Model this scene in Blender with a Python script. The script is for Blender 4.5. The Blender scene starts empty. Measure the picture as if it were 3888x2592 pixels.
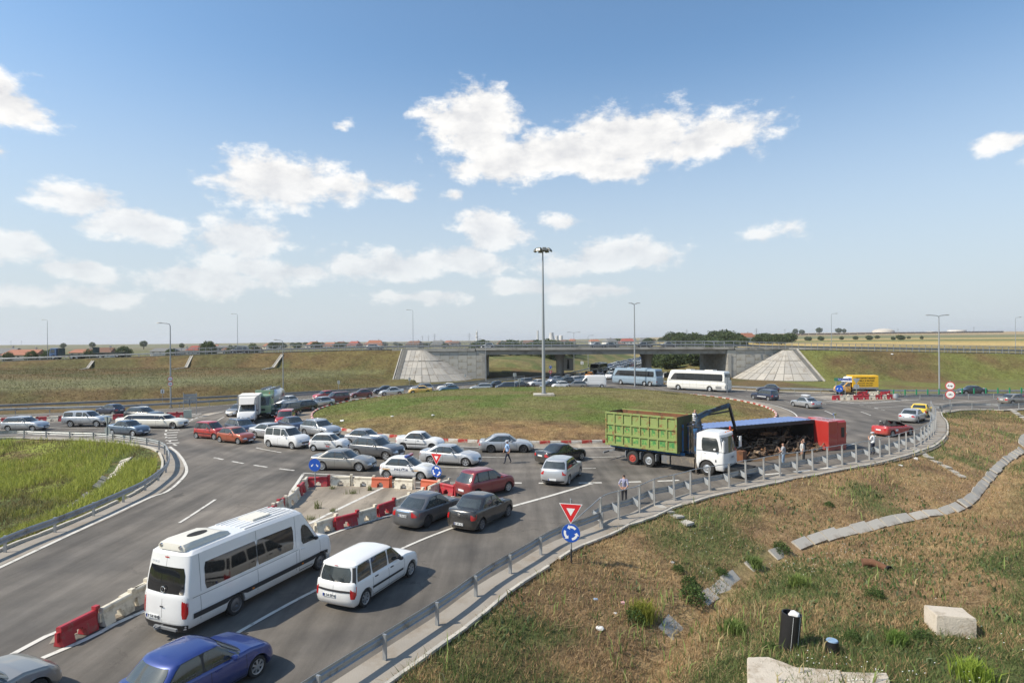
import bpy, bmesh, math, random
import numpy as np
from mathutils import Vector, Matrix
R = math.radians
rng = np.random.default_rng(7)
random.seed(7)
scene = bpy.context.scene
COL = scene.collection
# camera
cam_d = bpy.data.cameras.new('camera')
cam_d.sensor_width = 36.0
cam_d.lens = 36.0 * 2275.0 / 3888.0
cam_d.shift_y = 0.0003
cam_d.clip_start = 0.2
cam_d.clip_end = 20000.0
cam = bpy.data.objects.new('camera', cam_d)
COL.objects.link(cam)
cam.location = (0, 0, 9.2)
cam.rotation_euler = (R(90), 0.0075, 0)
scene.camera = cam
scene.render.resolution_x, scene.render.resolution_y = 1024, 682
# view
vs = scene.view_settings
vs.view_transform = 'Standard'
vs.look = 'None'
vs.exposure = 0.16
vs.gamma = 1.0
scene.cycles.max_bounces = 6
scene.cycles.diffuse_bounces = 3
scene.cycles.glossy_bounces = 3
scene.cycles.transparent_max_bounces = 6
# sun
SUN_EL = 46.0
SUN_AZ = 255.5          # clockwise from +Y, where the light comes from
sd = Vector((math.sin(R(SUN_AZ)) * math.cos(R(SUN_EL)), math.cos(R(SUN_AZ)) * math.cos(R(SUN_EL)), math.sin(R(SUN_EL))))
sun_d = bpy.data.lights.new('sun', 'SUN')
sun_d.energy = 5.0
sun_d.angle = R(0.55)
sun_d.color = (1.0, 0.91, 0.77)
sun = bpy.data.objects.new('sun', sun_d)
COL.objects.link(sun)
sun.rotation_euler = (-sd).to_track_quat('-Z', 'Y').to_euler()
sun.location = (-60, -20, 80)
# sky with cumulus clouds
world = bpy.data.worlds.new('World')
scene.world = world
world.use_nodes = True
wt = world.node_tree
wt.nodes.clear()
def WN(t, **kw):
    n = wt.nodes.new(t)
    for k, v in kw.items():
        setattr(n, k, v)
    return n
def wlink(a, b):
    wt.links.new(a, b)
def wmath(op, a, b=None, c=None, clamp=False):
    n = WN('ShaderNodeMath', operation=op)
    n.use_clamp = clamp
    for i, v in enumerate((a, b, c)):
        if v is None:
            continue
        if isinstance(v, (int, float)):
            n.inputs[i].default_value = v
        else:
            wlink(v, n.inputs[i])
    return n.outputs[0]
geo = WN('ShaderNodeTexCoord')
sep = WN('ShaderNodeSeparateXYZ')
wlink(geo.outputs['Generated'], sep.inputs[0])
zc = wmath('MAXIMUM', sep.outputs[2], 0.012)
cmb = WN('ShaderNodeCombineXYZ')
wlink(sep.outputs[0], cmb.inputs[0]); wlink(sep.outputs[1], cmb.inputs[1]); wlink(zc, cmb.inputs[2])
nrm = WN('ShaderNodeVectorMath', operation='NORMALIZE')
wlink(cmb.outputs[0], nrm.inputs[0])
sky = WN('ShaderNodeTexSky')
sky.sky_type = 'NISHITA'
sky.sun_disc = False
sky.sun_elevation = R(SUN_EL)
sky.sun_rotation = R(SUN_AZ)
sky.altitude = 20
sky.air_density = 1.0
sky.dust_density = 1.0
sky.ozone_density = 2.6
wlink(nrm.outputs[0], sky.inputs[0])
# cloud coordinates: azimuth from +Y and tangent of elevation
az = wmath('ARCTAN2', sep.outputs[0], sep.outputs[1])
hl = wmath('SQRT', wmath('ADD', wmath('MULTIPLY', sep.outputs[0], sep.outputs[0]), wmath('MULTIPLY', sep.outputs[1], sep.outputs[1])))
el = wmath('DIVIDE', sep.outputs[2], wmath('MAXIMUM', hl, 0.02))
cuv = WN('ShaderNodeCombineXYZ')
wlink(az, cuv.inputs[0]); wlink(el, cuv.inputs[1])
def wnoise(vec, scale, detail, rough, off=(0, 0, 0), sy=1.6):
    mp = WN('ShaderNodeMapping')
    mp.inputs['Location'].default_value = off
    mp.inputs['Scale'].default_value = (1, sy, 1)
    wlink(vec, mp.inputs[0])
    n = WN('ShaderNodeTexNoise', noise_dimensions='2D')
    n.inputs['Scale'].default_value = scale
    n.inputs['Detail'].default_value = detail
    n.inputs['Roughness'].default_value = rough
    wlink(mp.outputs[0], n.inputs['Vector'])
    return n
warp = wnoise(cuv.outputs[0], 9.0, 3.0, 0.55)
wv = WN('ShaderNodeVectorMath', operation='MULTIPLY_ADD')
wlink(warp.outputs['Color'], wv.inputs[0])
wv.inputs[1].default_value = (0.07, 0.035, 0)
wlink(cuv.outputs[0], wv.inputs[2])
wv2 = WN('ShaderNodeVectorMath', operation='SUBTRACT')
wlink(wv.outputs[0], wv2.inputs[0])
wv2.inputs[1].default_value = (0.035, 0.0175, 0)
# cumulus heaps: (azimuth, tan elevation, half width, half height above, strength)
CLOUDS = [(-0.06, 0.36, 0.10, 0.085, 1.0), (-0.02, 0.30, 0.12, 0.045, 0.9), (0.085, 0.315, 0.15, 0.05, 1.0),
          (0.20, 0.33, 0.17, 0.065, 1.0), (0.33, 0.325, 0.13, 0.045, 0.85), (0.16, 0.285, 0.10, 0.035, 0.85),
          (-0.375, 0.255, 0.115, 0.055, 1.0), (-0.26, 0.25, 0.09, 0.03, 0.75), (-0.18, 0.245, 0.04, 0.025, 0.7),
          (-0.75, 0.315, 0.10, 0.06, 1.0), (-0.71, 0.255, 0.03, 0.02, 0.5),
          (-0.62, 0.195, 0.07, 0.03, 0.8), (-0.55, 0.165, 0.10, 0.028, 0.9),
          (-0.42, 0.160, 0.10, 0.045, 0.95), (-0.40, 0.112, 0.13, 0.024, 0.85), (-0.20, 0.125, 0.17, 0.034, 0.95), (-0.08, 0.135, 0.10, 0.035, 0.9),
          (-0.03, 0.185, 0.085, 0.04, 0.95), (0.075, 0.20, 0.05, 0.02, 0.6), (0.19, 0.14, 0.13, 0.032, 0.95), (0.08, 0.125, 0.10, 0.03, 0.9),
          (-0.73, 0.125, 0.10, 0.034, 0.95), (-0.47, 0.095, 0.14, 0.03, 0.9), (-0.63, 0.10, 0.06, 0.02, 0.8),
          (0.02, 0.09, 0.09, 0.02, 0.8), (0.12, 0.08, 0.11, 0.018, 0.75), (-0.15, 0.07, 0.12, 0.015, 0.6), (-0.65, 0.065, 0.14, 0.018, 0.6),
          (0.685, 0.252, 0.04, 0.018, 0.55), (0.75, 0.225, 0.05, 0.03, 0.8), (0.40, 0.165, 0.05, 0.02, 0.5),
          (-0.085, 0.24, 0.03, 0.018, 0.6), (-0.28, 0.345, 0.025, 0.012, 0.4)]
random.seed(21)
for k in range(16):     # the same fair-weather clouds go on all round
    a = 0.95 + k * (2 * math.pi - 1.9) / 16 + random.uniform(-0.1, 0.1)
    a = a if a < math.pi else a - 2 * math.pi
    e = random.choice((0.13, 0.17, 0.25, 0.36, 0.5))
    CLOUDS.append((a, e, random.uniform(0.1, 0.2), random.uniform(0.035, 0.075), random.uniform(0.7, 1.0)))
acc = None
hgt = None
for (ca, ce, cw, ch, cs) in CLOUDS:
    ms = WN('ShaderNodeVectorMath', operation='SUBTRACT')
    wlink(wv2.outputs[0], ms.inputs[0]); ms.inputs[1].default_value = (ca, ce, 0)
    mm = WN('ShaderNodeVectorMath', operation='MULTIPLY')
    wlink(ms.outputs[0], mm.inputs[0]); mm.inputs[1].default_value = (1 / cw, 1 / ch, 0)
    ln = WN('ShaderNodeVectorMath', operation='LENGTH')
    wlink(mm.outputs[0], ln.inputs[0])
    d = wmath('MULTIPLY_ADD', ln.outputs['Value'], -cs, cs)
    acc = d if acc is None else wmath('MAXIMUM', acc, d)
cn = wnoise(cuv.outputs[0], 16.0, 9.0, 0.6)
cn2 = wnoise(cuv.outputs[0], 16.0, 9.0, 0.6, off=(0.022, -0.028, 0))
cn3 = wnoise(cuv.outputs[0], 42.0, 6.0, 0.6, off=(3, 1, 0))
dens = wmath('ADD', wmath('MULTIPLY_ADD', cn.outputs['Fac'], 1.2, -0.61), wmath('MULTIPLY', wmath('MAXIMUM', acc, -0.8), 0.85))
dens = wmath('ADD', dens, wmath('MULTIPLY_ADD', cn3.outputs['Fac'], 0.20, -0.09))
mr = WN('ShaderNodeMapRange', interpolation_type='SMOOTHSTEP')
mr.inputs['From Min'].default_value = 0.02
mr.inputs['From Max'].default_value = 0.40
wlink(dens, mr.inputs['Value'])
cover = mr.outputs[0]
# thin out towards the hazy horizon
hz = WN('ShaderNodeMapRange', interpolation_type='SMOOTHSTEP')
hz.inputs['From Min'].default_value = 0.02
hz.inputs['From Max'].default_value = 0.30
hz.inputs['To Min'].default_value = 0.5
hz.inputs['To Max'].default_value = 1.0
wlink(el, hz.inputs['Value'])
cover = wmath('MULTIPLY', cover, hz.outputs[0])
lit = wmath('MULTIPLY_ADD', wmath('SUBTRACT', cn.outputs['Fac'], cn2.outputs['Fac']), 2.2, 0.62, clamp=True)
thick = wmath('MULTIPLY_ADD', dens, -0.55, 1.12, clamp=True)
lit = wmath('MULTIPLY', lit, thick)
ccol = WN('ShaderNodeMix', data_type='RGBA')
ccol.inputs[6].default_value = (4.9, 4.95, 5.1, 1)
ccol.inputs[7].default_value = (7.0, 6.9, 6.7, 1)
wlink(lit, ccol.inputs[0])
# pale summer haze low in the sky
hv = WN('ShaderNodeMapRange', interpolation_type='SMOOTHSTEP')
hv.inputs['From Min'].default_value = -0.02
hv.inputs['From Max'].default_value = 0.50
hv.inputs['To Min'].default_value = 0.94
hv.inputs['To Max'].default_value = 0.0
wlink(el, hv.inputs['Value'])
hmix = WN('ShaderNodeMix', data_type='RGBA')
gain = WN('ShaderNodeVectorMath', operation='MULTIPLY')
wlink(sky.outputs[0], gain.inputs[0]); gain.inputs[1].default_value = (1.0, 1.16, 1.17)
wlink(hv.outputs[0], hmix.inputs[0]); wlink(gain.outputs[0], hmix.inputs[6])
hmix.inputs[7].default_value = (4.1, 4.5, 4.85, 1)
cmix = WN('ShaderNodeMix', data_type='RGBA')
wlink(cover, cmix.inputs[0]); wlink(hmix.outputs[2], cmix.inputs[6]); wlink(ccol.outputs[2], cmix.inputs[7])
bg = WN('ShaderNodeBackground')
bg.inputs['Strength'].default_value = 0.14
world.cycles.sampling_method = 'MANUAL'
world.cycles.sample_map_resolution = 256
wo = WN('ShaderNodeOutputWorld')
wlink(cmix.outputs[2], bg.inputs['Color'])
wlink(bg.outputs[0], wo.inputs['Surface'])
# materials
MATS = {}
def _mat(name):
    m = bpy.data.materials.new(name)
    m.use_nodes = True
    nt = m.node_tree
    b = nt.nodes['Principled BSDF']
    return m, nt, b
def plain(name, col, rough=0.6, metal=0.0, var=0.12, scale=6.0, bump=0.0, coat=0.0, spec=0.5, bscale=None, dirt=None, dirt_amt=0.0, dscale=1.5):
    """principled surface whose colour wanders a little with noise"""
    if name in MATS:
        return MATS[name]
    m, nt, b = _mat(name)
    tc = nt.nodes.new('ShaderNodeTexCoord')
    nz = nt.nodes.new('ShaderNodeTexNoise')
    nz.inputs['Scale'].default_value = scale
    nz.inputs['Detail'].default_value = 5
    nt.links.new(tc.outputs['Object'], nz.inputs['Vector'])
    mx = nt.nodes.new('ShaderNodeMix'); mx.data_type = 'RGBA'
    c = np.array(col[:3], float)
    mx.inputs[6].default_value = (*np.clip(c * (1 - var), 0, 1), 1)
    mx.inputs[7].default_value = (*np.clip(c * (1 + var), 0, 1), 1)
    nt.links.new(nz.outputs['Fac'], mx.inputs[0])
    out = mx.outputs[2]
    if dirt is not None:
        n2 = nt.nodes.new('ShaderNodeTexNoise')
        n2.inputs['Scale'].default_value = dscale
        n2.inputs['Detail'].default_value = 8
        n2.inputs['Roughness'].default_value = 0.7
        nt.links.new(tc.outputs['Object'], n2.inputs['Vector'])
        rp = nt.nodes.new('ShaderNodeMapRange')
        rp.inputs['From Min'].default_value = 0.62 - 0.35 * dirt_amt
        rp.inputs['From Max'].default_value = 0.72 - 0.2 * dirt_amt
        nt.links.new(n2.outputs['Fac'], rp.inputs['Value'])
        m2 = nt.nodes.new('ShaderNodeMix'); m2.data_type = 'RGBA'
        nt.links.new(rp.outputs[0], m2.inputs[0])
        nt.links.new(out, m2.inputs[6])
        m2.inputs[7].default_value = (*dirt, 1)
        out = m2.outputs[2]
    nt.links.new(out, b.inputs['Base Color'])
    b.inputs['Roughness'].default_value = rough
    b.inputs['Metallic'].default_value = metal
    b.inputs['Coat Weight'].default_value = coat
    b.inputs['Coat Roughness'].default_value = 0.06
    b.inputs['Specular IOR Level'].default_value = spec
    if bump:
        bn = nt.nodes.new('ShaderNodeTexNoise')
        bn.inputs['Scale'].default_value = bscale or scale * 4
        bn.inputs['Detail'].default_value = 6
        nt.links.new(tc.outputs['Object'], bn.inputs['Vector'])
        bp = nt.nodes.new('ShaderNodeBump')
        bp.inputs['Strength'].default_value = bump
        bp.inputs['Distance'].default_value = 0.05
        nt.links.new(bn.outputs['Fac'], bp.inputs['Height'])
        nt.links.new(bp.outputs[0], b.inputs['Normal'])
    MATS[name] = m
    return m
def paint(name, col, metal=0.0, rough=0.32):
    """car paint under clear coat with a film of road dust low down and on flat tops"""
    key = 'paint_' + name
    if key in MATS:
        return MATS[key]
    m, nt, b = _mat(key)
    tc = nt.nodes.new('ShaderNodeTexCoord')
    nz = nt.nodes.new('ShaderNodeTexNoise')
    nz.inputs['Scale'].default_value = 2.2
    nz.inputs['Detail'].default_value = 7
    nt.links.new(tc.outputs['Object'], nz.inputs['Vector'])
    sp = nt.nodes.new('ShaderNodeSeparateXYZ')
    nt.links.new(tc.outputs['Object'], sp.inputs[0])
    lo = nt.nodes.new('ShaderNodeMapRange')
    lo.inputs['From Min'].default_value = 0.15
    lo.inputs['From Max'].default_value = 0.75
    lo.inputs['To Min'].default_value = 0.52
    lo.inputs['To Max'].default_value = 0.10
    nt.links.new(sp.outputs[2], lo.inputs['Value'])
    mu = nt.nodes.new('ShaderNodeMath'); mu.operation = 'MULTIPLY'
    nt.links.new(lo.outputs[0], mu.inputs[0]); nt.links.new(nz.outputs['Fac'], mu.inputs[1])
    mx = nt.nodes.new('ShaderNodeMix'); mx.data_type = 'RGBA'
    nt.links.new(mu.outputs[0], mx.inputs[0])
    mx.inputs[6].default_value = (*col, 1)
    mx.inputs[7].default_value = (0.30, 0.26, 0.21, 1)
    nt.links.new(mx.outputs[2], b.inputs['Base Color'])
    b.inputs['Metallic'].default_value = metal
    b.inputs['Roughness'].default_value = rough
    b.inputs['Coat Weight'].default_value = 0.9
    b.inputs['Coat Roughness'].default_value = 0.05
    MATS[key] = m
    return m
GLASS = plain('window_glass', (0.034, 0.041, 0.041), rough=0.05, var=0.8, scale=2.6, spec=0.9, coat=0.35)
GLASS2 = plain('tinted_glass', (0.008, 0.009, 0.011), rough=0.05, var=0.3, scale=1.0, spec=0.8)
RUBBER = plain('tyre_rubber', (0.028, 0.027, 0.026), rough=0.85, var=0.25, scale=8)
BLACKP = plain('black_plastic', (0.03, 0.03, 0.032), rough=0.55, var=0.2)
DARK = plain('dark_underside', (0.012, 0.012, 0.012), rough=0.9, var=0.2)
ALLOY = plain('alloy_rim', (0.50, 0.51, 0.52), rough=0.35, metal=0.7, var=0.1)
STEELRIM = plain('dark_rim', (0.035, 0.035, 0.037), rough=0.5, var=0.2)
CHROME = plain('chrome', (0.72, 0.73, 0.75), rough=0.12, metal=1.0, var=0.05)
LAMPC = plain('clear_lamp', (0.62, 0.64, 0.66), rough=0.12, metal=0.35, var=0.25, scale=9, coat=1.0)
LAMPR = plain('red_lamp', (0.42, 0.012, 0.012), rough=0.15, var=0.2, scale=9, coat=1.0)
LAMPO = plain('amber_lamp', (0.75, 0.22, 0.02), rough=0.2, var=0.15, coat=0.8)
PLATE = plain('plate_white', (0.72, 0.73, 0.72), rough=0.4, var=0.04)
PLATEB = plain('plate_blue', (0.02, 0.06, 0.35), rough=0.4, var=0.05)
INK = plain('black_ink', (0.015, 0.015, 0.02), rough=0.6, var=0.1)
GALV = plain('galvanised_steel', (0.36, 0.375, 0.385), rough=0.45, metal=0.55, var=0.16, scale=3.0, dirt=(0.20, 0.18, 0.15), dirt_amt=0.25)
GALVD = plain('weathered_steel', (0.25, 0.26, 0.27), rough=0.55, metal=0.4, var=0.18, scale=2.0)
POLE = plain('galvanised_pole', (0.33, 0.345, 0.355), rough=0.5, metal=0.3, var=0.12, scale=1.2)
CONC = plain('concrete', (0.40, 0.375, 0.33), rough=0.9, var=0.14, scale=1.2, bump=0.25, bscale=14, dirt=(0.24, 0.21, 0.17), dirt_amt=0.3, dscale=0.8)
CONCL = plain('pale_concrete', (0.50, 0.465, 0.40), rough=0.9, var=0.12, scale=1.6, bump=0.25, bscale=16, dirt=(0.32, 0.27, 0.21), dirt_amt=0.3, dscale=1.1)
WHITEP = plain('white_paint', (0.78, 0.78, 0.76), rough=0.4, var=0.04)
SIGNR = plain('sign_red', (0.62, 0.025, 0.03), rough=0.35, var=0.05)
SIGNB = plain('sign_blue', (0.015, 0.085, 0.42), rough=0.35, var=0.06)
SIGNBACK = plain('sign_back_grey', (0.30, 0.325, 0.34), rough=0.5, metal=0.3, var=0.08)
# mesh building
class MB:
    def __init__(s):
        s.v = []; s.f = []; s.m = []
    def add(s, vs, fs, mi=0):
        o = len(s.v)
        s.v.extend([tuple(p) for p in vs])
        for f in fs:
            s.f.append(tuple(i + o for i in f)); s.m.append(mi)
        return s
    def box(s, c, d, rz=0.0, mi=0, rot=None):
        hx, hy, hz = d[0] / 2, d[1] / 2, d[2] / 2
        P = [Vector((x, y, z)) for x in (-hx, hx) for y in (-hy, hy) for z in (-hz, hz)]
        M = rot if rot is not None else Matrix.Rotation(rz, 3, 'Z')
        c = Vector(c)
        s.add([c + M @ p for p in P], [(0, 1, 3, 2), (4, 6, 7, 5), (0, 4, 5, 1), (2, 3, 7, 6), (0, 2, 6, 4), (1, 5, 7, 3)], mi)
        return s
    def beam(s, a, b, w, h, mi=0):
        a = Vector(a); b = Vector(b); d = b - a
        if d.length < 1e-6:
            return s
        q = d.to_track_quat('X', 'Z').to_matrix()
        return s.box((a + b) / 2, (d.length, w, h), rot=q, mi=mi)
    def tube(s, pts, rad, n=8, mi=0, cap=True):
        pts = [Vector(p) for p in pts]
        rad = rad if hasattr(rad, '__len__') else [rad] * len(pts)
        loops = []
        for i, p in enumerate(pts):
            t = (pts[min(i + 1, len(pts) - 1)] - pts[max(i - 1, 0)])
            t = t.normalized() if t.length > 1e-9 else Vector((0, 0, 1))
            u = t.cross(Vector((0, 0, 1)) if abs(t.z) < 0.9 else Vector((1, 0, 0))).normalized()
            w = t.cross(u)
            loops.append([p + (u * math.cos(2 * math.pi * k / n) + w * math.sin(2 * math.pi * k / n)) * rad[i] for k in range(n)])
        s.loft(loops, mi, closed=True, cap=cap)
        return s
    def loft(s, loops, mi=0, closed=True, cap=False):
        n = len(loops[0]); fs = []
        for i in range(len(loops) - 1):
            for k in range(n if closed else n - 1):
                k2 = (k + 1) % n
                fs.append((i * n + k, i * n + k2, (i + 1) * n + k2, (i + 1) * n + k))
        if cap:
            fs.append(tuple(range(n - 1, -1, -1)))
            fs.append(tuple((len(loops) - 1) * n + k for k in range(n)))
        s.add([p for l in loops for p in l], fs, mi)
        return s
    def lathe(s, prof, n=24, axis='Z', c=(0, 0, 0), mi=0):
        """profile of (radius, height) pairs turned about an axis"""
        loops = []
        for r, h in prof:
            l = []
            for k in range(n):
                a = 2 * math.pi * k / n
                p = {'Z': (r * math.cos(a), r * math.sin(a), h), 'Y': (r * math.cos(a), h, r * math.sin(a)), 'X': (h, r * math.cos(a), r * math.sin(a))}[axis]
                l.append((p[0] + c[0], p[1] + c[1], p[2] + c[2]))
            loops.append(l)
        return s.loft(loops, mi)
    def prism(s, poly, z0, z1, mi=0):
        """flat outline in x,y given a thickness"""
        n = len(poly)
        vs = [(p[0], p[1], z0) for p in poly] + [(p[0], p[1], z1) for p in poly]
        fs = [tuple(range(n - 1, -1, -1)), tuple(range(n, 2 * n))] + [(i, (i + 1) % n, n + (i + 1) % n, n + i) for i in range(n)]
        return s.add(vs, fs, mi)
    def mesh(s, name, mats, smooth=None):
        me = bpy.data.meshes.new(name)
        me.from_pydata(s.v, [], s.f)
        mats = mats if isinstance(mats, (list, tuple)) else [mats]
        for m in mats:
            me.materials.append(m)
        if len(mats) > 1:
            me.polygons.foreach_set('material_index', s.m)
        if smooth is not None:
            me.polygons.foreach_set('use_smooth', [True] * len(me.polygons))
            me.set_sharp_from_angle(angle=R(smooth))
        me.update()
        return me
    def obj(s, name, mats, parent=None, smooth=None, fixn=True, weld=False):
        me = s.mesh(name, mats, None)
        if fixn:
            bm = bmesh.new(); bm.from_mesh(me)
            if weld: bmesh.ops.remove_doubles(bm, verts=bm.verts, dist=0.0008)
            bmesh.ops.recalc_face_normals(bm, faces=bm.faces)
            bm.to_mesh(me); bm.free()
        if smooth is not None:
            me.polygons.foreach_set('use_smooth', [True] * len(me.polygons))
            me.set_sharp_from_angle(angle=R(smooth))
        return link(name, me, parent)
def link(name, me, parent=None):
    o = bpy.data.objects.new(name, me)
    COL.objects.link(o)
    if parent is not None:
        o.parent = parent
    return o
def empty(name, loc=(0, 0, 0), rz=0.0, parent=None):
    o = bpy.data.objects.new(name, None)
    o.empty_display_size = 0.2
    COL.objects.link(o)
    o.location = loc
    o.rotation_euler = (0, 0, rz)
    if parent is not None:
        o.parent = parent
    return o
def tag(o, label=None, cat=None, group=None, kind=None):
    if label: o['label'] = label
    if cat: o['category'] = cat
    if group: o['group'] = group
    if kind: o['kind'] = kind
    return o
def structure(o):
    o['kind'] = 'structure'
    return o
KIDS = {}
def copy_tree(o, parent=None):
    c = o.copy()
    COL.objects.link(c)
    if parent is not None:
        c.parent = parent
    for ch in [k for k in COL.objects if k.parent == o] if o not in KIDS else KIDS[o]:
        copy_tree(ch, c)
    return c
FONT = {}
def text_mesh(txt, size, mat, depth=0.004, align='CENTER', bold=0.0):
    """lettering as a mesh in the x,y plane"""
    key = (txt, size, mat.name, depth, align, bold)
    if key in FONT:
        return FONT[key]
    cu = bpy.data.curves.new('lettering', 'FONT')
    cu.body = txt; cu.size = size; cu.align_x = align; cu.align_y = 'CENTER'
    cu.extrude = depth / 2; cu.offset = bold; cu.resolution_u = 2
    o = bpy.data.objects.new('lettering', cu)
    COL.objects.link(o)
    dg = bpy.context.evaluated_depsgraph_get()
    me = bpy.data.meshes.new_from_object(o.evaluated_get(dg))
    COL.objects.unlink(o)
    bpy.data.objects.remove(o)
    me.materials.clear(); me.materials.append(mat)
    FONT[key] = me
    return me
def plane_matrix(c, right, up):
    """matrix whose x,y plane lies along right/up and faces right x up"""
    r = Vector(right).normalized(); u = Vector(up).normalized(); n = r.cross(u)
    M = Matrix((r, u, n)).transposed().to_4x4()
    M.translation = Vector(c)
    return M
def grid_obj(name, X, Y, Zf, mats, parent=None, col=None):
    """sheet over a tensor grid with an optional colour per vertex"""
    XX, YY = np.meshgrid(X, Y)
    ZZ = Zf(XX, YY)
    v = np.stack([XX, YY, ZZ], -1).reshape(-1, 3)
    nx, ny = len(X), len(Y)
    i = (np.arange(ny - 1)[:, None] * nx + np.arange(nx - 1)[None]).ravel()
    f = np.stack([i, i + 1, i + nx + 1, i + nx], 1)
    me = fast_mesh(name, v, f, 4)
    me.materials.append(mats)
    if col is not None:
        c = col(XX.ravel(), YY.ravel(), ZZ.ravel())
        a = me.color_attributes.new('Col', 'FLOAT_COLOR', 'POINT')
        a.data.foreach_set('color', np.concatenate([c, np.ones((len(c), 1))], 1).astype(np.float32).ravel())
    me.polygons.foreach_set('use_smooth', [True] * len(me.polygons))
    return link(name, me, parent)
def fast_mesh(name, v, f, n):
    me = bpy.data.meshes.new(name)
    me.vertices.add(len(v)); me.vertices.foreach_set('co', np.asarray(v, np.float32).ravel())
    me.loops.add(len(f) * n); me.loops.foreach_set('vertex_index', np.asarray(f, np.int32).ravel())
    me.polygons.add(len(f))
    me.polygons.foreach_set('loop_start', np.arange(len(f), dtype=np.int32) * n)
    me.update(calc_edges=True)
    return me
def resample(pts, step, closed=False):
    P = [np.array(p, float) for p in pts]
    d = [0.0]
    for a, b in zip(P, P[1:]):
        d.append(d[-1] + np.linalg.norm(b - a))
    n = max(1, int(round(d[-1] / step)))
    t = np.linspace(0, d[-1], n + 1)
    A = np.array(P)
    return np.stack([np.interp(t, d, A[:, k]) for k in range(A.shape[1])], 1)
def spline(pts, step):
    """Catmull-Rom through the points, resampled evenly"""
    P = [np.array(p, float) for p in pts]
    P = [2 * P[0] - P[1]] + P + [2 * P[-1] - P[-2]]
    out = []
    for i in range(1, len(P) - 2):
        for t in np.linspace(0, 1, 12, endpoint=False):
            a, b, c, d = P[i - 1], P[i], P[i + 1], P[i + 2]
            out.append(0.5 * ((2 * b) + (c - a) * t + (2 * a - 5 * b + 4 * c - d) * t ** 2 + (3 * b - a - 3 * c + d) * t ** 3))
    out.append(P[-2])
    return resample(out, step)
def offset(P, d):
    """move a polyline sideways, positive to its right"""
    P = np.asarray(P, float)
    T = np.gradient(P[:, :2], axis=0)
    T /= np.linalg.norm(T, axis=1)[:, None] + 1e-9
    Q = P.copy()
    Q[:, 0] += T[:, 1] * d
    Q[:, 1] -= T[:, 0] * d
    return Q
def sdist(X, Y, P):
    """signed distance to a polyline, positive on its right"""
    P = np.asarray(P, float)[:, :2]
    A = P[:-1]; D = P[1:] - A; L2 = (D ** 2).sum(1) + 1e-12
    sh = X.shape; xf = X.ravel(); yf = Y.ravel(); out = np.empty(len(xf))
    for i in range(0, len(xf), 4096):
        x = xf[i:i + 4096, None] - A[:, 0]; y = yf[i:i + 4096, None] - A[:, 1]
        t = np.clip((x * D[:, 0] + y * D[:, 1]) / L2, 0, 1)
        q = (x - t * D[:, 0]) ** 2 + (y - t * D[:, 1]) ** 2
        k = q.argmin(1); r = np.arange(len(k))
        s = np.where(D[k, 0] * y[r, k] - D[k, 1] * x[r, k] < 0, 1.0, -1.0)
        out[i:i + 4096] = np.sqrt(q[r, k]) * s
    return out.reshape(sh)
def sstep(a, b, x):
    t = np.clip((x - a) / (b - a), 0, 1)
    return t * t * (3 - 2 * t)
def vnoise(x, y, s, seed=0):
    """smooth value noise in numpy, 0..1"""
    x = np.asarray(x) / s + seed * 17.3; y = np.asarray(y) / s - seed * 9.1
    xi = np.floor(x).astype(np.int64); yi = np.floor(y).astype(np.int64)
    fx = x - xi; fy = y - yi
    fx = fx * fx * (3 - 2 * fx); fy = fy * fy * (3 - 2 * fy)
    def h(i, j):
        n = (i * 374761393 + j * 668265263 + seed * 974711) & 0x7fffffff
        n = ((n ^ (n >> 13)) * 1274126177) & 0x7fffffff
        return ((n ^ (n >> 16)) & 0xffff) / 65535.0
    return (h(xi, yi) * (1 - fx) + h(xi + 1, yi) * fx) * (1 - fy) + (h(xi, yi + 1) * (1 - fx) + h(xi + 1, yi + 1) * fx) * fy
def fbm(x, y, s, seed=0, o=4):
    r = 0.0; a = 0.5; t = 0.0
    for k in range(o):
        r = r + a * vnoise(x, y, s / 2 ** k, seed + k); t += a; a *= 0.55
    return r / t
# layout lines (metres; camera stands over the origin)
RC = np.array((3.84, 84.5)); RI = 30.6                       # roundabout centre and island radius
RAIL_R = [(-14.2, 0.0), (-9.4, 8.0), (-3.41, 18.15), (-2.21, 20.2), (-1.03, 22.55), (0.42, 24.8), (1.96, 27.2), (4.08,29.33), (5.12,30.78), (6.12,31.35), (7.24,32.68), (8.39,34.01),
          (9.27,34.46), (10.41,35.56), (12.08,36.72), (13.33,37.38), (14.68,38.37), (16.02,39.10), (17.49,40.12), (18.83,40.82), (20.30,41.64), (21.76,42.51), (23.27,43.41),
          (24.66,44.18), (26.00,44.94), (27.30,45.74), (28.75,46.78), (30.22,47.88), (31.49,48.79), (32.84,49.99), (33.89,50.73), (35.14,51.76), (36.72,53.40), (37.99,54.74),
          (39.68,56.72), (41.35,58.71), (46.6, 66.0), (50.0, 71.5), (53.2, 76.0), (53.49,75.03), (55.92,76.94), (58.13,77.80), (60.16,77.92), (62.17,77.91), (63.51,77.19), (80.0, 80.5), (130.0, 79.0)]
RAIL_R = spline(RAIL_R, 1.0)
RAIL_L = [(-22.0, 0.0), (-22.0, 14.0), (-22.53,26.61), (-22.43,29.13), (-22.45,31.75), (-22.61,34.30), (-22.87,36.86), (-23.51,39.39), (-24.32,41.91), (-25.29,44.01), (-26.82,46.76), (-28.18,48.88),
          (-29.61,50.97), (-31.45,53.04), (-33.58,54.55), (-36.97,56.45), (-40.47,57.94), (-42.61,58.42), (-44.95,58.86), (-47.40,59.37), (-49.92,59.66), (-58.0, 57.6), (-90.0, 58.0), (-140.0, 58.0)]
RAIL_L = spline(RAIL_L, 1.0)
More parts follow.
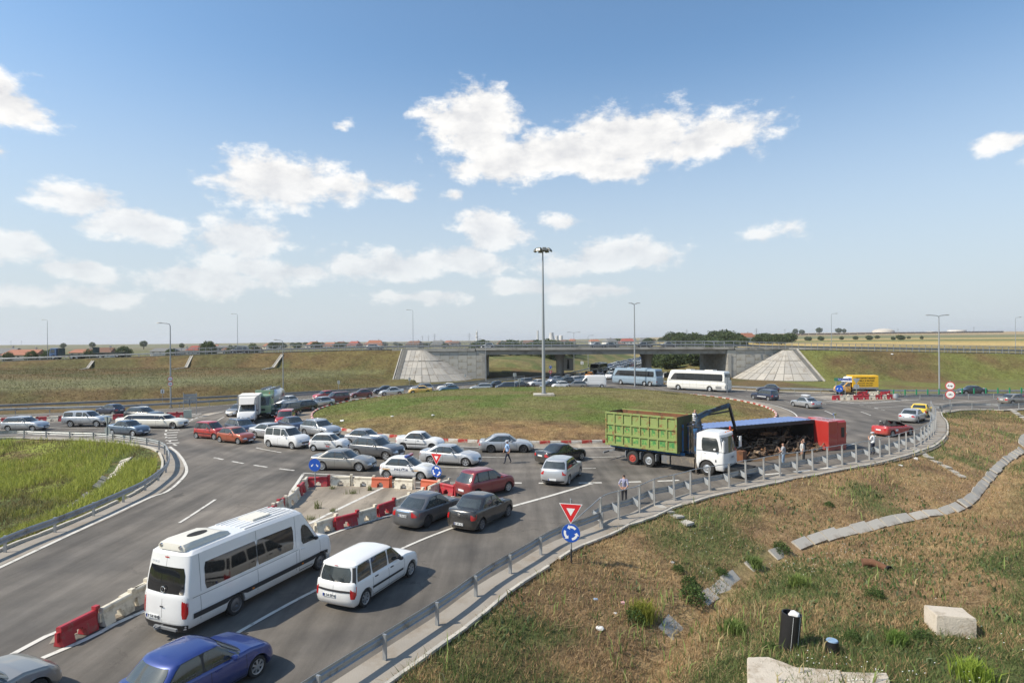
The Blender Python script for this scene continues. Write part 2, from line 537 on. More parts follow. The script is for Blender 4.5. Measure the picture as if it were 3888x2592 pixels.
FAR_L = spline([(-130.0, 40.0), (-97.7, 67.3), (-68.4, 80.0), (-54.1, 83.6), (-43.1, 91.4), (-37.7, 97.8), (-28.7, 105.0), (-20.1, 112.4), (-10.2, 120.6), (-2.1, 133.2), (7.7, 147.8), (15.7, 162.5), (22.3, 181.0), (29.9, 204.5), (40.5, 236.3), (52.3, 270.1), (74.7, 327.2)], 2.0)
FAR_L2 = spline([(-135.0, 46.0), (-103.7, 74.1), (-73.5, 86.0), (-60.9, 91.2), (-47.1, 97.9), (-34.7, 106.5), (-23.0, 116.3), (-12.8, 124.4), (-5.1, 136.6), (2.9, 150.1)], 2.0)
FAR_R = spline([(124.7, 91.8), (70.3, 98.6), (58.8, 100.6), (47.8, 105.4), (40.5, 110.5), (34.4, 118.3), (31.5, 128.4), (32.0, 145.8), (35.8, 169.5), (43.2, 202.1), (55.1, 240.8), (65.9, 273.3), (91.9, 331.1)], 2.0)
DITCH = spline([(3.94,18.22), (5.12,20.22), (6.40,22.07), (8.28,24.29), (12.69,28.62), (17.31,31.74), (23.23,34.72), (28.50,37.31), (35.63,44.24), (46.23,54.19), (66.0, 69.0), (120.0, 72.0)], 1.0)
DITCH = np.concatenate([[(1.6, 12.0), (0.5, 2.0)][::-1], DITCH])
DRAIN_L = spline([(-33.02,50.37), (-31.69,47.54), (-30.11,44.35), (-28.82,41.03), (-27.78,38.29), (-27.5, 29.5), (-30, 24)], 0.8)
RAIL_R0, RAIL_L0, DITCH0, FAR_L0, FAR_R0, FAR_L20 = RAIL_R[::3], RAIL_L[::3], DITCH[::2], FAR_L[::3], FAR_R[::3], FAR_L2[::2]
YN_X = [-400, -130, -60, -10, 55, 70, 130, 400]; YN_Y = [160, 148, 150, 150, 147, 145, 143, 130]
H_X = [-400, -200, -126, -80, -42, -8, 54, 62, 122, 200, 400]; H_Y = [0.0, 3.6, 5.3, 6.5, 7.3, 7.45, 7.3, 6.9, 5.4, 3.9, 2.0]
def yn(x): return np.interp(x, YN_X, YN_Y)
def hdeck(x): return np.interp(x, H_X, H_Y)
DECK_W = 23.0
CONE_L, CONE_R = (-22.7, 150.0), (66.6, 145.6)
def z_far(x, y):
    t = x / np.maximum(y, 1.0)
    k = np.interp(t, [-1.2, -0.6, -0.3, 0.0, 0.2, 0.4, 0.6, 1.2], [8.0, 8.3, 9.0, 10.0, 14.0, 21.0, 24.0, 24.0])
    p = np.interp(y, [170, 350, 900, 1500, 2600, 9000], [0.0, 0.17, 0.46, 1.0, 0.9, -0.5])
    roll = (fbm(x, y, 380, 5, 3) - 0.5) * 6 * sstep(500, 1400, y)
    return k * p + roll
def terrain(x, y):
    x = np.asarray(x, float); y = np.asarray(y, float)
    z = np.full(x.shape, -0.06)
    bumps = (fbm(x, y, 3.0, 11, 3) - 0.5) * 0.22
    # right bank and ditch
    dr = sdist(x, y, RAIL_R0); dd = sdist(x, y, DITCH0)
    t = np.clip((dr - 1.1) / np.maximum(dr - 1.1 + np.maximum(-dd, 0), 0.05), 0, 1)
    bank = np.where(dd < 0, -0.06 - 1.1 * (0.55 * t + 0.45 * t * t * (3 - 2 * t)), -1.16 + 0.5 * sstep(0.2, 5.0, dd))
    bank = bank - 0.35 * np.exp(-(dd / 0.6) ** 2) + bumps * sstep(1.5, 3.5, dr) * (1 - 0.6 * np.exp(-(dd / 0.9) ** 2))
    z = np.where((dr > 1.05) & (y < 81.0), bank, z)
    # left bank inside the bend
    dl = -sdist(x, y, RAIL_L0); dv = np.abs(sdist(x, y, DRAIN_L))
    lb = -0.06 - 1.5 * sstep(0.5, 8.0, dl) + bumps * 0.9 - 0.4 * np.exp(-(dv / 0.6) ** 2) * sstep(1, 3, dl)
    z = np.where((dl > 0.55) & (x < -20) & (y < 60), lb, z)
    # overpass embankment
    Y = yn(x); h = hdeck(x)
    one = h + (y - Y) / 1.74
    dfl = -sdist(x, y, FAR_L20)
    toe = np.interp(x, [-130, -76, -54, -33, -25], [64, 96, 107, 120, 127])
    low = np.interp(x, [-130, -60, -40, -28], [2.6, 2.4, 1.6, 0.4]) * sstep(1.2, 9.0, dfl)
    mid = low + 1.1 * sstep(9.0, 40.0, dfl)
    left = np.maximum(mid, one)
    emb = np.where(x < 0, left, np.maximum(one, -0.06))
    emb = np.minimum(emb, h - 0.03)
    back = h - (y - (Y + DECK_W)) / 1.9
    emb = np.minimum(emb, np.maximum(back, -0.06))
    inside = ((x < CONE_L[0] + 0.3) | (x > CONE_R[0] - 0.3)) & (y > 60)
    emb = emb + (bumps * 1.2 + (fbm(x, y, 9, 3, 3) - 0.5) * 0.35) * (emb > 0.02) * (emb < h - 0.3)
    use = inside & (((x < 0) & (dfl > 1.0)) | ((x > 0) & (y > 124)))
    z = np.where(use, np.maximum(emb, -0.06), z)
    # behind the overpass: verges rise beside the cut, then the plain
    df = np.minimum(-sdist(x, y, FAR_L0), 1e3); dfr = -sdist(x, y, FAR_R0)
    off = np.maximum(df, -1e3)
    side = np.where(x < np.interp(y, FAR_L[:, 1], FAR_L[:, 0]), df, np.where(x > np.interp(y, FAR_R[:, 1], FAR_R[:, 0]), np.abs(dfr), -1.0))
    rise = 3.6 * sstep(3.0, 26.0, side) * sstep(168, 190, y) * (1 - 0.5 * sstep(330, 600, y))
    zf = z_far(x, y)
    z = np.where(y > 172, np.maximum(z, np.where(side > 0, rise + zf * sstep(0, 40, side), -0.06 + zf * sstep(330, 420, y)) ), z)
    return z
# ground colours by place
STRAW = np.array((0.29, 0.20, 0.105)); BROWN = np.array((0.155, 0.105, 0.06)); GREEN = np.array((0.09, 0.115, 0.04)); LIME = np.array((0.21, 0.235, 0.05)); OLIVE = np.array((0.135, 0.125, 0.05))
def mixc(a, b, t): return a * (1 - t[:, None]) + b * t[:, None]
def ground_col(x, y, z):
    n1 = fbm(x, y, 6, 1, 4); n2 = fbm(x, y, 2.0, 2, 4); n3 = fbm(x, y, 22, 3, 3)
    c = mixc(np.tile(BROWN, (len(x), 1)), STRAW * 0.9, sstep(0.35, 0.65, n1))
    c = mixc(c, GREEN, sstep(0.5, 0.7, n3) * 0.7)
    dr = sdist(x, y, RAIL_R0); dd = sdist(x, y, DITCH0)
    nb = (dr > 1) & (y < 81)
    cb = mixc(np.tile(STRAW, (len(x), 1)), BROWN, sstep(0.42, 0.72, n2))
    cb = mixc(cb, GREEN, sstep(0.5, 0.62, n1) * 0.85)
    cb = mixc(cb, GREEN * 1.1, sstep(0.4, 2.2, dd) * sstep(0.38, 0.55, n3) * 0.8)
    cb = mixc(cb, STRAW * 1.15, np.exp(-(dd / 1.0) ** 2) * 0.7)
    c = np.where(nb[:, None], cb, c)
    dl = -sdist(x, y, RAIL_L0)
    lb = (dl > 0.3) & (x < -20) & (y < 60)
    cl = mixc(np.tile(LIME, (len(x), 1)), GREEN * 1.25, sstep(0.38, 0.62, n1))
    cl = mixc(cl, BROWN * 1.1, sstep(0.52, 0.66, n2) * 0.8)
    c = np.where(lb[:, None], cl, c)
    # embankments: browner on the slopes, greyish green on the flat
    em = (y > 70) & (y < 178)
    flat = np.exp(-((z - np.interp(x, [-130, -40], [3.1, 2.3])) / 0.5) ** 2) * (x < -30)
    ce = mixc(np.tile(np.array((0.135, 0.095, 0.045)), (len(x), 1)), np.array((0.10, 0.09, 0.038)), sstep(0.4, 0.65, n1))
    ce = mixc(ce, np.array((0.165, 0.165, 0.085)), flat * 0.85)
    ce = mixc(ce, np.array((0.15, 0.165, 0.045)), ((x > 60) * 0.75 * sstep(0.36, 0.6, n3 * 0.6 + n1 * 0.4)))
    ce = mixc(ce, np.array((0.125, 0.115, 0.04)), (x < 0) * sstep(-70, -20, x) * 0.5)
    c = np.where(em[:, None], ce, c)
    # verges and fields beyond
    fx = (y > 178)
    tq = x / np.maximum(y, 1)
    band = y + x * 0.25 + (n3 - 0.5) * 20
    fld = np.stack([np.interp(band, [180, 300, 330, 360, 440, 460, 620, 640, 800, 830, 1200, 1300, 3000], np.array(v)) for v in
                    ([.16, .20, .42, .44, .22, .13, .16, .36, .34, .15, .17, .34, .26], [.145, .16, .31, .32, .19, .15, .17, .27, .26, .16, .16, .25, .2], [.06, .07, .13, .13, .07, .06, .07, .12, .11, .07, .08, .13, .12])], 1)
    left = np.stack([np.interp(band, [180, 400, 700, 900, 1200, 1500, 3000], np.array(v)) for v in ([.13, .14, .17, .15, .20, .19, .2], [.125, .135, .15, .15, .175, .18, .18], [.06, .07, .09, .08, .11, .12, .13])], 1)
    cf = mixc(left, fld, sstep(0.1, 0.35, tq))
    near = (y < 330) & (tq < 0.34)
    cf = np.where(near[:, None], mixc(np.tile(np.array((.17, .145, .062)), (len(x), 1)), np.array((.10, .115, .04)), sstep(.4, .6, n1)), cf)
    c = np.where(fx[:, None], cf, c)
    return c
def ground_material(name, rough_noise=True, fine=(26.0, 0.42)):
    m, nt, b = _mat(name)
    at = nt.nodes.new('ShaderNodeAttribute'); at.attribute_name = 'Col'
    tc = nt.nodes.new('ShaderNodeTexCoord')
    def nz(s, d, r=0.65):
        n = nt.nodes.new('ShaderNodeTexNoise'); n.inputs['Scale'].default_value = s; n.inputs['Detail'].default_value = d; n.inputs['Roughness'].default_value = r
        nt.links.new(tc.outputs['Object'], n.inputs['Vector']); return n
    a = nz(1.7, 10, 0.78); f = nz(0.33, 6); g = nz(9.0, 5, 0.8)
    def rng_(o, lo, hi, f0=0.3, f1=0.7):
        r = nt.nodes.new('ShaderNodeMapRange'); r.inputs['From Min'].default_value = f0; r.inputs['From Max'].default_value = f1
        r.inputs['To Min'].default_value = lo; r.inputs['To Max'].default_value = hi; nt.links.new(o, r.inputs['Value']); return r.outputs[0]
    def mul(p, q):
        mm = nt.nodes.new('ShaderNodeMath'); mm.operation = 'MULTIPLY'; nt.links.new(p, mm.inputs[0]); nt.links.new(q, mm.inputs[1]); return mm.outputs[0]
    k = mul(mul(rng_(a.outputs['Fac'], 0.45, 1.6), rng_(f.outputs['Fac'], 0.8, 1.22)), rng_(g.outputs['Fac'], 0.6, 1.4))
    vm = nt.nodes.new('ShaderNodeVectorMath'); vm.operation = 'SCALE'
    nt.links.new(at.outputs['Color'], vm.inputs[0]); nt.links.new(k, vm.inputs['Scale'])
    hs = nt.nodes.new('ShaderNodeHueSaturation')
    nt.links.new(vm.outputs[0], hs.inputs['Color'])
    nt.links.new(rng_(f.outputs['Fac'], 0.485, 0.515), hs.inputs['Hue'])
    nt.links.new(hs.outputs[0], b.inputs['Base Color'])
    b.inputs['Roughness'].default_value = 0.95
    b.inputs['Specular IOR Level'].default_value = 0.15
    bp = nt.nodes.new('ShaderNodeBump'); bp.inputs['Strength'].default_value = 0.9; bp.inputs['Distance'].default_value = 0.16
    nt.links.new(a.outputs['Fac'], bp.inputs['Height'])
    nt.links.new(bp.outputs[0], b.inputs['Normal'])
    return m
GROUND = ground_material('grassy_ground')
gx = np.concatenate([np.linspace(-7000, -900, 16), np.linspace(-800, -160, 33), np.arange(-150, -62, 1.6), np.arange(-62, 62, 0.55), np.arange(62, 151, 1.6), np.linspace(160, 900, 38), np.linspace(1000, 7000, 16)])
gy = np.concatenate([np.linspace(-60, 8, 9), np.arange(9, 66, 0.55), np.arange(66, 190, 0.9), np.arange(190, 420, 5.0), np.linspace(425, 1700, 70), np.linspace(1750, 9000, 24)])
ground = structure(grid_obj('ground', gx, gy, terrain, GROUND, None, ground_col))
# island mound
def z_isl(x, y):
    r = np.hypot(x - RC[0], y - RC[1]) / (RI - 0.25)
    m = 1.5 * np.clip(1 - r ** 3.6, 0, 1)
    return 0.10 + m + (fbm(x, y, 4, 31, 3) - 0.5) * 0.16 * sstep(0, 0.2, 1 - r)
def isl_col(x, y, z):
    r = np.hypot(x - RC[0], y - RC[1]); a = np.arctan2(x - RC[0], -(y - RC[1]))
    n1 = fbm(x, y, 7, 8, 4); n2 = fbm(x, y, 1.8, 9, 4)
    c = mixc(np.tile(np.array((0.115, 0.145, 0.038)), (len(x), 1)), np.array((0.165, 0.15, 0.06)), sstep(0.4, 0.62, n1))
    c = mixc(c, np.array((0.19, 0.16, 0.07)), sstep(0.3, 1.6, a) * 0.55)
    edge = sstep(21.5, 27.5, r + (n1 - 0.5) * 9) * np.exp(-((a - 0.25) / 1.25) ** 2)
    c = mixc(c, mixc(np.tile(np.array((0.27, 0.175, 0.085)), (len(x), 1)), np.array((0.16, 0.10, 0.055)), sstep(0.4, 0.65, n2)), edge * 0.95)
    return c
rr = np.concatenate([np.linspace(0.0, 1.0, 64)]) * (RI - 0.05); aa = np.linspace(0, 2 * np.pi, 220, endpoint=False)
iv = np.stack([(RC[0] + rr[1:, None] * np.cos(aa)).ravel(), (RC[1] + rr[1:, None] * np.sin(aa)).ravel()], 1)
iv = np.concatenate([[RC], iv]); izz = z_isl(iv[:, 0], iv[:, 1])
na = len(aa); idx = lambda i, k: 1 + i * na + k % na
ifs = [(0, idx(0, k), idx(0, k + 1), idx(0, k + 1)) for k in range(na)]
me = bpy.data.meshes.new('island')
me.from_pydata([(p[0], p[1], z) for p, z in zip(iv, izz)], [], [(0, idx(0, k), idx(0, k + 1)) for k in range(na)] + [(idx(i, k), idx(i + 1, k), idx(i + 1, k + 1), idx(i, k + 1)) for i in range(len(rr) - 2) for k in range(na)])
a_ = me.color_attributes.new('Col', 'FLOAT_COLOR', 'POINT')
a_.data.foreach_set('color', np.concatenate([isl_col(iv[:, 0], iv[:, 1], izz), np.ones((len(iv), 1))], 1).astype(np.float32).ravel())
me.materials.append(GROUND); me.polygons.foreach_set('use_smooth', [True] * len(me.polygons))
island = structure(link('roundabout_island', me))
# asphalt
def asphalt_material(name, base, warm):
    m, nt, b = _mat(name)
    tc = nt.nodes.new('ShaderNodeTexCoord')
    def nz(s, d, r=0.6, stretch=None):
        n = nt.nodes.new('ShaderNodeTexNoise'); n.inputs['Scale'].default_value = s; n.inputs['Detail'].default_value = d; n.inputs['Roughness'].default_value = r
        if stretch:
            mp = nt.nodes.new('ShaderNodeMapping'); mp.inputs['Rotation'].default_value = (0, 0, R(stretch[0])); mp.inputs['Scale'].default_value = (stretch[1], stretch[2], 1)
            nt.links.new(tc.outputs['Object'], mp.inputs[0]); nt.links.new(mp.outputs[0], n.inputs['Vector'])
        else:
            nt.links.new(tc.outputs['Object'], n.inputs['Vector'])
        return n
    big = nz(0.11, 5); st = nz(0.9, 5, 0.6, (28, 1.0, 0.09)); fi = nz(60, 3, 0.7); crk = nz(0.5, 12, 0.75)
    mx = nt.nodes.new('ShaderNodeMix'); mx.data_type = 'RGBA'
    mx.inputs[6].default_value = (*[c * 0.8 for c in base], 1); mx.inputs[7].default_value = (*warm, 1)
    r1 = nt.nodes.new('ShaderNodeMapRange'); r1.inputs['From Min'].default_value = 0.36; r1.inputs['From Max'].default_value = 0.66
    nt.links.new(big.outputs['Fac'], r1.inputs['Value']); nt.links.new(r1.outputs[0], mx.inputs[0])
    sc = nt.nodes.new('ShaderNodeVectorMath'); sc.operation = 'SCALE'
    r2 = nt.nodes.new('ShaderNodeMapRange'); r2.inputs['From Min'].default_value = 0.3; r2.inputs['From Max'].default_value = 0.7; r2.inputs['To Min'].default_value = 0.64; r2.inputs['To Max'].default_value = 1.34
    nt.links.new(st.outputs['Fac'], r2.inputs['Value'])
    r3 = nt.nodes.new('ShaderNodeMapRange'); r3.inputs['From Min'].default_value = 0.3; r3.inputs['From Max'].default_value = 0.7; r3.inputs['To Min'].default_value = 0.8; r3.inputs['To Max'].default_value = 1.2
    nt.links.new(fi.outputs['Fac'], r3.inputs['Value'])
    mu = nt.nodes.new('ShaderNodeMath'); mu.operation = 'MULTIPLY'
    nt.links.new(r2.outputs[0], mu.inputs[0]); nt.links.new(r3.outputs[0], mu.inputs[1])
    r4 = nt.nodes.new('ShaderNodeMapRange'); r4.inputs['From Min'].default_value = 0.3; r4.inputs['From Max'].default_value = 0.7; r4.inputs['To Min'].default_value = 0.85; r4.inputs['To Max'].default_value = 1.15
    nt.links.new(crk.outputs['Fac'], r4.inputs['Value'])
    mu2 = nt.nodes.new('ShaderNodeMath'); mu2.operation = 'MULTIPLY'
    nt.links.new(mu.outputs[0], mu2.inputs[0]); nt.links.new(r4.outputs[0], mu2.inputs[1])
    # wheel tracks round the ring and a thin net of cracks
    vd = nt.nodes.new('ShaderNodeVectorMath'); vd.operation = 'DISTANCE'; vd.inputs[1].default_value = (RC[0], RC[1], 0); nt.links.new(tc.outputs['Object'], vd.inputs[0])
    def mth(op, a, b):
        q = nt.nodes.new('ShaderNodeMath'); q.operation = op
        for i, v in enumerate((a, b)):
            if isinstance(v, (int, float)): q.inputs[i].default_value = v
            else: nt.links.new(v, q.inputs[i])
        return q.outputs[0]
    trk = mth('MULTIPLY', mth('COSINE', mth('MULTIPLY', mth('SUBTRACT', vd.outputs['Value'], 34.9), 3.065), 0), mth('MULTIPLY', mth('LESS_THAN', vd.outputs['Value'], 46.0), big.outputs['Fac']))
    vo = nt.nodes.new('ShaderNodeTexVoronoi'); vo.feature = 'DISTANCE_TO_EDGE'; vo.inputs['Scale'].default_value = 0.16
    wp = nt.nodes.new('ShaderNodeVectorMath'); wp.operation = 'MULTIPLY_ADD'; wp.inputs[1].default_value = (3, 3, 0); nt.links.new(crk.outputs['Color'], wp.inputs[0]); nt.links.new(tc.outputs['Object'], wp.inputs[2]); nt.links.new(wp.outputs[0], vo.inputs['Vector'])
    ck = mth('MULTIPLY', mth('LESS_THAN', vo.outputs['Distance'], 0.0035), mth('GREATER_THAN', big.outputs['Fac'], 0.5))
    mu2 = mth('MULTIPLY', mu2.outputs[0], mth('SUBTRACT', mth('SUBTRACT', 1.0, mth('MULTIPLY', trk, 0.2)), mth('MULTIPLY', ck, 0.3))).node
    nt.links.new(mx.outputs[2], sc.inputs[0]); nt.links.new(mu2.outputs[0], sc.inputs['Scale'])
    nt.links.new(sc.outputs[0], b.inputs['Base Color'])
    b.inputs['Roughness'].default_value = 0.82
    b.inputs['Specular IOR Level'].default_value = 0.3
    bp = nt.nodes.new('ShaderNodeBump'); bp.inputs['Strength'].default_value = 0.25; bp.inputs['Distance'].default_value = 0.01
    nt.links.new(fi.outputs['Fac'], bp.inputs['Height']); nt.links.new(bp.outputs[0], b.inputs['Normal'])
    return m
ASPH = asphalt_material('asphalt', (0.108, 0.099, 0.089), (0.178, 0.157, 0.132))
ASPHD = asphalt_material('dark_asphalt', (0.070, 0.069, 0.068), (0.092, 0.088, 0.083))
DUSTY = asphalt_material('dusty_paving', (0.27, 0.232, 0.185), (0.315, 0.268, 0.21))
def sheet(name, outline, z, mat, parent=None):
    from mathutils.geometry import delaunay_2d_cdt
    pts = []
    for p in outline:
        if not pts or math.hypot(p[0] - pts[-1][0], p[1] - pts[-1][1]) > 0.05:
            pts.append((float(p[0]), float(p[1])))
    n = len(pts)
    v, e, f, _, _, _ = delaunay_2d_cdt([Vector(p) for p in pts], [], [list(range(n))], 1, 1e-4)
    me = bpy.data.meshes.new(name)
    me.from_pydata([(p[0], p[1], z) for p in v], [], f)
    bm = bmesh.new(); bm.from_mesh(me); bm.normal_update()
    for q in bm.faces:
        if q.normal.z < 0: q.normal_flip()
    bm.to_mesh(me); bm.free()
    me.materials.append(mat)
    return link(name, me, parent)
def strip(P, Q, z, mb=None, zf=None):
    mb = mb or MB()
    P = np.asarray(P); Q = np.asarray(Q)
    n = min(len(P), len(Q))
    vs = [(p[0], p[1], z) for p in P[:n]] + [(q[0], q[1], z) for q in Q[:n]]
    mb.add(vs, [(i, i + 1, n + i + 1, n + i) for i in range(n - 1)])
    return mb
def ring(r0, r1, z, a0, a1, n=120, c=RC):
    t = np.linspace(a0, a1, n)
    P = np.stack([c[0] + r0 * np.cos(t), c[1] + r0 * np.sin(t)], 1); Q = np.stack([c[0] + r1 * np.cos(t), c[1] + r1 * np.sin(t)], 1)
    return strip(P, Q, z)
structure(ring(RI - 0.6, 46.6, 0.0, 0, 2 * np.pi, 260).obj('ring_road', ASPH))
RL_in = offset(RAIL_L, 0.1); RR_in = offset(RAIL_R, -0.1)
kL = [p for p in RL_in if p[1] < 53 and p[0] > -31.5]
kR = [p for p in RR_in if p[1] < 61.5]
structure(sheet('approach_road', kL + [(-22.0, 60.0), (5.0, 50.0), (30.0, 58.0)] + kR[::-1], -0.004, ASPH))
kW = [p for p in RL_in if p[0] < -24.5 and p[1] > 44 and p[0] > -128]
kF = [p for p in FAR_L if p[1] < 100 and p[0] > -126]
structure(sheet('side_road', [(-24.0, 66.0)] + kW + kF + [(-24, 100.0)], -0.008, ASPH))
kF2 = [p for p in FAR_L if p[1] > 92]
kFR = [p for p in FAR_R if p[0] < 50.5 or p[1] > 112]
structure(sheet('underpass_road', [(-26.0, 80.0)] + kF2 + kFR[::-1] + [(38.0, 96.0), (20.0, 122.0)], -0.012, ASPHD))
kE = [p for p in RR_in if p[1] > 60 and p[0] > 40]
kE2 = [p for p in FAR_R if p[0] > 40 and p[1] < 118]
structure(sheet('east_road', [(37.0, 62.0)] + kE + kE2 + [(34.0, 112.0)], -0.016, ASPH))
# pale worn apron between kerb and edge line
APR = asphalt_material('worn_apron', (0.25, 0.215, 0.17), (0.30, 0.255, 0.2))
structure(ring(RI - 0.3, 32.62, 0.006, 0, 2 * np.pi, 260).obj('island_apron', APR))
# shoulders behind the rails
shl = MB()
pr = offset(RAIL_R, -0.35); qr = offset(RAIL_R, 0.95); strip(pr, qr, 0.012, shl)
structure(shl.obj('right_shoulder', plain('shoulder_concrete', (0.29, 0.26, 0.22), rough=0.9, var=0.16, scale=0.8, bump=0.2, bscale=20, dirt=(0.23, 0.19, 0.145), dirt_amt=0.4, dscale=0.5)))
shl = MB(); strip(offset(RAIL_L, 1.0), offset(RAIL_L, -0.35), 0.012, shl)
structure(shl.obj('left_shoulder', MATS['shoulder_concrete']))
# kerb stones
def kerb_run(name, P, step, parent, mats, w=0.16, h=0.14, z=0.0, gap=0.012, every=1, drop=0.0):
    Q = resample(P, step)
    L = np.linalg.norm(Q[1] - Q[0])
    me = [MB().box((0, 0, h / 2), (L - gap, w, h)).mesh(name, m) for m in mats]
    for i, (a, b) in enumerate(zip(Q, Q[1:])):
        if random.random() < drop: continue
        o = link(name, me[(i // every) % len(me)], parent)
        o.location = ((a[0] + b[0]) / 2, (a[1] + b[1]) / 2, z + random.uniform(-0.015, 0.01))
        o.rotation_euler = (random.uniform(-.03, .03), 0, math.atan2(b[1] - a[1], b[0] - a[0]) + random.uniform(-0.01, 0.01))
t = np.linspace(0, 2 * np.pi, 400)
KR = plain('kerb_red', (0.42, 0.035, 0.025), rough=0.7, var=0.25, scale=5, dirt=(0.42, 0.34, 0.28), dirt_amt=0.35, dscale=4)
KW = plain('kerb_white', (0.64, 0.60, 0.54), rough=0.7, var=0.1, scale=5, dirt=(0.40, 0.34, 0.27), dirt_amt=0.4, dscale=4)
kerb_run('kerb_stone', np.stack([RC[0] + (RI - 0.08) * np.cos(t), RC[1] + (RI - 0.08) * np.sin(t)], 1), 0.95, island, [KR, KW], w=0.2, h=0.26)
sh_r = bpy.data.objects['right_shoulder']; sh_l = bpy.data.objects['left_shoulder']
pk = [p for p in offset(RAIL_R, 1.03) if 14 < p[1] < 79.5]
kerb_run('kerb_stone', pk, 1.0, sh_r, [CONC, CONCL], w=0.13, h=0.09, drop=0.14)
pk = [p for p in offset(RAIL_L, -0.45) if p[1] > 22 and p[0] > -58]
kerb_run('kerb_stone', pk, 1.0, sh_l, [CONCL], w=0.15, h=0.15, drop=0.05)
kerb_run('kerb_stone', [p for p in offset(FAR_R, 0.5) if p[1] < 128 and p[0] < 100], 2.0, bpy.data.objects['east_road'], [CONCL], w=0.18, h=0.16)
# painted lines
def line_material():
    m, nt, b = _mat('road_paint')
    tc = nt.nodes.new('ShaderNodeTexCoord')
    n = nt.nodes.new('ShaderNodeTexNoise'); n.inputs['Scale'].default_value = 2.2; n.inputs['Detail'].default_value = 9; n.inputs['Roughness'].default_value = 0.72
    nt.links.new(tc.outputs['Object'], n.inputs['Vector'])
    r = nt.nodes.new('ShaderNodeMapRange'); r.inputs['From Min'].default_value = 0.52; r.inputs['From Max'].default_value = 0.66
    nt.links.new(n.outputs['Fac'], r.inputs['Value'])
    mx = nt.nodes.new('ShaderNodeMix'); mx.data_type = 'RGBA'
    mx.inputs[6].default_value = (0.60, 0.575, 0.52, 1); mx.inputs[7].default_value = (0.24, 0.22, 0.19, 1)
    nt.links.new(r.outputs[0], mx.inputs[0]); nt.links.new(mx.outputs[2], b.inputs['Base Color'])
    b.inputs['Roughness'].default_value = 0.7
    return m
LINE = line_material()
MK_N = [0]
def stripe(P, w, dash=None, gap=None, z=0.016, start=0.0):
    """a painted line, or a run of dashes each its own piece"""
    Q = spline(P, 0.5) if len(P) > 2 else resample(P, 0.5)
    if dash is None:
        parts = [Q]
    else:
        d = np.concatenate([[0], np.cumsum(np.linalg.norm(np.diff(Q, axis=0), axis=1))])
        parts = []; s = start
        while s + dash < d[-1] + 1e-6:
            tt = np.linspace(s, s + dash, max(2, int(dash / 0.5)))
            parts.append(np.stack([np.interp(tt, d, Q[:, 0]), np.interp(tt, d, Q[:, 1])], 1)); s += dash + gap
    for q in parts:
        o = strip(offset(q, -w / 2), offset(q, w / 2), z).obj('lane_marking' if dash is None else 'lane_dash', LINE, markings, fixn=True)
markings = structure(empty('road_markings'))
def arc(r, a0, a1, n=60):
    t = np.linspace(R(a0), R(a1), n)
    return np.stack([RC[0] + r * np.cos(t), RC[1] + r * np.sin(t)], 1)
stripe(arc(32.8, 0, 360, 240), 0.18)
stripe(arc(37.1, 0, 360, 240), 0.13, 4.0, 5.2, start=1.0)
stripe(arc(41.2, 0, 360, 240), 0.13, 4.0, 5.0, start=3.3)
stripe(arc(45.6, -96, -64, 60), 0.28, 1.5, 1.1)
stripe(arc(45.7, 196, 222, 60), 0.2, 1.2, 1.5)
stripe(arc(45.6, 232, 246, 60), 0.2, 1.5, 1.3)
stripe(arc(45.2, 2, 25, 60), 0.2, 1.5, 1.5)
# near carriageway towards the roundabout
stripe([(-16.6, 12.0), (-13.84,17.72), (-13.29,19.01), (-12.78,20.64), (-8.86,28.77), (-6.32,32.27), (-3.31,36.16), (-2.00,38.37)], 0.2)
stripe([(-10.9, 13.5), (-8.75,19.23), (-7.39,22.33), (-4.88,26.96), (-3.04,29.67), (-0.13,33.42)], 0.16, 4.3, 4.2, start=5.3)
stripe([(-0.13,33.42), (2.35,35.86), (5.24,38.90)], 0.24)
# carriageway away from it
stripe([(-21.0, 20.0), (-21.31,24.85), (-21.83,35.33), (-21.65,37.39), (-22.45,40.40), (-23.60,43.32), (-25.62,46.72), (-28.07,50.28), (-30.87,53.95)], 0.2)
stripe([(-17.84,22.31), (-17.42,27.23), (-17.16,30.12), (-17.98,38.79), (-18.52,41.55), (-19.18,44.74)], 0.16, 4.6, 6.0, start=8.6)
stripe([(-15.01,17.48), (-14.75,19.23), (-14.40,20.49), (-13.40,34.03), (-13.85,37.50), (-14.76,42.13)], 0.2)
stripe([(-14.89,42.49), (-11.96,41.68), (-8.91,40.56), (-9.56,39.68), (-3.58,39.18)], 0.16)
stripe([(-14.12,40.73), (-10.68,39.80), (-9.30,38.60), (-5.75,38.04)], 0.13)
# side road and its give-way line
stripe([(-60.86,71.14), (-53.56,71.33), (-47.67,71.30)], 0.15)
stripe([(-53.61,67.05), (-51.84,66.87), (-45.32,65.93), (-36.61,64.47)], 0.15)
stripe([(-53.58,61.80), (-46.33,61.09), (-40.94,59.55), (-33.97,55.94)], 0.13)
stripe([(-44.16,63.73), (-42.38,63.56)], 0.1)
for (x_, y_) in ((1545, 1132), (1535, 1154), (1530, 1177), (1528, 1200), (1533, 1226), (1540, 1250)):
    p = np.array({1132: (-36.32,64.30), 1154: (-35.50,62.51), 1177: (-34.61,60.74), 1200: (-33.70,59.07), 1226: (-32.72,57.48), 1250: (-31.67,55.84)}[y_])
    stripe([p - (0.5, 0.16), p + (0.5, 0.16)], 0.42)
stripe([(-38.22,70.08), (-39.39,75.35), (-39.32,81.64)], 0.16)
for k_, (a_1, b_1) in enumerate((((-42.32,78.43), (-41.11,79.21)), ((-41.46,76.84), (-40.52,77.37)), ((-39.35,73.18), (-39.16,73.59)), ((-39.60,74.81), (-39.47,75.35)))):
    stripe([a_1, b_1], 0.4)
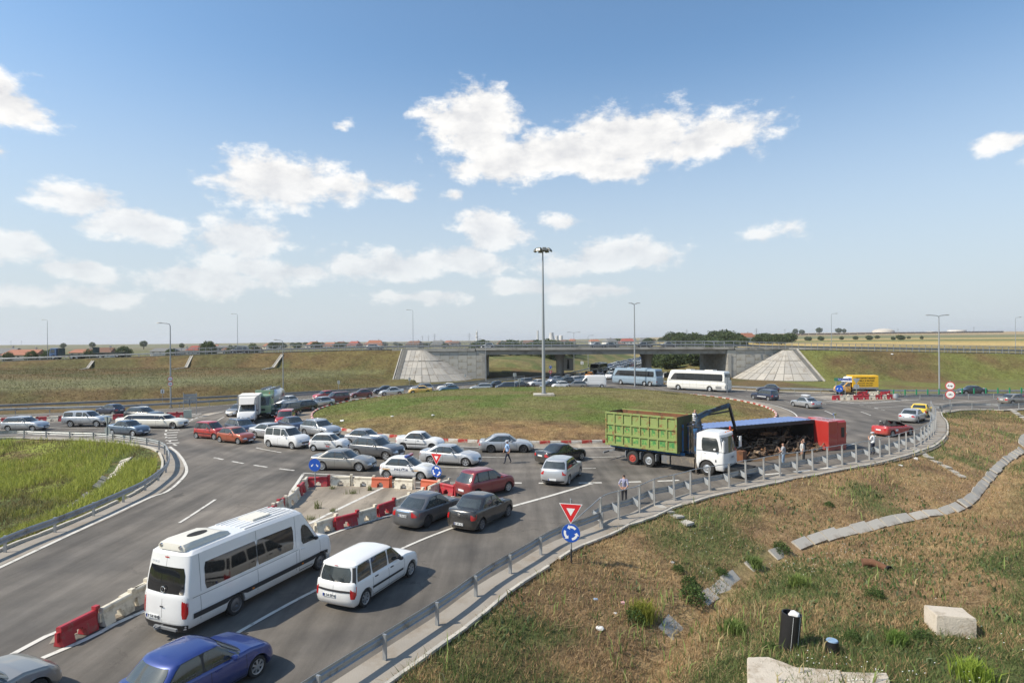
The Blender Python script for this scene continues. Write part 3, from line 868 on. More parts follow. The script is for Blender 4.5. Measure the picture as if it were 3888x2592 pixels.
structure(sheet('paved_tip', [(-40.33,77.71), (-40.65,79.18), (-39.16,81.63), (-39.09,76.70)], 0.013, DUSTY))
stripe([offset(FAR_L, 1.1)[k] for k in range(30, 66, 3)], 0.14)
stripe([offset(FAR_L, 1.6)[k] for k in range(66, 160, 6)], 0.16)
stripe([(2.0, 127.0), (13.0, 150.0), (24.0, 178.0), (39.0, 215.0), (62.0, 283.0)], 0.16, 4, 6)
stripe([(19.0, 131.0), (24.0, 152.0), (31.0, 178.0), (45.0, 215.0), (67.0, 283.0)], 0.24)
stripe([offset(FAR_R, -1.3)[k] for k in range(22, 60, 4)], 0.16)
# right-hand road
stripe([(48.42,80.15), (57.99,83.27), (67.77,87.97), (90.0, 97.0)], 0.16)
stripe([(48.29,79.10), (48.42,80.15)], 0.2)
stripe([(44.59,88.41), (44.74,85.41)], 0.15); stripe([(48.61,83.94), (48.80,83.19)], 0.15); stripe([(48.44,81.94), (48.70,81.36)], 0.15); stripe([(48.11,78.21), (48.14,77.45)], 0.15)
stripe([(43.15,97.69), (52.11,101.06), (60.07,102.55), (90.0, 103.2)], 0.16)
for k_ in range(6):
    yy = 888 + k_ * 4.4
    pass
stripe([(46.94,90.40), (49.39,85.69), (61.46,90.66)], 0.3)
stripe([(48.22,90.30), (50.32,87.02), (59.65,90.45)], 0.25)
stripe([(47.11,96.19), (50.75,94.38)], 0.3); stripe([(46.79,97.39), (51.90,96.19)], 0.25); stripe([(47.01,92.85), (49.58,91.58)], 0.25)
structure(sheet('paved_gore', [(47.60,95.77), (51.16,97.83), (62.04,97.32), (58.12,90.92), (51.17,87.92), (48.51,89.60)], 0.013, DUSTY))
# dusty paved wedge between the carriageways
structure(sheet('paved_wedge', [(-13.93,40.23), (-10.55,39.33), (-8.36,38.27), (-5.12,37.59), (-4.12,36.77), (-6.52,32.71), (-8.92,28.94), (-12.95,20.92), (-14.22,18.58), (-14.33,18.44), (-14.57,18.99), (-14.17,20.45), (-13.96,22.56), (-13.26,33.68), (-13.59,36.80)], 0.010, DUSTY))
stripe([(-8.14,38.38), (-9.64,33.34), (-10.42,30.49)], 0.22, z=0.02)
# overpass
BR0, BR1 = -9.1, 54.4
def deck_strip(xa, xb, o0, o1, dz, step=4.0):
    xs = np.arange(xa, xb + 0.01, step)
    n = len(xs)
    vs = [(x, yn(x) + o0, hdeck(x) + dz) for x in xs] + [(x, yn(x) + o1, hdeck(x) + dz) for x in xs]
    return MB().add(vs, [(i, i + 1, n + i + 1, n + i) for i in range(n - 1)])
structure(deck_strip(-380, 380, 1.0, DECK_W - 1.0, 0.06).obj('overpass_road', ASPHD))
for o0 in (1.6, DECK_W / 2 - 0.1, DECK_W - 1.75):
    structure(deck_strip(-380, 380, o0, o0 + 0.15, 0.07).obj('overpass_line', LINE))
over = tag(empty('road_bridge', (22.0, 150.0, 0.0)), 'concrete road bridge on round flared piers spanning the underpass road', 'bridge')
def bpart(mb, name, mats, smooth=None, parent=None):
    o = mb.obj(name, mats, None, smooth)
    o.parent = parent or over
    if parent is None:
        o.matrix_parent_inverse = Matrix.Translation((-22.0, -150.0, 0.0))
    return o
CB = plain('bridge_concrete', (0.36, 0.345, 0.31), rough=0.9, var=0.12, scale=0.5, bump=0.15, bscale=6, dirt=(0.22, 0.205, 0.18), dirt_amt=0.35, dscale=0.35)
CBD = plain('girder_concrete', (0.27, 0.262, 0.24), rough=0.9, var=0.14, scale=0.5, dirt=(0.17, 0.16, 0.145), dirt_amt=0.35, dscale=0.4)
def along(xa, xb, oy, w, z0, z1, mats, name):
    """a bar following the bridge edge"""
    xs = np.linspace(xa, xb, 9); loops = []
    for x in xs:
        y = yn(x) + oy; h = hdeck(x)
        loops.append([(x, y, h + z0), (x, y + w, h + z0), (x, y + w, h + z1), (x, y, h + z1)])
    return bpart(MB().loft(loops, cap=True), name, mats)
along(BR0, BR1, 0.0, DECK_W, -0.38, 0.03, CB, 'deck_slab')
along(BR0, BR1, -0.16, 0.55, -0.30, 0.24, CB, 'edge_beam')
along(BR0, BR1, DECK_W - 0.4, 0.55, -0.30, 0.24, CB, 'edge_beam')
for k in range(7):
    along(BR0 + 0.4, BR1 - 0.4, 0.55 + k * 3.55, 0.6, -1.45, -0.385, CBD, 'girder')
# piers
for px_, py_ in ((13.1, 160.0), (36.3, 159.0)):
    for dy in (-5.2, 4.6):
        prof = [(0.86, -0.1), (0.86, 4.0), (0.95, 4.6), (1.35, 5.5), (1.75, 6.05), (1.75, 6.12), (0.01, 6.12)]
        o = MB().lathe(prof, 20).obj('pier', CB, over, 40)
        o.location = (px_ - 22.0 + dy * 0.12, py_ + dy + 3.4 - 150.0, 0)
# abutments faced with staggered panels
PANEL = [plain('wall_panel_%d' % k, c, rough=0.9, var=0.10, scale=0.7, bump=0.12, bscale=8, dirt=(0.30, 0.265, 0.2), dirt_amt=0.32, dscale=0.5) for k, c in enumerate(((0.40, 0.385, 0.345), (0.44, 0.42, 0.37), (0.36, 0.35, 0.32)))]
JOINT = plain('joint_dark', (0.27, 0.25, 0.215), rough=0.95, var=0.2)
def abutment(sgn, xf, xb, label):
    """wall block whose open end faces the road; xf front x, xb back x"""
    root = tag(empty('abutment_wall', ((xf + xb) / 2, float(yn(xf)) + 10, 0)), label, 'wall', 'abutment walls under the overpass')
    ox, oy = root.location.x, root.location.y
    y0 = float(yn(xf)) + 0.12; top = float(hdeck(xf)) - 0.42
    lo, hi = min(xf, xb), max(xf, xb)
    body = MB().box(((lo + hi) / 2 - ox, y0 + 0.1 + (DECK_W - 1) / 2 - oy, top / 2 - 0.15), (hi - lo - 0.12, DECK_W - 1, top + 0.3)).obj('core', JOINT, root)
    def panel(x0, x1, z0, z1, axis):
        w, h = x1 - x0 - 0.05, z1 - z0 - 0.05
        if w < 0.25 or h < 0.2: return
        mb = MB()
        b = 0.03
        P = [(-w / 2, -h / 2), (w / 2, -h / 2), (w / 2, h / 2), (-w / 2, h / 2)]
        q = [(-w / 2 + b, -h / 2 + b), (w / 2 - b, -h / 2 + b), (w / 2 - b, h / 2 - b), (-w / 2 + b, h / 2 - b)]
        d = random.uniform(0.0, 0.02)
        vs = [(p[0], 0.14, p[1]) for p in P] + [(p[0], 0.03, p[1]) for p in P] + [(p[0], 0.0 - d, p[1]) for p in q]
        fs = [(0, 1, 5, 4), (1, 2, 6, 5), (2, 3, 7, 6), (3, 0, 4, 7), (4, 5, 9, 8), (5, 6, 10, 9), (6, 7, 11, 10), (7, 4, 8, 11), (8, 9, 10, 11)]
        o = mb.add(vs, fs).obj('panel', random.choice(PANEL), root)
        if axis == 'x':
            o.location = ((x0 + x1) / 2 - ox, y0 - oy, (z0 + z1) / 2)
        else:
            o.location = (xf + sgn * 0.06 - ox, (x0 + x1) / 2 - oy, (z0 + z1) / 2)
            o.rotation_euler = (0, 0, sgn * math.pi / 2)
    def face(u0, u1, axis):
        c = u0; k = 0
        while c < u1 - 0.2:
            e = min(c + 2.26, u1)
            z = -0.1 - (0.85 if k % 2 else 0.0)
            while z < top:
                panel(c, e, max(z, -0.05), min(z + 1.72, top), axis); z += 1.72
            c = e; k += 1
    if sgn > 0: face(hi - 2.26 * 8, hi, 'x')
    else: face(lo, lo + 2.26 * 6, 'x')
    face(y0 + 0.2, y0 + DECK_W - 1.6, 'y')
    # coping and corner post
    cl = (lo + 4.0 if sgn > 0 else xf + 1.9, hi - 2.6 if sgn > 0 else lo + 15.0)
    MB().box(((cl[0] + cl[1]) / 2 - ox, y0 - 0.02 - oy, top + 0.20), (cl[1] - cl[0], 0.5, 0.62)).obj('coping', CB, root)
    MB().box((xf - sgn * 0.5 - ox, y0 + 0.3 - oy, top / 2 - 0.6), (0.8, 0.9, top - 1.2)).obj('corner_post', CB, root)
    return root
abutment(1, -6.7, -34.0, 'panelled abutment wall beside the paved cone with the grassy left embankment')
abutment(-1, 52.9, 78.0, 'panelled abutment wall beside the white coach and right paved cone')
# paved slope cones of slabs
SLAB = [plain('slope_slab_%d' % k, c, rough=0.92, var=0.12, scale=0.9, bump=0.2, bscale=10, dirt=(0.27, 0.235, 0.19), dirt_amt=0.3, dscale=0.7) for k, c in enumerate(((0.37, 0.345, 0.30), (0.41, 0.38, 0.33), (0.34, 0.32, 0.285)))]
def cone(c, sgn, r, label, nflat, wflat):
    cx, cy = c; top = float(hdeck(cx)) - 0.1; ra = 0.9
    root = tag(empty('slope_paving', (cx, cy, 0)), label, 'paved slope', 'paved slope cones at the bridge ends')
    def S(u, v, off=0.0):
        """u strips round from the wall to the front then on along the slope; v 0 top .. 1 toe"""
        rad = ra + (r - ra) * v
        z = top * (1 - v) + 0.02 + off * 0.85
        ro = rad + off * 0.5
        if u <= 1.0:
            a = u * math.pi / 2
            return (sgn * ro * math.cos(a), -ro * math.sin(a), z)
        return (-sgn * (u - 1.0), -ro, z)
    core = MB(); us = list(np.linspace(0, 1, 13)) + [1.0 + nflat * wflat]
    core.loft([[S(u, v, -0.10) for u in us] for v in (0, 1.03)], closed=False)
    core.obj('bedding', JOINT, root)
    edges = [(i / 10.0, (i + 1) / 10.0) for i in range(10)] + [(1.0 + i * wflat, 1.0 + (i + 1) * wflat) for i in range(nflat)]
    tiers = [(0.0, 0.36), (0.375, 0.58), (0.58, 0.79), (0.79, 1.0)]
    for i, (u0, u1) in enumerate(edges):
        for j, (v0, v1) in enumerate(tiers):
            off = random.uniform(0.0, 0.025)
            g = 0.004 if u1 <= 1 else 0.03
            a0, a1 = u0 + g, u1 - g
            um = (a0 + a1) / 2
            lip = 0.0035
            lo_ = [S(u, v, -0.12) for v in (v0 + lip, v1 - lip) for u in (a0, um, a1)]
            up = [S(u, v, off) for v in (v0 + lip, v1 - lip) for u in (a0, um, a1)]
            fs = [(6, 7, 10, 9), (7, 8, 11, 10), (0, 6, 9, 3), (2, 5, 11, 8), (0, 1, 7, 6), (1, 2, 8, 7), (3, 9, 10, 4), (4, 10, 11, 5)]
            MB().add(lo_ + up, fs).obj('slab', random.choice(SLAB), root)
    # kerb down the outer edge and a flight of steps beside it
    ue = 1.0 + nflat * wflat
    MB().beam(S(ue + 0.15, -0.02, 0.08), S(ue + 0.15, 1.02, 0.08), 0.22, 0.3).obj('edge_kerb', CONC, root)
    MB().beam(S(1.05, 0.368, 0.10), S(0.35, 0.368, 0.10), 0.16, 0.16).obj('ledge', CONC, root)
    st = MB()
    for k in range(30):
        v = (k + 0.5) / 30
        p = S(ue - 0.75, v, 0.05); st.box((p[0], p[1], p[2] + 0.02), (0.95, 0.34, 0.20))
    tag(st.obj('stair', SLAB[2], root), kind='stuff')
    return root
cone(CONE_L, 1, 13.0, 'grey slab-paved cone against the abutment beside the brown grass embankment', 4, 1.15)
cone(CONE_R, -1, 13.2, 'pale slab-paved cone against the abutment beside the yellow box truck', 4, 0.55)
# drain chutes down the left embankment
def chute(pts, label):
    P = [(p[0], p[1], float(terrain(np.array([p[0]]), np.array([p[1]]))[0]) + 0.04) for p in pts]
    root = tag(empty('drain_chute', P[0]), label, 'drain', 'concrete drain chutes on the left embankment')
    rel = [Vector(p) - Vector(P[0]) for p in P]
    for s in (-0.28, 0.28):
        mb = MB()
        for a, b in zip(rel, rel[1:]):
            mb.beam(a + Vector((s, 0, 0.06)), b + Vector((s, 0, 0.06)), 0.12, 0.16)
        mb.obj('side_wall', CONCL, root)
    mb = MB()
    for a, b in zip(rel, rel[1:]): mb.beam(a, b, 0.46, 0.06)
    mb.obj('channel', CONC, root)
chute([(-103.19,147.50,5.72)[:2], (-101.04,142.50,4.52)[:2], (-98.63,137.00,3.43)[:2]], 'thin concrete drain chute below the blue flatbed truck')
chute([(-79.67,149.00,6.45)[:2], (-78.14,143.50,4.58)[:2], (-77.01,139.50,3.67)[:2], (-75.86,134.00,3.10)[:2]], 'thin concrete drain chute below the dark van on the overpass')
chute([(-57.12,149.00,7.00)[:2], (-56.72,142.00,3.81)[:2], (-56.70,140.00,3.55)[:2], (-56.08,135.00,2.50)[:2]], 'concrete drain chute down the embankment nearest the paved cone')
# rails
WPROF = [(0.0, 0.44), (0.045, 0.475), (0.045, 0.55), (0.0, 0.59), (0.0, 0.62), (0.045, 0.66), (0.045, 0.735), (0.0, 0.77)]
def wbeam(P, side=1.0, z0=0.0, prof=WPROF):
    """corrugated rail along a polyline (x,y or x,y,z); humps face the given side"""
    P = np.asarray(P, float)
    zz = P[:, 2] if P.shape[1] > 2 else np.zeros(len(P))
    A = [offset(P[:, :2], side * d) for d, _ in prof]; B = [offset(P[:, :2], side * (d - 0.012)) for d, _ in prof]
    loops = []
    for i in range(len(P)):
        l = [(A[k][i, 0], A[k][i, 1], zz[i] + z0 + prof[k][1]) for k in range(len(prof))]
        l += [(B[k][i, 0], B[k][i, 1], zz[i] + z0 + prof[k][1]) for k in range(len(prof) - 1, -1, -1)]
        loops.append(l)
    return MB().loft(loops, cap=True)
POST_ME = MB().box((0, 0, 0.30), (0.06, 0.12, 0.92)).mesh('post', GALV)
def guardrail(P, label, side, step=2.6, group='steel guardrails along the roads', mat=GALV, post_in=0.10):
    P = np.asarray(P, float)
    c = P[len(P) // 2]
    root = tag(empty('guardrail', (c[0], c[1], c[2] if len(c) > 2 else 0)), label, 'guardrail', group)
    Mi = Matrix.Translation(-root.location)
    o = wbeam(P, side).obj('rail', mat, root, 35)
    o.matrix_parent_inverse = Mi
    Q = resample(offset(P, -side * post_in), step)
    for i, q in enumerate(Q):
        a = Q[min(i + 1, len(Q) - 1)] - Q[max(i - 1, 0)]
        p = link('post', POST_ME, root)
        p.location = (q[0], q[1], q[2] if len(q) > 2 else 0)
        p.rotation_euler = (0, 0, math.atan2(a[1], a[0]))
        p.matrix_parent_inverse = Mi
    return root
iF = int(np.argmin(np.hypot(RAIL_R[:, 0] - 4.17, RAIL_R[:, 1] - 29.5)))
iC = int(np.argmin(np.hypot(RAIL_R[:, 0] - 52.0, RAIL_R[:, 1] - 74.5)))
guardrail(RAIL_R[8:iF + 1], 'steel guardrail along the dry grass bank beside the blue hatchback lane', -1, 2.5)
guardrail(RAIL_R[iC:], 'guardrail turning off round the grass corner below the two stacked round signs', -1, 3.2)
guardrail(RAIL_L[10:], 'guardrail curving round the bright green grass bank', 1, 2.8)
guardrail(offset(FAR_L, -0.5)[30:], 'long guardrail on the outer side of the queue of cars', 1, 4.0)
guardrail(offset(FAR_L2, 0.2)[30:], 'guardrail at the foot of the brown left embankment', 1, 4.0, mat=GALVD)
guardrail(offset(FAR_R, 0.3)[:58], 'guardrail behind the coaches and the yellow box truck', -1, 4.0)
# tall pedestrian railing with gussets along the inside of the bend
fence = tag(empty('railing', (20.0, 43.0, 0)), 'tall post and tube railing with gusset plates behind the overturned truck', 'railing')
FM = Matrix.Translation((-20.0, -43.0, 0))
FP = RAIL_R[iF:iC + 1]
o = wbeam(offset(FP, -0.42), -1).obj('rail', GALV, fence, 35); o.matrix_parent_inverse = FM
Q = resample(FP, 1.75)
fpost = MB().box((0, 0.04, 0.74), (0.08, 0.02, 1.5)).box((0, -0.04, 0.74), (0.08, 0.02, 1.5)).box((0, 0, 0.74), (0.02, 0.06, 1.5)).mesh('post', plain('railing_steel', (0.46, 0.455, 0.44), rough=0.5, metal=0.35, var=0.12, scale=2.0))
gus = MB(); gus.add([(0.02, 0.05, 0.30), (0.02, 0.42, 0.44), (0.02, 0.42, 0.78), (0.02, 0.05, 0.62), (-0.02, 0.05, 0.30), (-0.02, 0.42, 0.44), (-0.02, 0.42, 0.78), (-0.02, 0.05, 0.62)],
                    [(0, 1, 2, 3), (7, 6, 5, 4), (0, 4, 5, 1), (1, 5, 6, 2), (2, 6, 7, 3), (3, 7, 4, 0)])
gus = gus.mesh('gusset', plain('gusset_steel', (0.44, 0.46, 0.47), rough=0.5, metal=0.4, var=0.1))
for i, q in enumerate(Q):
    a = Q[min(i + 1, len(Q) - 1)] - Q[max(i - 1, 0)]
    rz = math.atan2(a[1], a[0])
    for nm, me_ in (('post', fpost), ('gusset', gus)):
        p = link(nm, me_, fence); p.location = (q[0], q[1], 0); p.rotation_euler = (random.uniform(-.02, .02), random.uniform(-.02, .02), rz); p.matrix_parent_inverse = FM
T = resample(FP, 0.6)
tube = [(p[0], p[1], 1.47 + 0.012 * math.sin(i * 1.7)) for i, p in enumerate(T)]
b0 = offset(RAIL_R, -0.2)[iF - 2]
o = MB().tube([(b0[0], b0[1], 0.62)] + tube, 0.026, 8).obj('top_tube', GALV, fence, 60); o.matrix_parent_inverse = FM
# railing on the overpass
def parapet(xa, xb, oy, label, sp_bridge=2.35, sp=1.5):
    root = tag(empty('parapet_railing', ((xa + xb) / 2, float(yn((xa + xb) / 2)) + oy, float(hdeck((xa + xb) / 2)))), label, 'railing', 'railings on the overpass')
    Mi = Matrix.Translation(-root.location)
    xs = np.arange(xa, xb + 0.1, 2.0)
    P = np.stack([xs, yn(xs) + oy, hdeck(xs) + 0.1], 1)
    side = 1 if oy < 5 else 1
    o = wbeam(P + np.array((0, 0.35 if oy < 5 else -0.35, 0.05)), side, prof=[(d, z * 1.0 + 0.06) for d, z in WPROF]).obj('rail', GALVD, root, 35); o.matrix_parent_inverse = Mi
    for zt, w, h in ((1.62, 0.10, 0.12), (1.40, 0.05, 0.06)):
        mb = MB()
        mb.loft([[(p[0], p[1] - w / 2, p[2] + zt - h / 2), (p[0], p[1] + w / 2, p[2] + zt - h / 2), (p[0], p[1] + w / 2, p[2] + zt + h / 2), (p[0], p[1] - w / 2, p[2] + zt + h / 2)] for p in P], cap=True)
        o = mb.obj('top_rail', GALV, root); o.matrix_parent_inverse = Mi
    pm = MB().box((0, 0, 0.84), (0.075, 0.12, 1.68)).mesh('post', GALV)
    x = xa
    while x <= xb:
        p = link('post', pm, root); p.location = (x, float(yn(x)) + oy, float(hdeck(x)) + 0.02); p.matrix_parent_inverse = Mi
        x += sp_bridge if BR0 < x < BR1 else sp
    return root
parapet(-84, 150, 0.12, 'tall steel parapet railing along the edge of the overpass above the roundabout')
parapet(-60, 60, DECK_W - 0.2, 'steel parapet railing on the far edge of the overpass', 3.0, 3.0)
xs = np.arange(-190, -83, 2.0)
guardrail(np.stack([xs, yn(xs) + 0.4, hdeck(xs) + 0.06], 1), 'low guardrail in front of the blue flatbed truck on the overpass', 1, 3.0)
xs = np.arange(-190, 150, 3.0)
guardrail(np.stack([xs, yn(xs) + DECK_W - 0.9, hdeck(xs) + 0.06], 1), 'low guardrail on the far edge of the overpass', 1, 4.5)
guardrail(np.stack([xs, yn(xs) + DECK_W / 2, hdeck(xs) + 0.06], 1)[30:], 'low guardrail along the middle of the overpass', 1, 4.5, mat=GALVD)
# cars
PP = 2.6
def rng_lin(a, b, n): return list(np.linspace(a, b, n))
class Body:
    """lofted car shell; s runs back from the front bumper, y to the left, z up"""
    def __init__(c, **k):
        d = dict(L=4.4, W=1.74, H=1.46, wb=2.65, fo=0.86, r=0.31, tw=0.19, sill=0.19, belt=0.93, nose=0.68, hood=0.94, deck=0.96, ws0=1.2, ws1=1.95, rr1=3.3, rr0=3.9,
                 wtop=0.77, wbase=0.935, ef=0.50, er=0.34, eg=0.34, egr=0.26, fin=1.0, rin=1.0, crown=0.035, arch=0.055, pg=2.3, bow=1.0, beltr=None, pad=0.20, padr=0.2, tb=0.13, tt=0.89)
        d.update(k)
        c.__dict__.update(d)
        c.beltr = c.beltr or c.belt
        c.ax = (c.fo, c.fo + c.wb)
        c.rear_axles = [c.ax[1]]
    # ----- lower shell
    FL = [0.0, 0.10, 0.28, 0.5, 0.70, 0.86, 0.95, 1.0]
    WM = [0.90, 0.962, 0.995, 1.0, 0.99, 0.972, 0.95, 0.905]
    FI = [0.15, 0.05, 0.0, 0.015, 0.055, 0.12, 0.20, 0.32]
    RI = [0.13, 0.04, 0.0, 0.01, 0.03, 0.05, 0.08, 0.13]
    def ztop(c, s):
        return np.interp(s, [0, 0.12, c.ws0 * 0.55, c.ws0, c.ws0 + 0.35, c.rr0, max(c.rr0 + 0.02, c.L - 0.2), c.L],
                         [c.nose - 0.05, c.nose, c.nose + (c.hood - c.nose) * 0.68, c.hood, c.belt, c.beltr, c.deck, c.deck - 0.03])
    def lw(c, f): return np.interp(f, c.FL, c.WM) * c.W / 2
    def ins(c, f): return np.interp(f, c.FL, c.FI) * c.fin, np.interp(f, c.FL, c.RI) * c.rin
    def taper(c, s):
        q = abs(s - 0.5 * c.L) / (0.5 * c.L)
        return 1 - 0.045 * q ** 4
    def zarch(c, s):
        z = -1.0
        for a in [c.ax[0]] + c.rear_axles:
            Rr = c.r + c.arch
            q = abs(s - a)
            if q < Rr: z = max(z, c.r + math.sqrt(Rr * Rr - q * q))
        return z
    def side(c, s, f, sg):
        """point on the flank"""
        w = c.lw(f) * c.taper(s)
        z = c.sill + f * (float(c.ztop(s)) - c.sill)
        za = c.zarch(s)
        if za > z: z = za
        return Vector((c.L / 2 - s, sg * w, z))
    def end(c, yn_, f, rear):
        """point on nose or tail, yn_ -1..1 across"""
        fi, ri = c.ins(f)
        e = c.er if rear else c.ef
        q = min(abs(yn_), 0.9999)
        ds = e * (1 - (1 - q ** PP) ** (1 / PP))
        s = (c.L - ri - ds) if rear else (fi + ds)
        z = c.sill + f * (float(c.ztop(s)) - c.sill)
        return Vector((c.L / 2 - s, yn_ * c.lw(f) * c.taper(s), z))
    def stations(c):
        S = set()
        for a in [c.ax[0]] + c.rear_axles:
            Rr = c.r + c.arch
            for t in np.linspace(-1, 1, 17): S.add(round(a + Rr * math.sin(t * math.pi / 2), 4))
            S.add(round(a - Rr - 0.03, 4)); S.add(round(a + Rr + 0.03, 4))
        for s in np.arange(c.ef, c.L - c.er, 0.22): 
            if all(abs(s - x) > 0.06 for x in S): S.add(round(float(s), 4))
        return sorted(s for s in S if c.ef * 0.98 <= s <= c.L - c.er * 0.98)
    def plan(c):
        nq = 9; pts = []
        for k in range(nq):
            ph = k / (nq) * math.pi / 2
            pts.append((c.ef * (1 - math.cos(ph) ** (2 / PP)), math.sin(ph) ** (2 / PP) if k else 0.0, 0))
        for s in c.stations(): pts.append((s, 1.0, 1))
        for k in range(nq - 1, -1, -1):
            ph = k / (nq) * math.pi / 2
            pts.append((c.L - c.er * (1 - math.cos(ph) ** (2 / PP)), math.sin(ph) ** (2 / PP) if k else 0.0, 0))
        return pts
    def shell(c, mb):
        P = c.plan(); n = len(P); loops = []
        def loop(f, wm, extra=0.0, dz=0.0, arch=True):
            fi, ri = c.ins(f); fi += extra; ri += extra * 0.7
            row = []
            for s, q, kind in P:
                if kind == 1: ss = s
                elif s < c.L / 2: ss = fi + s * (c.ef * 1.0 - fi) / c.ef if fi < c.ef else fi + s * 0.02
                else: ss = c.L - ri - (c.L - s) * max(c.er - ri, 0.01) / c.er
                w = c.lw(f) * wm * c.taper(ss)
                z = c.sill + f * (float(c.ztop(ss)) - c.sill) + dz
                if arch and q > 0.6:
                    za = c.zarch(ss)
                    if za > z: z = za + 0.012 * f
                row.append((c.L / 2 - ss, q * w, z))
            return row + [(x, -y, z) for x, y, z in row[-2:0:-1]]
        loops.append(loop(0.0, 0.80))
        for f in c.FL: loops.append(loop(f, 1.0))
        for g, ex in ((0.8, 0.03), (0.5, 0.06), (0.2, 0.08), (0.0, 0.09)):
            loops.append(loop(1.0, g, ex, 0.035 * (1 - g * g), arch=False))
        mb.loft(loops, 0)
        m = len(loops[0])
    # ----- greenhouse
    def gA(c, t): return c.ws0 + (c.ws1 - c.ws0) * min(t / 0.93, 1.0) + max(0, t - 0.93) * 2.0
    def gB(c, t): return c.rr0 + (c.rr1 - c.rr0) * max(0.0, min(t / 0.93, 1.0)) ** 1.15 - max(0, t - 0.93) * 2.0
    def gw(c, t):
        return c.W / 2 * np.interp(t, [0, 0.3, 0.6, 0.82, 0.93, 1.0], [c.wbase, c.wbase - (c.wbase - c.wtop) * 0.22, c.wbase - (c.wbase - c.wtop) * 0.55, c.wbase - (c.wbase - c.wtop) * 0.82, c.wtop, c.wtop - 0.11])
    def gz(c, s, t):
        zb = min(c.belt, c.hood) - 0.07
        sm = (c.ws1 + c.rr1) / 2; hw = (c.rr1 - c.ws1) / 2 + 0.3
        zr = c.H - c.crown - 0.055 * ((s - sm) / hw) ** 2
        return zb + t * (zr - zb)
    def gplan(c, q, rear):
        e = c.egr if rear else c.eg
        q = min(abs(q), 0.9999)
        return e * (1 - (1 - q ** c.pg) ** (1 / c.pg))
    def gy(c, s, t):
        a, b = c.gA(t), c.gB(t)
        q = 1.0
        if s - a < c.eg: q = (1 - min(1, max(0, (c.eg - (s - a)) / c.eg)) ** c.pg) ** (1 / c.pg)
        if b - s < c.egr: q = min(q, (1 - min(1, max(0, (c.egr - (b - s)) / c.egr)) ** c.pg) ** (1 / c.pg))
        return float(c.gw(t)) * q
    def gside(c, s, t, sg): return Vector((c.L / 2 - s, sg * c.gy(s, t), float(c.gz(s, t))))
    def gend(c, q, t, rear):
        s = (c.gB(t) - c.gplan(q, True)) if rear else (c.gA(t) + c.gplan(q, False))
        return Vector((c.L / 2 - s, q * float(c.gw(t)), float(c.gz(s, t))))
    def cabin(c, mb):
        loops = []
        def loop(t, wm, ex, dz):
            row = []
            a, b = c.gA(t) + ex, c.gB(t) - ex
            for k in range(9):
                q = math.sin(k / 9 * math.pi / 2) ** (2 / c.pg) if k else 0
                row.append((a + c.gplan(q, False), q))
            for s in np.linspace(a + c.eg, b - c.egr, 12): row.append((s, 1.0))
            for k in range(8, -1, -1):
                q = math.sin(k / 9 * math.pi / 2) ** (2 / c.pg) if k else 0
                row.append((b - c.gplan(q, True), q))
            row = [(c.L / 2 - s, q * float(c.gw(t)) * wm, float(c.gz(s, t)) + dz) for s, q in row]
            return row + [(x, -y, z) for x, y, z in row[-2:0:-1]]
        for t in (0, 0.3, 0.6, 0.82, 0.93, 0.975, 1.0): loops.append(loop(t, 1.0, 0.0, 0.0))
        for g, ex in ((0.7, 0.05), (0.35, 0.08), (0.0, 0.1)): loops.append(loop(1.0, g, ex, c.crown * (1 - g * g)))
        mb.loft(loops, 0)
def patch(fn, u0, u1, v0, v1, nu, nv, off, mb=None, mi=0, round_=0.0, flip=False, uf=None):
    """piece of a surface raised off it; uf(v) may give (u0,u1) for each row"""
    mb = mb or MB()
    vs = []
    for j in range(nv + 1):
        tau = j / nv; v = v0 + (v1 - v0) * tau
        a, b = uf(v) if uf else (u0, u1)
        q = abs(2 * tau - 1)
        if round_ and q > 0.55:
            k = (q - 0.55) / 0.45
            d = round_ * (1 - math.sqrt(max(0, 1 - k * k))) * (1 if b > a else -1)
            a += d; b -= d
        for i in range(nu + 1):
            u = a + (b - a) * i / nu
            p = fn(u, v); e = 0.01
            du = fn(u + e, v) - fn(u - e, v); dv = fn(u, v + e) - fn(u, v - e)
            nrm_ = du.cross(dv)
            nrm_ = nrm_.normalized() if nrm_.length > 1e-9 else Vector((0, 0, 1))
            vs.append((p, nrm_))
    # make normals point away from the car's middle
    cpt = sum((p for p, _ in vs), Vector()) / len(vs)
    ref = sum((n_ for _, n_ in vs), Vector())
    sgn = 1 if ref.dot(cpt - Vector((cpt.x * 0.6, 0, 0.55))) > 0 else -1
    P = [p + n_ * sgn * off for p, n_ in vs]
    fs = [(j * (nu + 1) + i, j * (nu + 1) + i + 1, (j + 1) * (nu + 1) + i + 1, (j + 1) * (nu + 1) + i) for j in range(nv) for i in range(nu)]
    mb.add(P, fs, mi)
    return mb
WHEELS = {}
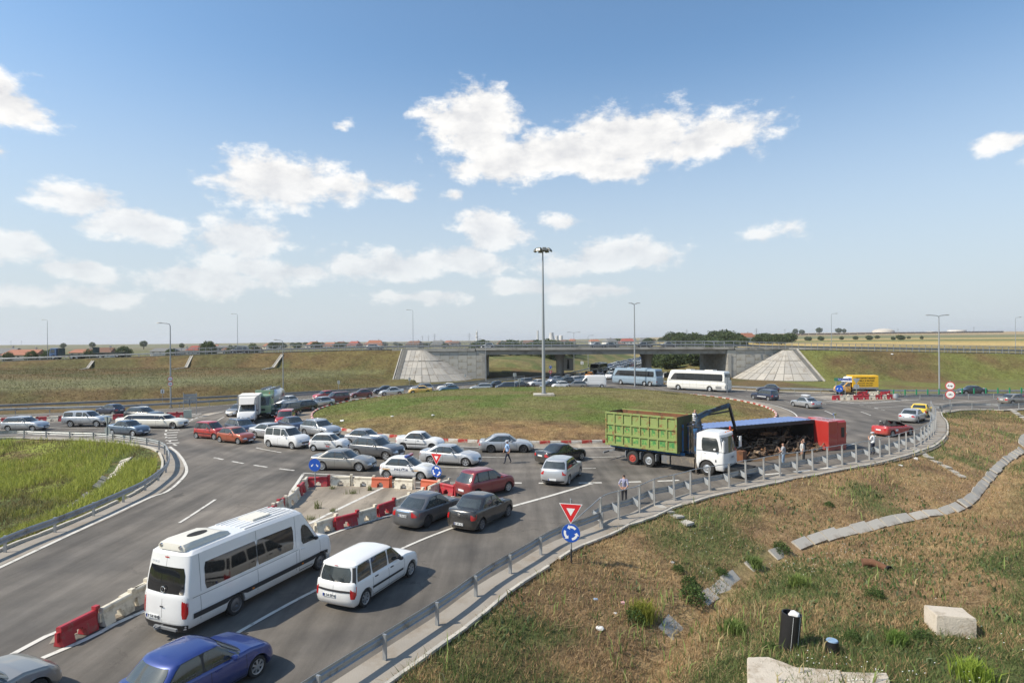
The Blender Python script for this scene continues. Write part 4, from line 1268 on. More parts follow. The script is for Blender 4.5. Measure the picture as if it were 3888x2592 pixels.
def wheel_meshes(r, tw, style):
    key = (r, tw, style)
    if key in WHEELS: return WHEELS[key]
    h = tw / 2; ri = r * (0.54 if style == 'truck' else 0.66)
    ty = MB().lathe([(ri, -h * 0.8), (ri + 0.015, -h * 0.95), (r * 0.9, -h), (r * 0.97, -h * 0.86), (r, -h * 0.6), (r, h * 0.6), (r * 0.97, h * 0.86), (r * 0.9, h), (ri + 0.015, h * 0.95), (ri, h * 0.8)], 26, 'Y').obj('tyre', RUBBER, None, 35)
    rim = MB()
    rim.lathe([(0.001, h * 0.55), (ri * 0.97, h * 0.42), (ri * 1.02, h * 0.5)], 26, 'Y', mi=1)
    rim.lathe([(ri * 0.88, h * 0.62), (ri * 0.93, h * 0.86), (ri * 1.04, h * 0.93), (ri * 1.05, h * 0.6)], 26, 'Y')
    n = {'five': 5, 'ten': 10, 'steel': 0, 'truck': 0, 'seven': 7}[style]
    if n:
        for k in range(n):
            a = 2 * math.pi * k / n
            w = ri * (0.20 if n <= 5 else 0.14 if n == 7 else 0.10)
            ca, sa = math.cos(a), math.sin(a)
            P = []
            for rr_, ww, hh in ((ri * 0.12, w * 0.8, h * 0.86), (ri * 0.95, w * 1.25, h * 0.84)):
                for s_ in (-1, 1): P.append((ca * rr_ - sa * ww * s_, hh, sa * rr_ + ca * ww * s_))
            Pb = [(p[0], h * 0.5, p[2]) for p in P]
            rim.add(P + Pb, [(0, 1, 3, 2), (0, 2, 6, 4), (1, 5, 7, 3)])
        rim.lathe([(0.001, h * 0.93), (ri * 0.17, h * 0.93), (ri * 0.2, h * 0.6)], 12, 'Y')
    else:
        rim.lathe([(0.001, h * 0.60), (ri * 0.2, h * 0.66), (ri * 0.3, h * 0.9), (ri * 0.62, h * 0.86), (ri * 0.9, h * 0.64)], 20, 'Y')
    rm = rim.obj('rim', [ALLOY if style != 'steel' else STEELRIM, DARK], None, 40)
    tm, rmm = ty.data, rm.data
    bpy.data.objects.remove(ty); bpy.data.objects.remove(rm)
    WHEELS[key] = (tm, rmm)
    return WHEELS[key]
def add_wheels(root, c, style='five', rimmat=None, dual=()):
    tm, rm = wheel_meshes(c.r, c.tw, style)
    for a in [c.ax[0]] + c.rear_axles:
        for sg in (1, -1):
            w = link('wheel', tm, root)
            w.location = (c.L / 2 - a, sg * (c.W / 2 - c.tw / 2 - 0.035), c.r)
            w.rotation_euler = (0, random.uniform(0, 6), 0 if sg > 0 else math.pi)
            q = link('rim', rm, w)
            if rimmat:
                q.material_slots[0].link = 'OBJECT'; q.material_slots[0].material = rimmat
SEAM = plain('panel_gap', (0.02, 0.02, 0.02), rough=0.8, var=0.1)
def build_car(name, c, col, splits=(0.52,), rim='five', rimmat=None, head=(0.46, 0.985, 0.56, 0.82), tail=(0.62, 0.99, 0.52, 0.80), grille=(0.42, 0.50, 0.68), plate_r=(0.62, 'tail'), plate_f=0.33, doors=None,
              seams=True, trim=None, roofrails=False, dark_dlo=True, mirror=None, bump=None, text=None, ftext=None, tailcol=None, rearwin=(0.84, 0.10, 0.86), frontwin=(0.90, 0.08, 0.93), rub=False, headmat=None, plate_side=0.0, sidewin=True, gl=None, glr=None, cabin=True):
    root = empty(name)
    body = MB(); c.shell(body)
    if cabin: c.cabin(body)
    body.obj('body', col, root, 32, weld=True)
    # underside between the wheels
    ub = MB().box((0, 0, c.sill + 0.16), (c.L - 0.7, c.W - 2 * c.tw - 0.26, 0.36))
    ub.box((0, 0, c.sill + 0.12), (c.wb - 2 * (c.r + c.arch) - 0.02, c.W * 0.86, 0.2))
    ub.box((0, 0, c.sill + 0.36), (c.L - 0.9, c.W * 0.80, 0.06))
    ub.obj('underbody', DARK, root)
    gl = gl or GLASS; glr = glr or gl
    if cabin:
        wf = patch(lambda u, v: c.gend(u, v, False), -frontwin[0], frontwin[0], frontwin[1], frontwin[2], 12, 5, 0.008, round_=0.05)
        wf.obj('windscreen', gl, root, 60)
        if rearwin:
            patch(lambda u, v: c.gend(u, v, True), -rearwin[0], rearwin[0], rearwin[1], rearwin[2], 10, 4, 0.008, round_=0.06).obj('rear_window', glr, root, 60)
        if sidewin:
            def lim(v): return c.gA(v) + c.pad, c.gB(v) - c.padr
            tm_ = (c.tb + c.tt) / 2
            a0, b0 = c.gA(c.tb) + c.pad, c.gB(c.tb) - c.padr
            cuts = [-9.0] + [a0 + (b0 - a0) * q for q in splits] + [99.0]
            for sg in (1, -1):
                if dark_dlo:
                    patch(lambda u, v: c.gside(u, v, sg), 0, 1, c.tb - 0.02, c.tt + 0.02, 14, 5, 0.004, uf=lambda v: (lim(v)[0] - 0.02, lim(v)[1] + 0.02), round_=0.05).obj('window_surround', BLACKP, root, 60)
                for k in range(len(cuts) - 1):
                    g0, g1 = cuts[k] + 0.035, cuts[k + 1] - 0.035
                    def uf(v, g0=g0, g1=g1):
                        l, r_ = lim(v); a = max(l, g0); b = max(min(r_, g1), a + 0.01); return a, b
                    patch(lambda u, v: c.gside(u, v, sg), 0, 1, c.tb, c.tt, 6, 5, 0.009, uf=uf, round_=0.035).obj('side_window', glr if k > 0 else gl, root, 60)
    # lamps
    for sg in (1, -1):
        if head: patch(lambda u, v: c.end(u, v, False), sg * head[0], sg * head[1], head[2], head[3], 8, 3, 0.010, round_=0.08).obj('headlight', headmat or LAMPC, root, 60)
        if tail: patch(lambda u, v: c.end(u, v, True), sg * tail[0], sg * tail[1], tail[2], tail[3], 6, 4, 0.010, round_=0.03).obj('tail_light', tailcol or LAMPR, root, 60)
    if grille:
        patch(lambda u, v: c.end(u, v, False), -grille[0], grille[0], grille[1], grille[2], 8, 2, 0.012, round_=0.06).obj('grille', BLACKP, root, 60)
    patch(lambda u, v: c.end(u, v, False), -0.62, 0.62, 0.10, 0.24, 8, 2, 0.010, round_=0.08).obj('lower_intake', BLACKP, root, 60)
    # bumpers in their own colour
    if bump:
        for rear in (False, True):
            patch(lambda u, v: c.end(u, v, rear), -0.995, 0.995, bump[0], bump[1], 14, 3, 0.012).obj('bumper', bump[2], root, 60)
    # plates
    for rear, pf in ((True, plate_r), (False, plate_f)):
        if pf is None: continue
        f = pf[0] if rear else pf
        p = c.end(0.0 + (plate_side if rear else 0), f, rear); x = p.x + (-0.016 if rear else 0.016)
        pl = MB().box((0, 0, 0), (0.02, 0.52, 0.115)).obj('number_plate', PLATE, root)
        pl.location = (x, p.y, p.z)
        MB().box((-0.002 if rear else 0.002, 0.24 if rear else -0.24, 0), (0.02, 0.042, 0.112)).obj('plate_band', PLATEB, pl)
        tx = text if rear else ftext
        if tx:
            t_ = link('lettering', text_mesh(tx, 0.125, INK, 0.004, bold=0.002), pl)
            t_.matrix_local = plane_matrix((-0.013 if rear else 0.013, -0.02 if rear else 0.02, 0), (0, -1, 0) if rear else (0, 1, 0), (0, 0, 1))
    # shut lines, handles, mirrors
    if doors is None:
        a0, b0 = c.ws0 + 0.18, c.rr0 - 0.35
        doors = [a0, a0 + (b0 - a0) * 0.48, b0] if len(splits) else [a0, a0 + (b0 - a0) * 0.6]
    for sg in (1, -1):
        if seams:
            for s in doors:
                patch(lambda u, v: c.side(u, v, sg), s - 0.006, s + 0.006, 0.10, 0.985, 1, 7, 0.0025).obj('door_gap', SEAM, root)
            patch(lambda u, v: c.side(u, v, sg), doors[0], doors[-1], 0.10, 0.125, 8, 1, 0.003).obj('sill_gap', SEAM, root)
        for s in doors[1:]:
            p = c.side(s - 0.20, 0.84, sg)
            MB().box((p.x, p.y + sg * 0.012, p.z), (0.17, 0.035, 0.03)).obj('door_handle', col if not rub else BLACKP, root)
        if rub:
            patch(lambda u, v: c.side(u, v, sg), doors[0] + 0.1, doors[-1] + 0.05, 0.40, 0.50, 8, 1, 0.014).obj('rub_strip', BLACKP, root)
        if cabin:
            z = c.belt + 0.05; p = Vector((c.L / 2 - (c.ws0 + 0.62), sg * (c.W / 2 + 0.02), z))
            mm = MB(); loops = []
            for k, (dx, rr_) in enumerate(((-0.06, 0.7), (-0.05, 0.95), (0.0, 1.0), (0.05, 0.8), (0.085, 0.35))):
                loops.append([(p.x + dx, p.y + sg * (0.085 + 0.105 * rr_ * math.cos(a)), p.z + 0.07 * rr_ * math.sin(a) + 0.02) for a in rng_lin(0, 2 * math.pi, 11)[:-1]])
            mm.loft(loops, cap=True)
            mm.beam((p.x, p.y - sg * 0.14, p.z - 0.03), (p.x, p.y + sg * 0.03, p.z), 0.05, 0.035)
            mm.obj('mirror', mirror or col, root, 50)
    if roofrails:
        for sg in (1, -1):
            pts = []
            for s in np.linspace(c.ws1 + 0.25, c.rr1 - 0.12, 9):
                p = c.gside(s, 0.95, sg); pts.append((p.x, p.y * 0.99, p.z + 0.055))
            p0 = c.gside(c.ws1 + 0.12, 0.95, sg); p1 = c.gside(c.rr1 - 0.02, 0.95, sg)
            MB().tube([p0] + pts + [p1], 0.022, 6).obj('roof_rail', trim or CHROME, root, 50)
    add_wheels(root, c, rim, rimmat)
    KIDS[root] = [o for o in root.children]
    for o in KIDS[root]: KIDS[o] = list(o.children)
    return root
def put(root, x, y, heading, z=0.0):
    root.location = (x, y, z)
    root.rotation_euler = (0, 0, R(90 - heading))
    return root
def put_wheels(root, c, rear, front, side, z=0.0, heading=None):
    """stand the car with its visible wheels at two ground points; side 'R' or 'L' is the side facing us"""
    a = np.array(rear); b = np.array(front); d = b - a
    h = math.atan2(d[0], d[1]) if heading is None else R(heading)
    f = np.array((math.sin(h), math.cos(h))); r_ = np.array((f[1], -f[0]))
    mid = (a + b) / 2
    lx = c.L / 2 - c.fo - c.wb / 2; ly = (c.W / 2 - 0.10)
    ctr = mid - f * lx - (r_ if side == 'R' else -r_) * ly
    return put(root, ctr[0], ctr[1], math.degrees(h), z)
# kinds of car
SPEC = {
 'hatch': dict(L=3.84, W=1.66, H=1.44, wb=2.45, fo=0.78, r=0.29, belt=0.90, nose=0.66, hood=0.90, deck=0.94, ws0=0.98, ws1=1.72, rr1=3.18, rr0=3.70, beltr=0.95, padr=0.24),
 'polo': dict(L=3.97, W=1.68, H=1.46, wb=2.47, fo=0.82, r=0.30, belt=0.92, nose=0.69, hood=0.93, deck=0.96, ws0=1.02, ws1=1.78, rr1=3.32, rr0=3.82, beltr=0.97, padr=0.34),
 'sedan': dict(L=4.45, W=1.73, H=1.46, wb=2.64, fo=0.84, r=0.315, belt=0.90, nose=0.67, hood=0.92, deck=0.99, ws0=1.10, ws1=1.84, rr1=3.18, rr0=3.95, beltr=0.97, padr=0.34),
 'logan': dict(L=4.27, W=1.74, H=1.53, wb=2.63, fo=0.82, r=0.31, belt=0.95, nose=0.73, hood=0.97, deck=1.07, ws0=1.08, ws1=1.76, rr1=3.10, rr0=3.72, beltr=1.04, wtop=0.78, padr=0.32),
 'big': dict(L=4.80, W=1.82, H=1.47, wb=2.83, fo=0.86, r=0.335, belt=0.91, nose=0.68, hood=0.94, deck=0.99, ws0=1.24, ws1=2.00, rr1=3.55, rr0=4.42, beltr=0.97, padr=0.50),
 'wagon': dict(L=4.62, W=1.76, H=1.50, wb=2.68, fo=0.88, r=0.31, belt=0.94, nose=0.69, hood=0.94, deck=0.98, ws0=1.18, ws1=1.92, rr1=4.05, rr0=4.50, beltr=0.98, padr=0.22),
 'suv': dict(L=4.63, W=1.88, H=1.66, wb=2.78, fo=0.90, r=0.36, tw=0.22, sill=0.27, belt=1.07, nose=0.88, hood=1.08, deck=1.08, ws0=1.28, ws1=2.00, rr1=3.98, rr0=4.48, beltr=1.10, padr=0.22, arch=0.06),
 'mpv': dict(L=3.95, W=1.72, H=1.60, wb=2.52, fo=0.80, r=0.305, belt=0.99, nose=0.74, hood=1.03, deck=1.02, ws0=0.84, ws1=1.66, rr1=3.45, rr0=3.86, beltr=1.02, padr=0.22, wtop=0.77),
 'micro': dict(L=3.50, W=1.50, H=1.49, wb=2.34, fo=0.62, r=0.265, tw=0.16, belt=0.93, nose=0.70, hood=0.95, deck=0.97, ws0=0.78, ws1=1.46, rr1=2.98, rr0=3.40, beltr=0.97, padr=0.20, wtop=0.77, ef=0.55),
 'estate_van': dict(L=4.45, W=1.74, H=1.64, wb=2.90, fo=0.80, r=0.305, belt=0.99, nose=0.76, hood=1.00, deck=1.04, ws0=1.10, ws1=1.78, rr1=4.22, rr0=4.36, beltr=1.02, padr=0.20, wtop=0.80, egr=0.18, er=0.24),
 'van': dict(L=4.36, W=1.75, H=1.81, wb=2.81, fo=0.86, r=0.31, belt=1.08, nose=0.85, hood=1.12, deck=1.08, ws0=0.98, ws1=1.70, rr1=4.16, rr0=4.30, beltr=1.08, padr=0.20, wtop=0.82, egr=0.16, er=0.22),
}
def C(kind, **k):
    d = dict(SPEC[kind]); d.update(k)
    return Body(**d)
WHITE = paint('white', (0.76, 0.76, 0.75), rough=0.35); CREAM = paint('cream', (0.74, 0.71, 0.61), rough=0.35)
SILVER = paint('silver', (0.47, 0.485, 0.50), 0.55, 0.34); SILVER2 = paint('light_silver', (0.56, 0.57, 0.58), 0.5, 0.34); GREY = paint('grey', (0.12, 0.125, 0.135), 0.45, 0.34)
GREIGE = paint('greige', (0.30, 0.285, 0.26), 0.5, 0.34); BLACK = paint('black', (0.016, 0.017, 0.019), 0.1, 0.25); NAVY = paint('navy', (0.022, 0.035, 0.075), 0.3, 0.3); BLUE = paint('blue', (0.016, 0.042, 0.215), 0.35, 0.3)
SLATE = paint('slate_blue', (0.10, 0.145, 0.20), 0.4, 0.34); RED = paint('red', (0.42, 0.022, 0.018), rough=0.3); CRIMSON = paint('crimson', (0.23, 0.022, 0.028), 0.25, 0.3); MAROON = paint('maroon', (0.13, 0.014, 0.02), 0.25, 0.3)
ORANGE = paint('orange', (0.40, 0.075, 0.025), 0.3, 0.3); YELLOW = paint('yellow', (0.76, 0.52, 0.03), rough=0.35); TAXI = paint('taxi_yellow', (0.72, 0.44, 0.09), rough=0.4); TEAL = paint('teal_blue', (0.035, 0.12, 0.20), 0.35, 0.32); DGREEN = paint('dark_green', (0.05, 0.065, 0.06), 0.3, 0.32)
# the traffic, nearest first
def name_car(root, label, cat='car', group=None):
    return tag(root, label, cat, group)
PLATE_W = dict(plate_f=0.34)
# --- blue hatchback and the silver bonnet at the bottom edge
c = C('hatch'); car = build_car('hatchback_car', c, BLUE, rim='seven', rub=False, mirror=BLUE, gl=GLASS)
put_wheels(car, c, (-8.21,14.35), (-7.19,16.64), 'R', heading=27)
name_car(car, 'royal blue hatchback behind the white minibus')
v = MB()
for k in range(3): v.box((c.L / 2 - 0.42, 0.28 - 0.09 * k, 0.845), (0.10, 0.06, 0.012))
v.obj('bonnet_vent', DARK, car)
c = C('sedan', nose=0.70, hood=0.95); car = build_car('saloon_car', c, GREIGE, rim='seven')
pf = (-12.17,16.23); hd = 24
f_ = (math.sin(R(hd)), math.cos(R(hd)))
put(car, pf[0] - f_[0] * c.L / 2 - f_[1] * 0.55, pf[1] - f_[1] * c.L / 2 + f_[0] * 0.55, hd)
name_car(car, 'beige silver car whose bonnet noses in beside the red plastic barrier')
# --- white minibus
c = Body(L=7.34, W=2.0, H=2.72, wb=4.30, fo=1.0, r=0.345, tw=0.22, sill=0.30, belt=1.38, nose=1.02, hood=1.36, deck=1.38, ws0=0.82, ws1=1.72, rr1=7.10, rr0=7.28, wtop=0.865, wbase=0.975, ef=0.55, er=0.20, eg=0.40, egr=0.18, crown=0.05, rin=0.5, beltr=1.38)
car = build_car('minibus', c, WHITE, splits=(), sidewin=False, rim='steel', rimmat=plain('grey_rim', (0.16, 0.16, 0.165), rough=0.45, metal=0.5), head=(0.62, 0.985, 0.62, 0.93), tail=(0.82, 0.995, 0.34, 0.90), grille=(0.5, 0.5, 0.66), plate_r=(0.30, 'tail'),
                text='CT 54 HHE', doors=[1.05, 2.25], rearwin=(0.84, 0.0, 0.66), frontwin=(0.9, 0.05, 0.74), mirror=BLACKP, gl=GLASS2, plate_side=0.42)
for sg in (1, -1):
    patch(lambda u, v: c.gside(u, v, sg), 0, 1, 0.06, 0.60, 6, 5, 0.009, uf=lambda v: (c.gA(v) + 0.42, 2.12), round_=0.08).obj('side_window', GLASS, car, 60)
    patch(lambda u, v: c.gside(u, v, sg), 2.55, 4.35, 0.05, 0.68, 8, 5, 0.009, round_=0.05).obj('side_window', GLASS2, car, 60)
    patch(lambda u, v: c.gside(u, v, sg), 4.38, 6.55, 0.05, 0.68, 8, 5, 0.009, round_=0.05).obj('side_window', GLASS2, car, 60)
    patch(lambda u, v: c.side(u, v, sg), 0.6, 7.0, 0.27, 0.42, 30, 2, 0.016).obj('rub_strip', BLACKP, car, 50)
    for s in (2.42, 4.36, 6.72):
        patch(lambda u, v: c.side(u, v, sg), s - 0.006, s + 0.006, 0.03, 0.99, 1, 6, 0.003).obj('panel_gap', SEAM, car)
        patch(lambda u, v: c.gside(u, v, sg), s - 0.006, s + 0.006, 0.05, 0.92, 1, 6, 0.003).obj('panel_gap', SEAM, car)
    patch(lambda u, v: c.side(u, v, sg), 2.3, 7.0, 0.86, 0.872, 20, 1, 0.003).obj('swage_line', SEAM, car)
    p = c.side(2.1, 0.30, sg); MB().box((p.x, p.y + sg * 0.012, p.z + 0.02), (0.09, 0.02, 0.05)).obj('side_marker', LAMPO, car)
    p = c.side(4.6, 0.30, sg); MB().box((p.x, p.y + sg * 0.012, p.z + 0.02), (0.09, 0.02, 0.05)).obj('side_marker', LAMPO, car)
patch(lambda u, v: c.end(u, v, True), -0.995, 0.995, -0.06, 0.16, 14, 3, 0.03).obj('rear_bumper', BLACKP, car, 50)
patch(lambda u, v: c.end(u, v, True), 0.0, 0.008, 0.18, 0.98, 1, 5, 0.004).obj('rear_door_gap', SEAM, car)
patch(lambda u, v: c.gend(u, v, True), 0.0, 0.008, 0.62, 0.9, 1, 5, 0.004).obj('rear_door_gap', SEAM, car)
patch(lambda u, v: c.end(u, v, True), -0.10, 0.06, 0.62, 0.66, 4, 1, 0.03).obj('rear_handle', BLACKP, car)
patch(lambda u, v: c.gend(u, v, True), -0.1, 0.1, 0.86, 0.885, 4, 1, 0.015).obj('brake_light', LAMPR, car)
for k in range(3):
    p = c.gend(0.72 - k * 0.14, 0.74, True)
    MB().lathe([(0.001, -0.008), (0.045, -0.008), (0.045, 0.004)], 14, 'X', (p.x - 0.006, p.y, p.z)).obj('round_sticker', PLATE, car)
e = c.end(-0.02, 0.99, True); MB().lathe([(0.075, -0.03), (0.09, -0.035), (0.105, -0.03), (0.09, -0.02)], 18, 'X', (e.x + 0.0, e.y, 1.50)).box((e.x - 0.03, e.y, 1.545), (0.012, 0.012, 0.09)).obj('badge', CHROME, car)
# roof unit, hatch and ribs
ac = MB(); loops = []
for k, (x, w, h) in enumerate(((-3.35, 0.40, 0.02), (-3.30, 0.58, 0.17), (-3.0, 0.62, 0.21), (-1.9, 0.62, 0.21), (-1.55, 0.60, 0.12), (-1.45, 0.5, 0.02))):
    loops.append([(x, y, 2.66 + z) for y, z in ((-w, -0.02), (-w, h * 0.5), (-w * 0.86, h), (w * 0.86, h), (w, h * 0.5), (w, -0.02))])
ac.loft(loops, cap=True); ac = ac.obj('roof_air_conditioner', plain('ivory_plastic', (0.66, 0.63, 0.55), rough=0.5, var=0.05), car, 40)
MB().lathe([(0.001, 0), (0.16, 0.0), (0.16, -0.02)], 20, 'Z', (0, 0, 0)).obj('fan_grille', DARK, ac).location = (-2.35, 0.0, 2.885)
bpy.context.view_layer.update()
for o in ac.children: o.scale = (2.3, 1.2, 1)
for sg in (1, -1): MB().lathe([(0.001, -0.03), (0.055, -0.03), (0.06, 0.05)], 12, 'X', (-3.33, sg * 0.42, 2.76)).obj('lamp', CHROME, ac)
MB().box((0.2, 0.05, 2.745), (0.85, 0.70, 0.06)).obj('roof_hatch', MATS['ivory_plastic'], car)
for k in range(7):
    y = -0.66 + k * 0.22
    MB().box((0.25, y, 2.700 + 0.018 * (1 - (y / 0.7) ** 2)), (2.5, 0.05, 0.02)).obj('roof_rib', WHITE, car)
MB().beam((-3.75, 0.2, 0.38), (-3.75, -0.75, 0.38), 0.07, 0.07).beam((-3.5, -0.05, 0.38), (-3.95, -0.05, 0.40), 0.06, 0.06).lathe([(0.001, -0.035), (0.03, -0.02), (0.035, 0.0), (0.03, 0.02), (0.001, 0.035)], 10, 'Z', (-3.96, -0.05, 0.47)).obj('tow_bar', GALVD, car)
put_wheels(car, c, (-9.49,20.41), (-7.91,24.39), 'R')
name_car(car, 'long white minibus with dark side glass and roof air conditioner', 'minibus')
# --- white estate in front of it
c = C('estate_van'); car = build_car('estate_car', c, WHITE, splits=(0.34, 0.70), rim='seven', rub=True, dark_dlo=False, tail=(0.80, 0.995, 0.36, 0.98), rearwin=(0.80, 0.12, 0.84), plate_r=(0.44, 'tail'), text='B 34 EFN', mirror=BLACKP, plate_side=0.18, doors=[1.32, 2.35, 3.30], bump=None)
patch(lambda u, v: c.end(u, v, True), -0.80, 0.80, 0.60, 0.68, 8, 1, 0.02).obj('tailgate_strip', BLACKP, car, 50)
patch(lambda u, v: c.end(u, v, True), 0.0, 0.008, 0.22, 0.98, 1, 5, 0.004).obj('rear_door_gap', SEAM, car)
patch(lambda u, v: c.gend(u, v, True), -0.1, 0.1, 0.89, 0.92, 4, 1, 0.02).obj('brake_light', LAMPR, car)
p0 = c.gend(0.05, 0.15, True); p1 = c.gend(0.30, 0.42, True); MB().beam(p0 + Vector((-0.03, 0, 0)), p1 + Vector((-0.02, 0, 0)), 0.02, 0.02).obj('wiper', BLACKP, car)
for sg in (1, -1):
    patch(lambda u, v: c.gend(u, v, True), sg * 0.86, sg * 0.99, 0.02, 0.85, 3, 4, 0.007).obj('corner_trim', BLACKP, car, 50)
for k in range(5):
    y = -0.46 + k * 0.23
    MB().box((-0.75, y, c.H - 0.024 - 0.12 * abs(y) ** 2), (1.7, 0.035, 0.016)).obj('roof_rib', WHITE, car)
put_wheels(car, c, (-5.22,20.94), (-4.09,23.62), 'R')
name_car(car, 'white estate car with black rub strips beside the minibus')
# --- two dark saloons, red and silver people carriers
c = C('sedan', L=4.31, H=1.50, wb=2.48, deck=1.03); car = build_car('saloon_car', c, GREY, rim='steel', tail=(0.60, 0.995, 0.60, 0.92), plate_r=(0.66, 'tail'), text='GJ 76 LEG')
put_wheels(car, c, (-4.28,29.79), (np.array((-4.28,29.79)) + np.array((1.24, 2.15))).tolist(), 'R')
patch(lambda u, v: c.end(u, v, True), -0.5, 0.5, 0.88, 0.93, 6, 1, 0.02).obj('boot_trim', CHROME, car)
name_car(car, 'graphite grey saloon beside the red and white barriers')
c = C('logan'); car = build_car('saloon_car', c, BLACK, rim='seven', rimmat=plain('grey_hub', (0.2, 0.2, 0.21), rough=0.4, metal=0.5), tail=(0.74, 0.995, 0.52, 0.90), plate_r=(0.30, 'tail'), text='SV 69 SCT', mirror=BLACKP)
put_wheels(car, c, (-1.57,29.25), (-0.30,31.56), 'R')
p = c.end(0, 0.80, True); MB().box((p.x - 0.015, 0, p.z), (0.02, 0.12, 0.11)).obj('badge', CHROME, car)
name_car(car, 'black saloon just ahead of the graphite grey saloon')
c = C('mpv', L=3.90); car = build_car('people_carrier', c, CRIMSON, splits=(0.50, 0.84), rim='seven', tail=(0.72, 0.97, 0.72, 0.97), plate_r=(0.40, 'tail'), rearwin=(0.86, 0.05, 0.84), text=None)
b_ = np.array((-0.31,36.82)); put_wheels(car, c, (b_ - 2.52 * np.array((math.sin(R(46)), math.cos(R(46))))).tolist(), b_.tolist(), 'R')
name_car(car, 'crimson people carrier turning in ahead of the black saloon')
c = C('mpv', L=4.36, W=1.83, H=1.64, wb=2.61, fo=0.92, r=0.33, ws0=1.0, ws1=1.85, rr1=3.75, rr0=4.25, belt=1.03, beltr=1.07, deck=1.07, nose=0.82, hood=1.05); car = build_car('people_carrier', c, SILVER2, splits=(0.50, 0.84), rim='five', tail=(0.70, 0.99, 0.60, 0.95), plate_r=(0.30, 'tail'), rearwin=(0.88, 0.05, 0.84))
patch(lambda u, v: c.end(u, v, True), -0.85, 0.85, 0.02, 0.22, 10, 2, 0.012).obj('lower_bumper', BLACKP, car, 50)
put_wheels(car, c, (3.57,38.49), (4.52,40.87), 'R')
name_car(car, 'silver tall hatchback crossing the give-way dashes')
c = C('sedan', L=4.47, H=1.42, W=1.74, wb=2.72, fo=0.78, belt=0.90, deck=0.97, rr0=3.75, rr1=3.0, beltr=0.96); car = build_car('saloon_car', c, BLACK, tail=(0.56, 0.99, 0.60, 0.86), plate_r=(0.70, 'tail'))
pc = np.array((2.02,44.67)); h_ = 50; put(car, pc[0] + math.sin(R(h_)) * 2.2, pc[1] + math.cos(R(h_)) * 2.2, h_)
name_car(car, 'black saloon with red tail lights beside the policeman in blue')
# --- cars round the front of the island
def V(kind, col, label, where, side=None, heading=None, z=0.0, nm='saloon_car', cat='car', over=None, **k):
    cc = C(kind, **(over or {}))
    r_ = build_car(nm, cc, col, **k)
    if len(where) == 2 and not np.isscalar(where[0]): put_wheels(r_, cc, where[0], where[1], side, z, heading)
    else: put(r_, where[0], where[1], heading, z)
    name_car(r_, label, cat)
    return r_, cc
def rearw(front, h, wb): return [(front[0] - wb * math.sin(R(h)), front[1] - wb * math.cos(R(h))), front]
def frontw(rear, h, wb): return [rear, (rear[0] + wb * math.sin(R(h)), rear[1] + wb * math.cos(R(h)))]
V('big', SILVER2, 'silver executive saloon with red tail lamps behind the police car', ((-6.31,45.18), (-3.37,44.27)), 'R', splits=(0.5,), grille=(0.28, 0.5, 0.80), tail=(0.70, 0.99, 0.62, 0.92))
V('big', SILVER, 'silver liftback with black wheels beside the red and white kerb', ((-1.83,49.79), (0.91,49.68)), 'R', over=dict(L=4.66, wb=2.69, rr0=4.40, rr1=3.50), rimmat=STEELRIM)
V('logan', WHITE, 'white saloon with its front window open beside the island kerb', ((-9.35,51.44), (-6.93,50.92)), 'R', rub=True, mirror=BLACKP, rim='steel')
V('suv', GREY, 'dark grey estate-like off-roader beside the white saloon', rearw((-9.92,46.85), 113, 2.78), 'R', splits=(0.42, 0.78), grille=(0.40, 0.30, 0.84), nm='off_road_car', roofrails=True, rim='five')
r_, cc = V('big', GREIGE, 'taupe brown saloon behind the round blue arrow sign', ((-13.75,43.31), (-11.04,42.84)), 'R', rim='ten', tail=(0.66, 0.99, 0.60, 0.90), grille=(0.45, 0.56, 0.74))
for sg in (1, -1):
    patch(lambda u, v: cc.gside(u, v, sg), cc.ws1 - 0.1, cc.rr1 + 0.1, 0.885, 0.91, 10, 1, 0.012).obj('window_trim', CHROME, r_)
# police car
r_, cc = V('polo', WHITE, 'white police car with blue and red roof light and POLITIA lettering', ((-8.60,40.55), (-6.08,39.91)), 'R', rim='ten', nm='police_car', cat='police car', tail=(0.74, 0.99, 0.62, 0.95))
YEL = plain('stripe_yellow', (0.70, 0.36, 0.04), rough=0.4, var=0.05); DBL = plain('letter_navy', (0.015, 0.025, 0.10), rough=0.4, var=0.05)
for sg in (1, -1):
    for f0 in (0.46, 0.56): patch(lambda u, v: cc.side(u, v, sg), 0.62, 3.55, f0, f0 + 0.012, 14, 1, 0.004).obj('side_stripe', DBL, r_)
    for a_, b_ in ((3.02, 3.60), (0.92, 1.42)):
        for f0 in (0.60, 0.66): patch(lambda u, v: cc.side(u, v, sg), a_, b_, f0, f0 + 0.035, 4, 1, 0.005).obj('colour_stripe', YEL, r_)
    patch(lambda u, v: cc.side(u, v, sg), 1.46, 2.98, 0.585, 0.76, 8, 1, 0.004).obj('lettering_panel', WHITEP, r_)
    p = cc.side(2.2, 0.67, sg)
    t_ = link('lettering', text_mesh('P O L I T I A', 0.185, DBL, 0.006, bold=0.006), r_)
    t_.matrix_local = plane_matrix((p.x, p.y + sg * 0.016, p.z), (-sg, 0, 0), (0, 0, 1))
zr = cc.H + 0.045
for sg, m_ in ((-1, plain('blue_lens', (0.015, 0.05, 0.32), rough=0.12, var=0.1, coat=1)), (1, plain('red_lens', (0.42, 0.02, 0.04), rough=0.12, var=0.1, coat=1))):
    MB().loft([[(-0.02 + x * w, sg * y, zr + z) for x, z in ((-0.12, -0.04), (0.14, -0.04), (0.12, 0.06), (-0.09, 0.07))] for y, w in ((0.02, 1.0), (0.42, 1.0), (0.55, 0.75))], cap=True).obj('roof_light', m_, r_, 30)
MB().box((0, 0, zr - 0.05), (0.2, 0.8, 0.05)).obj('light_bar', BLACKP, r_)
